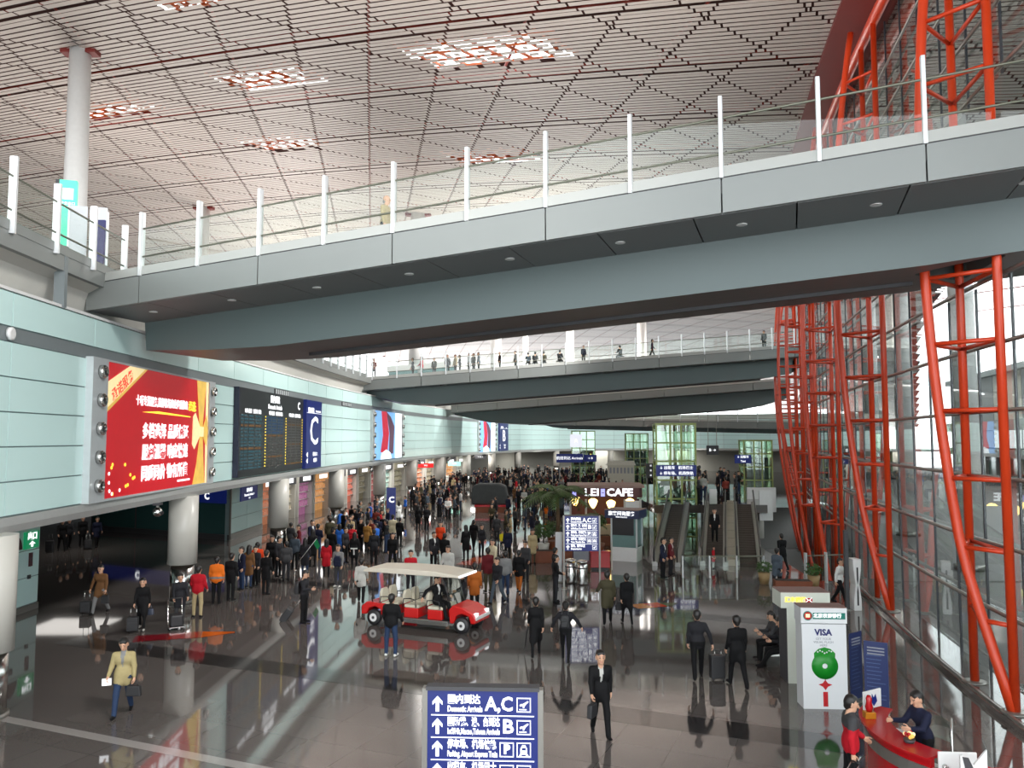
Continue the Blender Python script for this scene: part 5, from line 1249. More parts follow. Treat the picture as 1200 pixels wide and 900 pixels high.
def palm(px, py, Y, h, lb, nf=20, fl_=2.5):
    c = at(px, py, Y); g = empty('palm_tree', (c.x, c.y, 0), 0, lb, 'palm')
    MB().lathe([(0.5, 0), (0.55, 0.55), (0.5, 0.6)], 14).build('planter', M_wood, g); MB().tube([(0, 0, 0.4), (0.05, 0, h * 0.5), (0, 0.03, h)], [0.14, 0.11, 0.1], 8).build('trunk', mat('palm_trunk', srgb(96, 74, 52), 0.8, var=0.3, scale=8), g)
    for k in range(nf):
        a = 2.399 * k; el = 0.3 + 0.9 * ((k * 7) % nf) / nf; mb = MB(); P = []
        for i in range(9):
            t = i / 8; r = fl_ * t * math.cos(el * (1 - 0.3 * t)) ; z = h + fl_ * (math.sin(el) * t - 0.75 * t * t); P.append(Vector((r * math.cos(a), r * math.sin(a), z)))
        mb.tube(P, [0.02 - 0.0015 * i for i in range(9)], 4)
        sd = Vector((-math.sin(a), math.cos(a), 0))
        for i in range(1, 9):
            for sub in (0, 0.5):
                q = P[i - 1].lerp(P[i], sub); d = (P[i] - P[i - 1]).normalized(); ln = 0.55 * math.sin(math.pi * min(1, (i + sub) / 9.2)) + 0.1
                for sg in (-1, 1):
                    tip = q + (sd * sg * 0.85 + d * 0.5 + Vector((0, 0, -0.35))) * ln
                    mb.add([q - d * 0.075, q + d * 0.075, tip], [(0, 1, 2)])
        mb.build('frond', M_palm, g)
palm(653, 590, 46.0, 3.1, 'large palm with arching fronds in front of the LEI CAFE kiosk'); palm(686, 600, 47.4, 1.7, 'smaller palm between cafe lamps and information booth', 12, 1.3)
for px, py, w, lb in ((648, 660, 2.2, 'long brown planter trough at the cafe edge'), (690, 640, 2.6, 'brown planter trough under the cafe palms')):
    c = fl(px, py); g = empty('planter_box', (c.x, c.y, 0), 0, lb, 'planter'); MB().box(-w/2, w/2, 0, 0.6, 0, 0.6).build('box', M_wood, g, bevel=0.02); MB().box(-w/2 + 0.05, w/2 - 0.05, 0.05, 0.55, 0.58, 0.62).build('soil', M_soil, g)
# covered display on plinth
c = fl(573, 601); g = empty('covered_display', (c.x, c.y, 0), R(-4), 'big dark rounded display on red and wooden plinth in the crowd', 'display')
MB().box(-1.2, 1.6, 0, 1.8, 0, 0.5).build('wooden_plinth', MATS['planter_wood'], g, bevel=0.02); MB().box(-1.25, 1.65, -0.02, 1.82, 0.5, 0.68).build('red_edge', M_deskred, g)
MB().prism([(-1.5, 0.68), (-1.62, 1.4), (-1.4, 2.35), (-0.9, 2.5), (0.9, 2.5), (1.4, 2.3), (1.6, 1.4), (1.5, 0.68)], 1.5, 'y', 0.1).build('dark_body', mat('charcoal_cover', (0.03, 0.034, 0.034), 0.6, var=0.3, scale=3), g, bevel=0.12)
# white roofed stall far back, luggage box
c = at(728, 556, 100); g = empty('market_stall', (c.x - 1.7, c.y, 0), R(-8), 'white gable roofed stall rising above the far crowd', 'stall')
MB().box(0, 3.3, 0, 2.4, 0, 3.1).build('body', mat('stall_white', srgb(196, 192, 178), 0.6), g); MB().prism([(-0.2, 3.1), (3.5, 3.1), (3.3, 3.6), (0.2, 3.6)], 2.6, 'y', -0.1).build('roof', mat('stall_roof', srgb(214, 210, 198), 0.6), g)
for k in range(7): MB().box(0.25 + k * 0.44, 0.5 + k * 0.44, -0.02, 0, 2.1, 2.8).build('window', M_inkgrey, g)
# floor graphics
for (pa, pb, w, cols, nm) in (((157, 749), (275, 741), 0.42, (srgb(120, 20, 30), srgb(150, 30, 24), srgb(200, 90, 20)), 'a'), ((742, 711), (793, 707), 0.4, (srgb(200, 120, 30), srgb(190, 60, 30), srgb(90, 110, 60)), 'b'), ((545, 662), (575, 650), 0.5, (srgb(180, 60, 30), srgb(190, 90, 40), srgb(150, 40, 30)), 'c')):
    a, b = fl(*pa), fl(*pb); d = (b - a) / 3; n = Vector((-d.y, d.x, 0)).normalized() * w
    for k in range(3):
        p, q = a + d * k, a + d * (k + 1)
        tip = n * 0.2 if k == 2 else n
        v = [p - n, q - tip, q + tip, p + n]
        MB().add([(x.x, x.y, 0.006) for x in v], [(0, 1, 2, 3)]).build('floor_graphic', mat('floor_print_' + nm + str(k), cols[k], 0.15, var=0.2, scale=3), floor)
# green sign, glass screen and blue panel on the gallery beside the bridge
p = at(80, 238, 28.0)
g = empty('pillar_sign', (p.x, p.y, 11.45), R(20), 'tall mint green exit sign with white pictogram on the gallery', 'sign')
MB().box(-0.28, 0.28, -0.12, 0.12, 0, 4.15).build('green_panel', mat('mint_green', srgb(80, 196, 160), 0.4, emit=srgb(80, 196, 160), estr=0.35), g); MB().box(-0.4, -0.28, -0.12, 0.16, 0, 4.15).build('dark_side', M_dark, g)
MB().box(-0.17, 0.17, -0.13, -0.12, 3.45, 3.85).build('pictogram', M_lit, g); text('lettering', '安全出口', 0.12, M_lit, g, (0, -0.125, 3.3)); text('lettering', 'EXIT', 0.1, M_lit, g, (0, -0.125, 3.17))
p = at(103, 245, 27.0)
g = empty('glass_screen', (p.x, p.y, 11.42), R(15), 'frosted white glass screen behind the green sign on the gallery', 'screen')
for k in range(2): MB().box(-0.55 + k * 0.62, 0.0 + k * 0.62, -0.02, 0.02, 0.1, 2.95).build('pane', mat('frosted_glass', srgb(206, 210, 216), 0.6, var=0.04), g)
MB().box(-0.6, -0.55, -0.04, 0.04, 0, 3.0).build('post', M_post, g); MB().box(0.62, 0.67, -0.04, 0.04, 0, 2.8).build('post', M_post, g)
p = at(119, 275, 26.0)
g = empty('blue_panel', (p.x, p.y, 11.42), 0, 'narrow dark blue panel at the corner of gallery and bridge', 'panel'); MB().box(-0.11, 0.11, -0.05, 0.05, 0, 2.2).build('panel', MATS['navy_ink'], g); MB().box(-0.16, 0.16, -0.1, 0.1, 0, 0.04).build('base', M_tran, g)
# counters of the queue on the second bridge's far side
for k, (px, w, lb) in enumerate(((473, 2.6, 'white and teal check-in desk behind the second bridge balustrade'), (515, 3.0, 'long white counter behind queue on the second bridge'))):
    p = min((P2(j / 800, 4.6, -0.02) for j in range(801)), key=lambda q: abs(q.x / (q.y * _c + (q.z - CAMZ) * _s) - (px - 600) / FPX)); e = P2(1, 4.6, 0) - P2(0, 4.6, 0)
    g = empty('check_in_desk', p, 0, lb, 'desk'); g.rotation_euler = (0, -math.atan2(e.z, Vector((e.x, e.y, 0)).length), math.atan2(e.y, e.x))
    MB().box(-w/2, w/2, 0, 0.6, 0.0, 1.0).build('front', mat('desk_teal', srgb(110, 150, 150), 0.4), g); MB().box(-w/2 - 0.1, w/2 + 0.1, -0.1, 0.7, 1.0, 1.5).build('top', M_white, g)
# ------------------------------------------------------------------ people: one continuous surface each, polygonised from a blended skeleton
def surface_nets(F, org, h):
    """F: 3-D array of signed distances (negative inside). Returns vertices, quads."""
    nx, ny, nz = F.shape; ins = F < 0
    c = np.zeros((nx - 1, ny - 1, nz - 1), int)
    for dx in (0, 1):
        for dy in (0, 1):
            for dz in (0, 1): c += ins[dx:nx - 1 + dx, dy:ny - 1 + dy, dz:nz - 1 + dz]
    act = (c > 0) & (c < 8); ids = -np.ones(act.shape, int); I = np.argwhere(act); ids[tuple(I.T)] = np.arange(len(I))
    acc = np.zeros((len(I), 3)); cnt = np.zeros(len(I))
    cor = [(0,0,0),(1,0,0),(0,1,0),(1,1,0),(0,0,1),(1,0,1),(0,1,1),(1,1,1)]
    for a in range(8):
        for b in range(a + 1, 8):
            if sum(abs(cor[a][k] - cor[b][k]) for k in range(3)) != 1: continue
            fa = F[I[:, 0] + cor[a][0], I[:, 1] + cor[a][1], I[:, 2] + cor[a][2]]; fb = F[I[:, 0] + cor[b][0], I[:, 1] + cor[b][1], I[:, 2] + cor[b][2]]
            m = (fa < 0) != (fb < 0); t = np.where(m, fa / np.where(m, fa - fb, 1), 0)
            pa, pb = np.array(cor[a]), np.array(cor[b])
            acc += np.where(m[:, None], pa + (pb - pa) * t[:, None], 0); cnt += m
    V = (I + acc / cnt[:, None]) * h + org
    Q = []
    for ax in range(3):
        u, v = (ax + 1) % 3, (ax + 2) % 3
        sl0 = [slice(None)] * 3; sl1 = [slice(None)] * 3; sl0[ax] = slice(0, -1); sl1[ax] = slice(1, None)
        A, B = ins[tuple(sl0)], ins[tuple(sl1)]; X = np.argwhere(A != B)
        X = X[(X[:, u] > 0) & (X[:, v] > 0) & (X[:, u] < F.shape[u] - 1) & (X[:, v] < F.shape[v] - 1)]
        fl_ = A[tuple(X.T)]
        def g(du, dv):
            Y = X.copy(); Y[:, u] -= du; Y[:, v] -= dv; return ids[tuple(Y.T)]
        q = np.stack([g(1, 1), g(0, 1), g(0, 0), g(1, 0)], 1); q[~fl_] = q[~fl_][:, ::-1]; Q.append(q)
    return V, np.concatenate(Q)
class Prim:
    def __init__(self, a, b, ra, rb, lab, flat=1.0, k=0.03, ax=1):
        self.a, self.b, self.ra, self.rb, self.lab, self.flat, self.k, self.ax = np.array(a, float), np.array(b, float), ra, rb, lab, flat, k, ax
    def d(self, P):
        a, b = self.a.copy(), self.b.copy(); 
        if self.flat != 1.0:
            mid = (a[self.ax] + b[self.ax]) / 2; P = P.copy(); P[..., self.ax] = (P[..., self.ax] - mid) * self.flat; a[self.ax] = (a[self.ax] - mid) * self.flat; b[self.ax] = (b[self.ax] - mid) * self.flat
        ab = b - a; L2 = max(ab @ ab, 1e-9); t = np.clip(((P - a) @ ab) / L2, 0, 1)
        q = P - a - t[..., None] * ab
        return np.sqrt((q * q).sum(-1)) - (self.ra + (self.rb - self.ra) * t)
def polygonise(prims, h):
    lo = np.min([np.minimum(p.a - max(p.ra, p.rb), p.b - max(p.ra, p.rb)) for p in prims], 0) - 2.5 * h
    hi = np.max([np.maximum(p.a + max(p.ra, p.rb), p.b + max(p.ra, p.rb)) for p in prims], 0) + 2.5 * h
    n = np.ceil((hi - lo) / h).astype(int) + 1
    G = np.stack(np.meshgrid(*[lo[i] + h * np.arange(n[i]) for i in range(3)], indexing='ij'), -1)
    F = None
    for p in prims:
        pl = np.floor((np.minimum(p.a, p.b) - max(p.ra, p.rb) - 0.14 - lo) / h).astype(int).clip(0); ph = np.ceil((np.maximum(p.a, p.b) + max(p.ra, p.rb) + 0.14 - lo) / h).astype(int)
        sl = tuple(slice(pl[i], min(ph[i] + 1, n[i])) for i in range(3))
        if F is None: F = np.full(n, 1.0)
        D = p.d(G[sl]); S = F[sl]; k = p.k
        w = np.clip(0.5 + 0.5 * (S - D) / k, 0, 1); F[sl] = S * (1 - w) + D * w - k * w * (1 - w)
    V, Q = surface_nets(F, lo, h)
    C = V[Q].mean(1); best = np.full(len(C), 9.0); lab = np.zeros(len(C), int)
    for p in prims:
        D = p.d(C); m = D < best; best[m] = D[m]; lab[m] = p.lab
    return V, Q, lab
# slots: 0 skin 1 hair 2 top 3 bottom 4 shoes 5 shirt 6 eye/brow 7 lips 8 accent
SKIN, HAIR, TOP, BOT, SHOE, SHIRT, EYE, LIP, ACC = range(9)
def head_mesh(style, h):
    P = [Prim((0, 0.01, -0.2), (0, 0.0, -0.08), 0.056, 0.054, SKIN), Prim((0, 0.015, 0.03), (0, 0.01, 0.045), 0.088, 0.09, SKIN, 1, 0.02), Prim((0, -0.02, -0.045), (0, -0.03, 0.0), 0.062, 0.07, SKIN, 1, 0.04),
         Prim((0, -0.055, -0.082), (0, -0.05, -0.075), 0.034, 0.034, SKIN, 1, 0.03), Prim((0, -0.098, 0.01), (0, -0.118, -0.028), 0.010, 0.017, SKIN, 1, 0.014)]
    for s in (-1, 1): P += [Prim((s * 0.085, 0.01, 0.02), (s * 0.085, 0.015, -0.03), 0.018, 0.013, SKIN, 1, 0.01), Prim((s * 0.035, -0.083, 0.032), (s * 0.02, -0.088, 0.03), 0.012, 0.012, SKIN, 1, 0.015)]
    if style == 'bald': P += [Prim((0, 0.05, 0.0), (0, 0.06, -0.04), 0.062, 0.05, HAIR, 1, 0.01)]
    else: P += [Prim((0, 0.028, 0.055), (0, 0.035, 0.03), 0.096, 0.094, HAIR, 1, 0.012), Prim((-0.035, -0.035, 0.082), (0.035, -0.035, 0.086), 0.04, 0.04, HAIR, 1, 0.02), Prim((0, 0.055, 0.0), (0, 0.06, -0.05), 0.068, 0.055, HAIR, 1, 0.02)]
    if style == 'long': P += [Prim((-0.05, 0.05, 0.0), (-0.07, 0.05, -0.2), 0.05, 0.04, HAIR, 1, 0.03), Prim((0.05, 0.05, 0.0), (0.07, 0.05, -0.2), 0.05, 0.04, HAIR, 1, 0.03), Prim((0, 0.07, 0.0), (0, 0.07, -0.22), 0.06, 0.045, HAIR, 1, 0.03)]
    if style == 'bun': P += [Prim((0, 0.1, 0.07), (0, 0.11, 0.08), 0.04, 0.038, HAIR, 1, 0.015)]
    if style == 'cap': P += [Prim((0, 0.01, 0.09), (0, 0.01, 0.1), 0.1, 0.09, ACC, 1, 0.01), Prim((-0.05, -0.09, 0.075), (0.05, -0.09, 0.075), 0.025, 0.025, ACC, 1, 0.01)]
    V, Q, L = polygonise(P, h)
    C = V[Q].mean(1)
    if h < 0.02:
        for s in (-1, 1):
            m = (abs(C[:, 0] - s * 0.034) < 0.014) & (abs(C[:, 2] - 0.012) < 0.008) & (C[:, 1] < -0.06); L[m] = EYE
            m = (abs(C[:, 0] - s * 0.035) < 0.02) & (abs(C[:, 2] - 0.036) < 0.006) & (C[:, 1] < -0.06); L[m] = HAIR if style != 'bald' else EYE
        m = (abs(C[:, 0]) < 0.024) & (abs(C[:, 2] + 0.058) < 0.008) & (C[:, 1] < -0.06); L[m] = LIP
    return V, Q, L
def hand_mesh(h, curl=0.5):
    """left hand hanging down (-z), palm facing +x... thumb forward (-y)"""
    P = [Prim((0, 0, 0.02), (0, 0, -0.02), 0.026, 0.03, SKIN, 1, 0.01), Prim((0, -0.018, -0.03), (0, -0.022, -0.075), 0.022, 0.02, SKIN, 1, 0.015), Prim((0, 0.018, -0.03), (0, 0.022, -0.07), 0.022, 0.019, SKIN, 1, 0.015)]
    r = 0.0085
    for y, l, z in ((-0.031, 0.068, -0.085), (-0.0105, 0.078, -0.09), (0.0105, 0.072, -0.088), (0.031, 0.056, -0.08)):
        p = np.array((0, y, z)); a = 0.25
        for seg, f in enumerate((0.45, 0.32, 0.23)):
            a += curl * (0.5 + 0.5 * seg); q = p + l * f * np.array((math.sin(a), 0.0, -math.cos(a))); P.append(Prim(p, q, r, r * 0.93, SKIN, 1, 0.004)); p = q
    p = np.array((0.005, -0.03, -0.025))
    for d, l in (((0.25, -0.7, -0.6), 0.04), ((0.4, -0.35, -0.85), 0.032), ((0.5, -0.1, -0.85), 0.024)):
        d = np.array(d) / np.linalg.norm(d); q = p + d * l; P.append(Prim(p, q, 0.0105, 0.009, SKIN, 1, 0.005)); p = q
    return polygonise(P, h)
HEADS, HANDS = {}, {}
def get_head(st, h):
    if (st, h) not in HEADS: HEADS[(st, h)] = head_mesh(st, h)
    return HEADS[(st, h)]
def get_hand(h):
    if h not in HANDS: HANDS[h] = hand_mesh(h)
    return HANDS[h]
def dirv(pitch, side=0.0):        # pitch forward from straight down, side = outward
    return np.array((math.sin(side), -math.sin(pitch) * math.cos(side), -math.cos(pitch) * math.cos(side)))
LOD = {0: (0.021, 0.0125, 0.0072), 1: (0.028, 0.016, 0.009), 2: (0.042, 0.024, 0.015)}
def person_mesh(name, pose, lod=1):
    """pose: legs ((thigh,knee),(thigh,knee)) in degrees R,L ; arms ((fwd,out,elbow),(…)) ; lean ; coat length ; fat ; head turn; style"""
    g = lambda k, d: pose.get(k, d)
    hb, hh, hd = LOD[lod]
    P = []; lean = R(g('lean', 2)); fat = g('fat', 1.0); female = g('female', False); coat = g('coat', 0.0); puffy = g('puffy', 0.0)
    sh = 0.172 if female else 0.19; hip = 0.092
    pel = np.zeros(3); up = np.array((0, -math.sin(lean), math.cos(lean)))
    chest = pel + up * 0.36; neck = pel + up * 0.53; 
    low = 0.0; tops = []
    for s, (th, kn) in zip((-1, 1), g('legs', ((0, 3), (0, 3)))):
        h0 = np.array((s * hip, 0, -0.03)); k0 = h0 + dirv(R(th), s * R(g('spread', 2.0))) * 0.43; a0 = k0 + dirv(R(th - kn), 0) * 0.42
        P += [Prim(h0, k0, 0.096 * fat, 0.07, BOT, 1, 0.04), Prim(k0, a0, 0.07 if not female else 0.056, 0.056 if not female else 0.043, BOT, 1, 0.03)]
        fd = R(max(-35, min(60, (th - kn) * 0.6 if abs(th - kn) > 12 else 0)))
        toe = a0 + np.array((s * 0.02, -math.cos(fd) * 0.15, -0.045 - math.sin(-fd) * 0.1)); heel = a0 + np.array((0, 0.035, -0.045))
        P += [Prim(heel, toe, 0.042, 0.036, SHOE, 1, 0.012)]
        low = min(low, (heel[2] - 0.045), (toe[2] - 0.04))
        tops.append((h0, k0, a0))
    P += [Prim((-0.055, 0.01, -0.01), (0.055, 0.01, -0.01), 0.115 * fat, 0.115 * fat, BOT, 1.15, 0.04)]
    jk = g('jacket', -0.06)           # hem of the jacket below the pelvis
    w = 0.125 * fat + puffy
    P += [Prim(pel + up * (-0.02) + np.array((-0.05, 0, 0)), pel + up * (-0.02) + np.array((0.05, 0, 0)), w * 1.0, w * 1.0, TOP, 1.2, 0.03)] if jk < -0.02 else []
    P += [Prim(pel + up * 0.1 + np.array((-0.045, 0, 0)), pel + up * 0.1 + np.array((0.045, 0, 0)), w * 1.06, w * 1.06, TOP, 1.22, 0.1),
          Prim(chest + np.array((-0.075, 0, 0)), chest + np.array((0.075, 0, 0)), w * 1.08, w * 1.08, TOP, 1.2, 0.1), Prim(pel + up * 0.46 + np.array((-sh + 0.05, 0.01, 0)), pel + up * 0.46 + np.array((sh - 0.05, 0.01, 0)), 0.07 + puffy, 0.07 + puffy, TOP, 1, 0.06)]
    if coat:
        for s in (-1, 1):
            h0, k0, a0 = tops[(s + 1) // 2]; e = h0 + (k0 - h0) * min(1, coat); e = e * np.array((0.75, 1, 1))
            P.append(Prim(np.array((s * 0.05, 0, 0.02)), e, 0.13 * fat, 0.125 * fat, TOP, 1.1, 0.05))
    P.append(Prim(pel + up * 0.5, neck + up * 0.02, 0.075, 0.062, TOP if g('collar', True) else SKIN, 1, 0.03))
    ends = []
    for s, (fw, out, el) in zip((-1, 1), g('arms', ((4, 8, 12), (4, 8, 12)))):
        s0 = pel + up * 0.46 + np.array((s * sh, 0.01, 0)); e0 = s0 + dirv(R(fw), s * R(out)) * 0.27; inn = R(g('inward', 6)) if el > 40 else R(2)
        fd = dirv(R(fw + el), s * (R(out) * 0.6 - inn)); w0 = e0 + fd * 0.23
        P += [Prim(s0, e0, 0.068 + puffy * 0.6, 0.056 + puffy * 0.6, TOP, 1, 0.03), Prim(e0, w0, 0.056 + puffy * 0.6, 0.043 + puffy * 0.4, TOP, 1, 0.025)]
        ends.append((s, w0, fd))
    V, Q, L = polygonise(P, hb)
    C = V[Q].mean(1)
    if g('shirt', False):
        zc = C @ up; m = (L == TOP) & (C[:, 1] < -0.02 - 0.0) & (zc > 0.2) & (abs(C[:, 0]) < 0.01 + (zc - 0.2) * 0.14) & (C[:, 1] < -up[2] * 0.0); L[m] = SHIRT
    if g('stripe', None):
        zc = C @ up; a, b = g('stripe', None); m = (L == TOP) & (zc > a) & (zc < b); L[m] = ACC
    if g('yoke', False):
        zc = C @ up; m = (L == TOP) & (zc > 0.33); L[m] = ACC
    Vs, Qs, Ls = [V], [Q], [L]; n = len(V)
    # head
    hv, hq, hl = get_head(g('hair', 'short'), hh)
    M = Matrix.Rotation(R(g('turn', 0)), 3, 'Z') @ Matrix.Rotation(R(g('nod', 4)), 3, 'X'); A = np.array(M)
    hc = neck + up * 0.165 + np.array((0, -0.015, 0)); nv = (hv * 1.09) @ A.T + hc; Vs.append(nv); Qs.append(hq + n); Ls.append(hl); n += len(nv)
    for s, w0, fd in ends:
        v, q, l = get_hand(hd); v = v * np.array((-s, 1, 1)) ; q = q if s < 0 else q[:, ::-1]
        # after the mirror the fingers curl to the body's midline; rotate -z to the forearm direction
        z = Vector((0, 0, -1)).rotation_difference(Vector(fd)).to_matrix(); v = v @ np.array(z).T + (w0 + fd * 0.035); Vs.append(v); Qs.append(q + n); Ls.append(l); n += len(v)
    V = np.concatenate(Vs); Q = np.concatenate(Qs); L = np.concatenate(Ls)
    V[:, 2] -= low; 
    me = bpy.data.meshes.new(name); me.from_pydata(V.tolist(), [], Q.tolist())
    for k in range(9): me.materials.append(M_skin)
    me.polygons.foreach_set('material_index', L.astype(np.int32)); me.polygons.foreach_set('use_smooth', np.ones(len(Q), bool)); me.update()
    wr = [(s, Vector(w0 + fd * 0.11) + Vector((0, 0, -low))) for s, w0, fd in ends]
    return me, wr, -low
M_skin = mat('skin', srgb(206, 160, 132), 0.55, var=0.05); M_hairm = mat('black_hair', (0.012, 0.010, 0.009), 0.45, var=0.2, scale=20); M_greyhair = mat('grey_hair', (0.25, 0.24, 0.23), 0.5)
M_eye = mat('eye_dark', (0.02, 0.015, 0.012), 0.3); M_lip = mat('lips', srgb(170, 98, 88), 0.5)
CL = {'black': (16, 16, 18), 'charcoal': (36, 36, 40), 'navy': (26, 30, 52), 'jeans': (40, 56, 84), 'beige': (164, 150, 108), 'tan': (166, 122, 60), 'brown': (112, 78, 48), 'red': (178, 22, 36), 'orange': (226, 112, 30), 'khaki': (176, 158, 120),
      'grey': (128, 128, 128), 'lightgrey': (188, 188, 182), 'white': (224, 224, 220), 'darkgrey': (62, 62, 64), 'olive': (70, 66, 48), 'blue': (40, 100, 190), 'rust': (170, 92, 34), 'maroon': (96, 26, 32), 'yellow': (226, 210, 40), 'vermilion': (214, 66, 24), 'slate': (74, 84, 94), 'cream': (214, 204, 172), 'brownred': (120, 50, 40), 'green': (30, 130, 80)}
def cloth(c): return mat('cloth_' + c, srgb(*CL[c]), 0.8, 0, 0.25, var=0.12, scale=14, bump=0.1)
PM = {}
def person(loc, rz, pose, top, bot, label, shoe='black', shirt='white', acc='red', lod=1, scale=1.0, group=None, hair=None, key=None, z=None):
    k = key or repr(sorted(pose.items())) + str(lod)
    if k not in PM: PM[k] = person_mesh('person', pose, lod)
    me, wr, pz = PM[k]
    o = bpy.data.objects.new('person', me); COL.objects.link(o); o.location = loc; o.rotation_euler = (0, 0, rz); o.scale = (scale,) * 3
    ms = [M_skin, hair or M_hairm, cloth(top), cloth(bot), cloth(shoe), cloth(shirt), M_eye, M_lip, cloth(acc)]
    for i, m in enumerate(ms): o.material_slots[i].link = 'OBJECT'; o.material_slots[i].material = m
    tag(o, label, 'person', group)
    W = Matrix.Translation(loc) @ Matrix.Rotation(rz, 4, 'Z') @ Matrix.Diagonal((scale, scale, scale, 1))
    return o, [(W @ w) for s, w in wr]
FRONT, BACK = 0.0, math.pi
STAND = {'legs': ((0, 3), (2, 4))}
WALK = {'legs': ((22, 6), (-16, 18)), 'arms': ((-14, 7, 12), (18, 7, 22))}
WALK2 = {'legs': ((-14, 16), (20, 5)), 'arms': ((16, 7, 20), (-14, 7, 12))}
def P_(base, **kw): d = dict(base); d.update(kw); return d
# ---- luggage
M_bag = mat('bag_black', (0.02, 0.02, 0.022), 0.5, var=0.1)
def suitcase(loc, rz, tilt, label, w=0.42, h=0.6, d=0.25, m=None, hand=None):
    rod = 0.42
    if hand is not None:
        gy = d * 0.85; gz = (hand.z - gy * math.sin(tilt)) / math.cos(tilt); rod = max(0.2, gz - h)
        q = Matrix.Rotation(rz, 3, 'Z') @ Vector((0, gy * math.cos(tilt) - (h + rod) * math.sin(tilt), 0)); loc = Vector((hand.x, hand.y, 0)) - q
    g = empty('suitcase', loc, rz, label, 'suitcase'); g.rotation_euler = (tilt, 0, rz); m = m or M_bag
    MB().box(-w/2, w/2, 0, d, 0.06, 0.06 + h).build('shell', m, g, bevel=0.03); MB().box(-w/2 + 0.04, w/2 - 0.04, -0.02, 0.01, 0.14, h - 0.1).build('front_pocket', m, g, bevel=0.01)
    for s in (-1, 1):
        o = MB().lathe([(0.04, -0.02), (0.04, 0.02)], 10).build('wheel', M_black, g, (s * (w/2 - 0.05), d * 0.9, 0.04)); o.rotation_euler = (0, R(90), 0)
        MB().tube([(s * 0.09, d * 0.85, h), (s * 0.09, d * 0.85, h + rod)], 0.009, 6).build('handle_rod', M_chrome, g)
    MB().tube([(-0.1, d * 0.85, h + rod), (0.1, d * 0.85, h + rod)], 0.014, 6).build('handle_grip', M_black, g)
    return g
def handbag(at_, label, w=0.36, h=0.26, d=0.12, m=None, rz=0.0, kind='handbag'):
    g = empty(kind, (at_.x, at_.y, at_.z), rz, label, 'bag'); m = m or M_bag
    MB().prism([(-w/2, -h - 0.1), (-w/2 + 0.03, -0.1), (w/2 - 0.03, -0.1), (w/2, -h - 0.1)], d, 'y', -d/2).build('body', m, g, bevel=0.025); MB().tube([(-w/4, 0, -0.11), (-w/5, 0, 0.0), (w/5, 0, 0.0), (w/4, 0, -0.11)], 0.011, 6).build('handle', m, g)
    return g
def backpack(p, rz, label, m=None, z=1.12, s=1.0, back=0.19):
    f = Vector((math.sin(rz), -math.cos(rz), 0)); c = Vector(p) - f * back
    g = empty('backpack', (c.x, c.y, z), rz, label, 'backpack'); m = m or M_bag
    MB().prism([(-0.15 * s, -0.2 * s), (-0.16 * s, 0.12 * s), (-0.09 * s, 0.24 * s), (0.09 * s, 0.24 * s), (0.16 * s, 0.12 * s), (0.15 * s, -0.2 * s)], 0.15 * s, 'y', -0.03).build('body', m, g, bevel=0.04); MB().box(-0.11 * s, 0.11 * s, 0.1 * s, 0.17 * s, -0.17 * s, 0.04 * s).build('pocket', m, g, bevel=0.02)
    for q in (-0.09, 0.09): MB().tube([(q, -0.02, 0.2), (q, -0.1, 0.28), (q, -0.22, 0.24)], 0.018, 5).build('strap', m, g)
    return g
# ================= foreground figures
p = fl(143, 838); _, w = person(p, R(12), P_(WALK, shirt=True, nod=22, coat=0.25, arms=((8, 12, 40), (2, 10, 12))), 'beige', 'jeans', 'man in khaki blazer and blue jeans looking down, carrying a black bag', shirt='grey', lod=0)
handbag(w[1], 'black leather bag held by man in khaki blazer', 0.36, 0.24); g = empty('paper', w[0], R(20), 'folded white paper in hand of man in khaki blazer', 'paper'); MB().box(-0.1, 0.1, -0.01, 0.01, -0.12, 0.04).build('sheet', M_white, g); MB().box(-0.09, 0.08, -0.016, -0.01, -0.11, 0.02).build('fold', M_lit, g)
p = fl(704, 862); _, w = person(p, R(6), P_(WALK2, shirt=True, coat=0.2, nod=-2), 'black', 'black', 'man in black suit and pale blue shirt striding across open floor', shirt='lightgrey', lod=0, scale=1.02)
handbag(w[0], 'black briefcase bag hanging from hand of man in black suit', 0.34, 0.28, rz=R(60))
p = fl(628, 769); _, w = person(p, BACK, P_(WALK, coat=0.95, female=True, hair='short'), 'black', 'black', 'woman in long black coat walking away with an umbrella', lod=0, scale=0.97)
g = empty('umbrella', w[1], 0, 'folded dark umbrella held by woman in long black coat', 'umbrella'); MB().tube([(-0.12, 0.1, -0.75), (-0.02, 0, -0.1), (0, 0, 0.02)], [0.008, 0.03, 0.012], 6).build('canopy', M_bag, g); MB().tube([(0, 0, 0.0), (0.02, 0, 0.1), (0.06, 0, 0.1)], 0.01, 5).build('handle', M_wood, g)
p = fl(663, 775); _, w = person(p, BACK + R(-10), P_(WALK2, female=True, arms=((10, 42, 18), (8, 38, 14)), hair='bun'), 'charcoal', 'black', 'woman with arms spread wearing dark jacket and small backpack', lod=0, scale=0.96)
backpack(p, BACK + R(-10), 'small black backpack with buckles on woman with arms spread', z=1.16, s=0.8)
p = fl(818, 795); _, w = person(p, BACK + R(-8), P_(WALK, arms=((-12, 26, 10), (4, 8, 12)), fat=1.05), 'charcoal', 'black', 'man in dark jacket walking away pulling a wheeled suitcase', lod=0, scale=1.02)
q = fl(836, 802); suitcase(q + Vector((0, 0.1, 0)), BACK + R(5), 0.0, 'black wheeled suitcase pulled by man in dark jacket', w=0.38, hand=w[0] + Vector((0.1, -0.12, -0.03)))
p = fl(865, 805); person(p, BACK + R(6), P_(WALK2, coat=0.45, arms=((4, 7, 14), (4, 7, 30))), 'black', 'black', 'man in plain black coat walking away beside the suitcase puller', lod=0, scale=1.02)
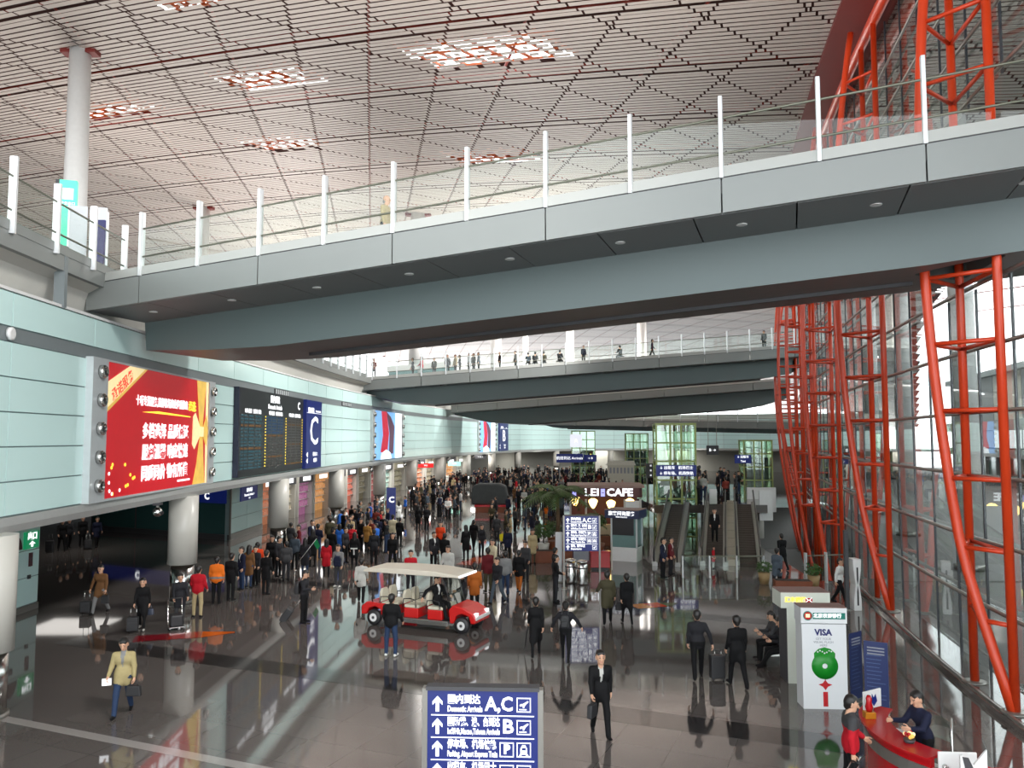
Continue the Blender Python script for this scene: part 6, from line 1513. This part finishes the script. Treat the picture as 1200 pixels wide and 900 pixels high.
p = fl(712, 731); person(p, BACK + R(-6), P_(WALK, coat=0.6, fat=1.12, arms=((10, 10, 10), (6, 26, 60)), puffy=0.01), 'olive', 'black', 'man in bulky olive black coat walking with a woman towards the booth', lod=1, scale=1.02)
p = fl(735, 731); person(p, BACK + R(4), P_(WALK2, coat=0.6, female=True, puffy=0.015, hair='short'), 'black', 'black', 'woman in black hooded coat walking beside man in olive coat', lod=1, scale=0.97)
handbag(fl(727, 727) + Vector((0, 0, 0.75)), 'large dark shoulder bag of woman in hooded coat', 0.34, 0.3)
p = fl(458, 769); person(p, BACK + R(-12), P_(STAND, spread=7, puffy=0.015, arms=((12, 12, 30), (12, 12, 30))), 'black', 'jeans', 'man in black jacket and blue jeans standing before the cart', shoe='white', lod=0)
p = Vector((6.0, 14.55, 0)); _, w = person(p, R(80), P_(STAND, puffy=0.02, yoke=True, arms=((-10, 14, 14), (14, 10, 40)), nod=14, legs=((4, 4), (-4, 4))), 'red', 'black', 'man in red and grey jacket at the desk holding a trolley handle', acc='darkgrey', lod=0, scale=1.02)
suitcase(Vector((5.35, 14.0, 0)), R(-72), R(-40), 'large dark blue suitcase tilted behind man in red and grey jacket', 0.5, 0.72, 0.3, mat('bag_navy', srgb(22, 26, 46), 0.5), hand=w[0] + Vector((0, -0.08, -0.02)))
p = Vector((7.52, 14.95, 0)); person(p, R(-78), P_(STAND, nod=18, lean=10, arms=((36, 10, 60), (36, 10, 60))), 'navy', 'black', 'man in navy jacket leaning over behind the red service desk', lod=0)
# seated pair on the bench
SIT = {'legs': ((84, 70), (78, 40)), 'arms': ((24, 6, 70), (26, 6, 66)), 'nod': 22, 'lean': 6}
bx = fl(925, 776)
for dy, tp, bt, lb, pz in ((-0.45, 'charcoal', 'black', 'seated person in dark jacket with legs crossed beside the bank machine', SIT), (0.35, 'darkgrey', 'black', 'seated person reading a phone on the steel row seat', P_(SIT, legs=((86, 86), (82, 78))))):
    k = repr(sorted(pz.items())) + '0'
    if k not in PM: PM[k] = person_mesh('person', pz, 0)
    person(Vector((bx.x - 0.3, bx.y + dy, 0.53 - PM[k][2])), R(-90), pz, tp, bt, lb, lod=0, key=k)
# man with backpack and case
p = fl(356, 730); _, w = person(p, R(80), P_(STAND, arms=((20, 6, 75), (-24, 14, 8)), nod=18), 'charcoal', 'black', 'man in profile holding a phone, with backpack and wheeled case', lod=0)
backpack(p, R(80), 'round dark backpack on man holding a phone', z=1.18); q = fl(336, 731); suitcase(q, R(-86), R(-34), 'grey black wheeled case leaning behind man holding a phone', 0.4, 0.52, hand=w[1] + Vector((0, 0.1, 0)))
# left side figures
p = fl(117, 719); _, w = person(p, R(-6), P_(WALK, coat=0.5, arms=((2, 22, 12), (2, 9, 12))), 'brown', 'grey', 'man in brown coat walking from the corridor with two cases', lod=1); handbag(w[1], 'black briefcase beside man in brown coat', 0.3, 0.3); q = fl(99, 717); suitcase(q, R(8), 0.0, 'dark rolling case on far side of man in brown coat', 0.36, 0.42, hand=w[0] + Vector((-0.12, 0.05, 0)))
p = fl(166, 738); _, w = person(p, R(14), P_(WALK2, coat=0.7, female=True, hair='long'), 'black', 'black', 'woman in black coat with long hair pulling a small case', shoe='lightgrey', lod=1, scale=0.97); handbag(w[1], 'shiny dark handbag of woman with long hair', 0.3, 0.2, m=mat('bag_sheen', (0.06, 0.07, 0.1), 0.25)); q = fl(153, 735); suitcase(q, R(14), 0.0, 'small black case beside woman with long hair', 0.34, 0.45, hand=w[0])
p = fl(210, 731); person(p, R(30), P_(STAND, coat=0.6, arms=((10, 8, 30), (10, 8, 30))), 'charcoal', 'darkgrey', 'person in dark padded coat by steel column foot with a trolley', lod=1, scale=0.95)
g = empty('luggage_trolley', fl(206, 737), R(30), 'steel luggage trolley beside the column under the red billboard', 'trolley')
for s in (-1, 1): MB().tube([(s * 0.22, -0.35, 0.08), (s * 0.22, 0.3, 0.1), (s * 0.22, 0.38, 0.95)], 0.014, 6).build('frame', M_chrome, g)
MB().tube([(-0.22, 0.38, 0.95), (0.22, 0.38, 0.95)], 0.018, 6).build('push_bar', M_black, g); MB().box(-0.22, 0.22, -0.32, 0.28, 0.1, 0.12).build('deck', M_chrome, g); MB().box(-0.2, 0.2, -0.28, 0.2, 0.12, 0.5).build('bag', M_bag, g, bevel=0.05)
for x in (-0.2, 0.2):
    for y in (-0.3, 0.28): o = MB().lathe([(0.05, -0.015), (0.05, 0.015)], 10).build('wheel', M_black, g, (x, y, 0.05)); o.rotation_euler = (0, R(90), 0)
p = fl(231, 723); person(p, BACK, P_(STAND, spread=5, puffy=0.02, arms=((8, 10, 30), (8, 10, 30))), 'red', 'khaki', 'person in red jacket and beige trousers standing with back turned', lod=1)
p = fl(253, 708); person(p, BACK + R(8), P_(STAND, puffy=0.025, stripe=(0.0, 0.08)), 'orange', 'black', 'person in orange padded jacket with grey hem', acc='grey', lod=1)
p = fl(270, 704); person(p, BACK + R(-14), P_(STAND, coat=0.3), 'black', 'black', 'man in black suit right next to orange padded jacket', lod=1, scale=1.03)
Q_ = [(283, 691, 'navy', 'jeans', 'person in navy jacket in the queue behind black suit'), (291, 689, 'brown', 'jeans', 'person in brown jacket and jeans in the queue'), (301, 683, 'vermilion', 'black', 'person in bright red top between dark coats in queue'),
      (299, 687, 'charcoal', 'black', 'person in charcoal coat in the queue by the dark glass'), (311, 697, 'black', 'black', 'man in black with white folded paper at the queue end'), (335, 680, 'darkgrey', 'charcoal', 'person in dark grey padded jacket near the queue'), (326, 676, 'charcoal', 'black', 'person in charcoal jacket behind the padded jacket'),
      (345, 668, 'slate', 'black', 'person in slate hooded jacket amid waiting crowd'), (382, 677, 'red', 'black', 'woman in red coat with yellow shoulder bag'), (396, 688, 'grey', 'darkgrey', 'person in grey with blue backpack and white shoes'), (357, 676, 'charcoal', 'jeans', 'person holding up a green flag on a pole'),
      (423, 706, 'lightgrey', 'black', 'man in light grey jacket walking towards the cart'), (415, 666, 'black', 'black', 'woman in black with white belt tied behind'), (430, 648, 'tan', 'black', 'person in tan jacket waiting among dark coats'), (438, 662, 'charcoal', 'black', 'man in charcoal suit beside tan jacket'),
      (460, 667, 'black', 'black', 'person in black by the reflection of the totem'), (460, 640, 'cream', 'black', 'person in cream jacket beside black suit'), (468, 641, 'black', 'black', 'man in black suit facing the cream jacket'), (481, 697, 'red', 'charcoal', 'person in red jacket standing behind the cart canopy'),
      (490, 622, 'black', 'black', 'person in black near the arcade columns facing another'), (500, 622, 'charcoal', 'black', 'person in charcoal facing the one in black'), (508, 668, 'charcoal', 'black', 'man in charcoal suit talking near the cart'), (521, 669, 'black', 'charcoal', 'man in black suit talking with folded arms'),
      (525, 690, 'lightgrey', 'black', 'person in pale grey zip jacket beyond the cart roof'), (516, 650, 'vermilion', 'black', 'person in bright orange jacket in the open hall'), (546, 657, 'black', 'black', 'woman in black coat with dark red bag'), (555, 644, 'black', 'black', 'tall figure in black beside the pink floor reflection'),
      (564, 652, 'charcoal', 'charcoal', 'man in charcoal coat standing alone in mid hall'), (582, 636, 'darkgrey', 'charcoal', 'man in dark grey suit near the poster reflection'), (595, 657, 'navy', 'black', 'man in navy suit left of the beige coat'), (578, 680, 'cream', 'darkgrey', 'person in mottled cream coat within the small group'),
      (556, 717, 'rust', 'black', 'man in rust brown coat standing behind the cart bonnet'), (572, 694, 'maroon', 'olive', 'person in maroon and navy jacket in the small group'), (583, 707, 'charcoal', 'slate', 'person in charcoal jacket seen from behind in the small group'), (592, 698, 'grey', 'jeans', 'person in grey hooded top and jeans in the small group'),
      (608, 693, 'black', 'rust', 'man in black leather jacket and rust trousers'), (616, 680, 'darkgrey', 'charcoal', 'person in dark grey coat beside leather jacket'), (624, 661, 'khaki', 'olive', 'person in beige coat facing out of the crowd'), (651, 706, 'black', 'charcoal', 'man in black leaning by the wayfinding sign post'),
      (650, 690, 'charcoal', 'black', 'man in charcoal in front of the white lightbox panel'), (777, 678, 'navy', 'black', 'man in navy suit walking at the travelator foot'), (786, 674, 'maroon', 'charcoal', 'woman in maroon coat walking beside navy suit'), (985, 708, 'white', 'black', 'person in white shirt passing the scanner pillar'),
      (911, 690, 'slate', 'charcoal', 'person in slate jacket standing by the planter rail'), (917, 668, 'black', 'black', 'person in black behind slate jacket by the void rail'), (404, 660, 'charcoal', 'black', 'person in charcoal left of the white belt'), (366, 664, 'black', 'black', 'person in black just past the green flag'),
      (372, 655, 'navy', 'jeans', 'person in navy parka near the red coat'), (350, 656, 'maroon', 'black', 'person in maroon scarf jacket amid the crowd'), (389, 660, 'black', 'charcoal', 'person in black cap amid the crowd'), (412, 652, 'red', 'black', 'person with a red backpack among dark coats'),
      (318, 672, 'black', 'black', 'person in black beside the steel sleeve of third column'), (340, 650, 'darkgrey', 'black', 'person in dark grey hood near the third column'), (443, 640, 'navy', 'black', 'person in navy anorak near the totem'), (475, 607, 'blue', 'charcoal', 'person in bright blue shirt near the totem'),
      (467, 615, 'white', 'black', 'person in white top near bright blue shirt'), (525, 610, 'white', 'black', 'man in white shirt before the far arcade'), (588, 645, 'yellow', 'black', 'child in yellow hat within the small group'), (640, 608, 'orange', 'khaki', 'child in orange jacket near the bush')]
VAR = [P_(STAND), P_(STAND, arms=((10, 8, 60), (10, 8, 60)), inward=30), P_(STAND, coat=0.5, arms=((6, 8, 20), (6, 8, 20))), P_(WALK), P_(WALK2, coat=0.4), P_(STAND, coat=0.7, female=True, hair='long'), P_(STAND, puffy=0.02, turn=25), P_(STAND, puffy=0.015, coat=0.2, arms=((14, 8, 40), (4, 8, 12)), turn=-20), P_(WALK, female=True, coat=0.6, hair='bun'), P_(STAND, shirt=True, coat=0.25), P_(STAND, hair='cap', puffy=0.01)]
for i, (px, py, tp, bt, lb) in enumerate(Q_):
    vi = 9 if 'suit' in lb else (5 if 'woman' in lb else (4 if 'walk' in lb else (10 if ' cap' in lb else (6 if 'padded' in lb or 'hood' in lb else (i * 5) % 9))))
    face = BACK + R(rnd.uniform(-35, 35)) if i % 3 else R(rnd.uniform(-70, 70))
    if any(k in lb for k in ('facing out', 'pale grey zip', 'white shirt before')): face = R(rnd.uniform(-15, 15))
    if 'travelator foot' in lb or 'beside navy suit' in lb: face = R(60)
    if 'leaning' in lb or 'lightbox' in lb: face = R(100)
    sc = 0.62 if 'child' in lb else rnd.uniform(0.95, 1.03)
    py2 = py if 'child' not in lb else py
    if 'belt tied' in lb: face = BACK
    po, pw = person(fl(px, py2), face, VAR[vi], tp, bt, lb, shoe='white' if 'white shoes' in lb else 'black', acc='black', lod=1, scale=sc, key='v%d' % vi)
    if 'belt tied' in lb: BELT = po
    if 'yellow shoulder' in lb: HB1 = pw[0]
    if 'dark red bag' in lb: HB2 = pw[0]
g = empty('tour_flag', fl(357, 677) + Vector((0.12, -0.1, 1.25)), R(-10), 'small green flag on a slanted pole above the crowd', 'flag'); MB().tube([(-0.35, 0, -0.45), (0.45, 0, 0.55)], 0.012, 5).build('pole', M_white, g); MB().prism([(0.3, 0.36), (0.45, 0.55), (0.62, 0.22), (0.5, 0.05)], 0.012, 'y', -0.006).build('flag', cloth('green'), g)
handbag(HB1 + Vector((0, 0, 0.02)), 'yellow shoulder bag beside woman in red coat', 0.3, 0.3, m=cloth('cream')); backpack(fl(396, 688) , BACK, 'blue backpack on person with white shoes', cloth('navy'), 1.12)
backpack(fl(412, 652), BACK, 'red backpack among dark coats near the white belt', cloth('red'), 1.12, 1.0)
g = MB().box(-0.17, 0.17, 0.1, 0.16, 0.98, 1.04).prism([(-0.03, 1.0), (-0.05, 0.7), (0.02, 0.7), (0.03, 1.0)], 0.02, 'y', 0.15).build('white_belt', cloth('white'), BELT)
handbag(HB2 + Vector((0, 0, 0.02)), 'dark red bag held by woman in black coat', 0.28, 0.24, m=cloth('maroon'))
# cart driver and the attendant leaning on the windscreen side
DRV = {'legs': ((86, 68), (86, 64)), 'arms': ((-14, 70, 18), (36, 8, 40)), 'shirt': True, 'lean': -4, 'nod': 12}
PM['drv'] = person_mesh('person', DRV, 0)
cf = Vector((math.cos(CART_RZ), math.sin(CART_RZ), 0)); cs = Vector((-cf.y, cf.x, 0))
q = CART_LOC + cf * 0.6 - cs * 0.18; person(Vector((q.x, q.y, 0.925 - PM['drv'][2])), CART_RZ + R(90 - 22), DRV, 'black', 'black', 'cart driver in black suit with white shirt and badge, sitting sideways', lod=0, key='drv')
q = CART_LOC + cf * 1.0 + cs * 1.0; person(q, CART_RZ + R(-60), VAR[1], 'charcoal', 'black', 'person standing behind the cart windscreen, head below the roof edge', lod=1, key='v1', scale=0.98)
# people in the corridor under the billboard
for px, py, tp, lb, vi in ((72, 645, 'black', 'person in black beside stacked luggage in the dim corridor', 4), (80, 643, 'charcoal', 'person in charcoal facing out in the dim corridor', 3), (96, 641, 'black', 'person in black wheeling a bag along the dim corridor', 2), (113, 641, 'navy', 'person in dark top walking alone in the dim corridor', 8)):
    person(fl(px, py), R(40), VAR[vi], tp, 'black', lb, lod=1, key='v%d' % vi)
suitcase(fl(103, 644), R(30), R(-14), 'black case wheeled along the dim corridor', 0.4, 0.5); suitcase(fl(57, 648), R(10), 0.0, 'stacked dark case at the corridor edge', 0.42, 0.6)
# person on the first bridge, people on the second
def on_deck(Pf, px, A, B, n):
    """point on a ramped bridge deck, n metres behind the front edge, seen at pixel column px"""
    u = (px - 600) / FPX; best = None
    for k in range(801):
        q = Pf(k / 800, n, 0.0); fd = q.y * _c + (q.z - CAMZ) * _s; e = abs(q.x / fd - u)
        if best is None or e < best[0]: best = (e, q)
    return best[1]
q = on_deck(P1, 451, A1, B1, 2.0); person(q, R(70), P_(STAND, coat=0.8, hair='bald', turn=20), 'khaki', 'charcoal', 'elderly person in beige coat walking on the nearest sloping bridge', lod=1, hair=M_greyhair)
for i, (px, n, tp, lb) in enumerate(((438, 1.2, 'brownred', 'person in reddish top at the corner of gallery and second bridge'), (484, 2.2, 'black', 'person in black at the desk on the second bridge'), (494, 1.4, 'red', 'person in red cap and top by the white counter'), (509, 2.0, 'olive', 'person in olive leaning at the white counter'),
                         (524, 1.6, 'darkgrey', 'person in grey bending at the counter on second bridge'), (534, 2.0, 'khaki', 'person in khaki beside the bending figure'), (539, 1.3, 'charcoal', 'tall person in charcoal leaning with bag on second bridge'), (550, 1.6, 'grey', 'person in grey queuing on second bridge'), (555, 2.0, 'olive', 'person in dark olive queuing on second bridge'),
                         (561, 1.5, 'slate', 'person in slate queuing last on second bridge'), (586, 1.0, 'black', 'broad figure in black leaning on the second bridge balustrade'), (604, 2.6, 'grey', 'slight figure in grey beyond second bridge balustrade'), (619, 1.0, 'slate', 'seated figure in slate with companion on second bridge'), (627, 1.1, 'darkgrey', 'seated figure in dark grey with companion on second bridge'),
                         (637, 1.2, 'olive', 'crouched figure in olive on second bridge'), (656, 1.0, 'charcoal', 'hunched figure in charcoal behind the balustrade'), (684, 1.0, 'navy', 'stocky figure in navy behind the balustrade'), (727, 1.0, 'darkgrey', 'figure in dark grey crouching by a balustrade post'), (764, 0.9, 'navy', 'man in navy walking along the second bridge'), (896, 1.0, 'black', 'dark figure near the orange trusses on the second bridge'))):
    q = on_deck(P2, px, A2, B2, n); q.z = max(q.z, 11.42) if q.x < WL.x_at_y(q.y) + 0.4 else q.z; vi = (1, 2, 7, 9, 0, 6)[i % 6] if 'walking' not in lb else 3
    rz = R(rnd.uniform(-80, 80)) if 'walking' not in lb else R(80)
    if any(k in lb for k in ('seated', 'crouch', 'hunched')):
        if 'sit2' not in PM: PM['sit2'] = person_mesh('person', P_(SIT, legs=((80, 84), (82, 80))), 2)
        rz = R(rnd.uniform(150, 210)); person(q, rz, SIT, tp, 'black', lb.replace('crouched ', 'seated ').replace('crouching', 'seated'), lod=2, key='sit2')
        g = empty('stool', q, rz, 'plain grey stool under the ' + lb.split(' on ')[0].split(' with ')[0].split(' behind ')[0].split(' by ')[0].replace('crouched', 'bent'), 'stool'); st = PM['sit2'][2] - 0.12
        MB().box(-0.24, 0.24, -0.2, 0.24, st - 0.06, st).build('seat', M_dark, g)
        for sx_, sy_ in ((-0.2, -0.16), (0.2, -0.16), (-0.2, 0.2), (0.2, 0.2)): MB().box(sx_ - 0.02, sx_ + 0.02, sy_ - 0.02, sy_ + 0.02, 0, st - 0.06).build('leg', M_tran, g)
    else: person(q, rz, VAR[vi], tp, 'black', lb, lod=2, key='w%d' % vi, scale=0.92 if 'stocky' in lb or 'leaning' in lb else 1.0)
# riders on travelators
tv = Vector((10.2, 40.8, 0)) + TD * 0.32; person(tv + Vector((0, 0, 0.08)), R(-10), P_(STAND, shirt=True, coat=0.4), 'black', 'black', 'dark suited rider with white shirt front on the travelator', lod=1)
person(Vector((9.95, 39.95, 0)), R(60), VAR[5], 'red', 'lightgrey', 'small child in red and white at foot of travelator', lod=1, key='v5', scale=0.6)
# ---- the crowd waiting at the far arrivals gates, and people on the platform
CC = ['black'] * 7 + ['charcoal'] * 5 + ['navy'] * 4 + ['darkgrey'] * 3 + ['olive', 'brown', 'maroon', 'slate', 'slate', 'red', 'grey', 'lightgrey', 'khaki', 'blue', 'white', 'brownred']
placed = []
def blocked(q):
    s = WL.s_at_y(q.y) if q.y < 150 else WL.len; x = WL.x_at_y(q.y) if q.y < 150 else 99
    if q.y > 57 and q.x < x - 4.4: return True                                        # inside the shops
    for (x0, x1, y0, y1) in ((8.6, 22.0, 50.5, 74.5), (9.0, 17.8, 97.5, 105.5), (-3.6, 1.2, 66.0, 72.0), (7.8, 13.0, 116.0, 122.0), (15.6, 20.6, 114.5, 120.5), (3.2, 8.4, 48.6, 53.2)):
        if x0 < q.x < x1 and y0 < q.y < y1: return True                                # platform, stall, covered display, lifts, cafe
    t = fl(458, 621)
    return (q - t).length < 0.9 or any((q - fl(a[0], a[1])).length < 0.7 for a in Q_)
def far_person(px, py, z, where, grp):
    q = fl(px, py, z)
    if z == 0 and blocked(q): return False
    if any((c - Vector((q.x, q.y, 0))).length < 1.0 for c in COLP) or (21.5 < q.x < 25.2 and 75.4 < q.y < 79): return False
    for a in placed:
        if (a - q).length < 0.75: return False
    placed.append(q); c = rnd.choice(CC); vi = rnd.choice((0, 1, 2, 5, 6, 7, 9))
    person(q, rnd.uniform(0, 6.28), VAR[vi], c, rnd.choice(('black', 'black', 'charcoal', 'jeans')), 'person in %s top %s' % ({'darkgrey': 'dark grey', 'lightgrey': 'pale grey', 'vermilion': 'bright orange', 'brownred': 'brick red'}.get(c, c), where), lod=2, scale=rnd.uniform(0.93, 1.05), group=grp, key='w%d' % vi)
    return True
def scatter(count, x0, x1, y0, y1, z, ok, where, grp, acc=None):
    n = 0; tries = 0
    while n < count and tries < 20000:
        tries += 1; px, py = rnd.uniform(x0, x1), rnd.uniform(y0, y1)
        if not ok(px, py): continue
        if acc is None: n += far_person(px, py, z, where, grp)
        else:
            q = fl(px, py, z)
            if any((a - q).length < 0.5 for a in placed) or any((c - q).length < 1.0 for c in COLP): continue
            if blocked(q): continue
            placed.append(q); acc.append(q); n += 1
scatter(36, 330, 455, 608, 652, 0, lambda x, y: y > 690 - (x - 300) * 0.62, 'waiting by the shops under the turquoise wall', 'people waiting by the shops')
def on_platform(px, py):
    q = fl(px, py, 2.2)
    return 51.8 < q.y < 73.3 and 9.4 < q.x < 16.0 + (q.y - 51) * 0.225 and not (9.2 < q.x < 12.7 and 52.4 < q.y < 56.2)
scatter(24, 790, 905, 567, 590, 2.2, on_platform, 'on the raised platform above the travelators', 'people on the raised platform')
scatter(14, 560, 640, 600, 640, 0, lambda x, y: True, 'standing in the open hall before the cafe', 'people in the middle of the hall')
scatter(8, 690, 775, 570, 600, 0, lambda x, y: True, 'beside the glass lift behind the cafe', 'people behind the cafe')
scatter(104, 480, 660, 575, 606, 0, lambda x, y: not (540 < x < 602 and y > 578) and (x > 545 or rnd.random() < 0.45), 'standing in the packed crowd between far columns and cafe', 'crowd at the far gates')
# past that, the crowd is a mass of heads: one object
mass = []
scatter(250, 500, 775, 555.5, 577, 0, lambda x, y: y > 575 - (x - 500) * 0.25, '', '', mass)
VM, FM, LM = [], [], []; off = 0; tm = []
CM = ['black', 'charcoal', 'navy', 'darkgrey', 'maroon', 'lightgrey', 'brown', 'red', 'slate']
LOD[3] = (0.055, 0.032, 0.022)
tpl = [person_mesh('crowd_template', VAR[k], 3)[0] for k in (0, 2, 5, 7)]
tpd = []
for me in tpl:
    v = np.empty(len(me.vertices) * 3); me.vertices.foreach_get('co', v); q = np.array([tuple(p.vertices) for p in me.polygons]); l = np.empty(len(me.polygons), np.int32); me.polygons.foreach_get('material_index', l); tpd.append((v.reshape(-1, 3), q, l))
mm = [M_skin, M_hairm, cloth('black')] + [cloth(c) for c in CM]
for q in mass:
    v, f, l = rnd.choice(tpd); a = rnd.uniform(0, 6.28); ca, sa = math.cos(a), math.sin(a); sc = rnd.uniform(0.92, 1.05)
    w = v * sc; w = np.stack([w[:, 0] * ca - w[:, 1] * sa + q.x, w[:, 0] * sa + w[:, 1] * ca + q.y, w[:, 2]], 1)
    top = 3 + min(len(CM) - 1, int(abs(rnd.gauss(0, 2.6)))); ll = np.where(l == SKIN, 0, np.where(l == HAIR, 1, np.where(l == TOP, top, 2)))
    VM.append(w); FM.append(f + off); LM.append(ll); off += len(w)
me = bpy.data.meshes.new('crowd'); me.from_pydata(np.concatenate(VM).tolist(), [], np.concatenate(FM).tolist())
for m in mm: me.materials.append(m)
L = np.concatenate(LM).astype(np.int32); me.polygons.foreach_set('material_index', L); me.polygons.foreach_set('use_smooth', np.ones(len(L), bool)); me.update()
tag(link('crowd', me), 'dense dark crowd of waiting people filling the far end of the hall', 'crowd', kind='stuff')
for t_ in tpl: bpy.data.meshes.remove(t_)
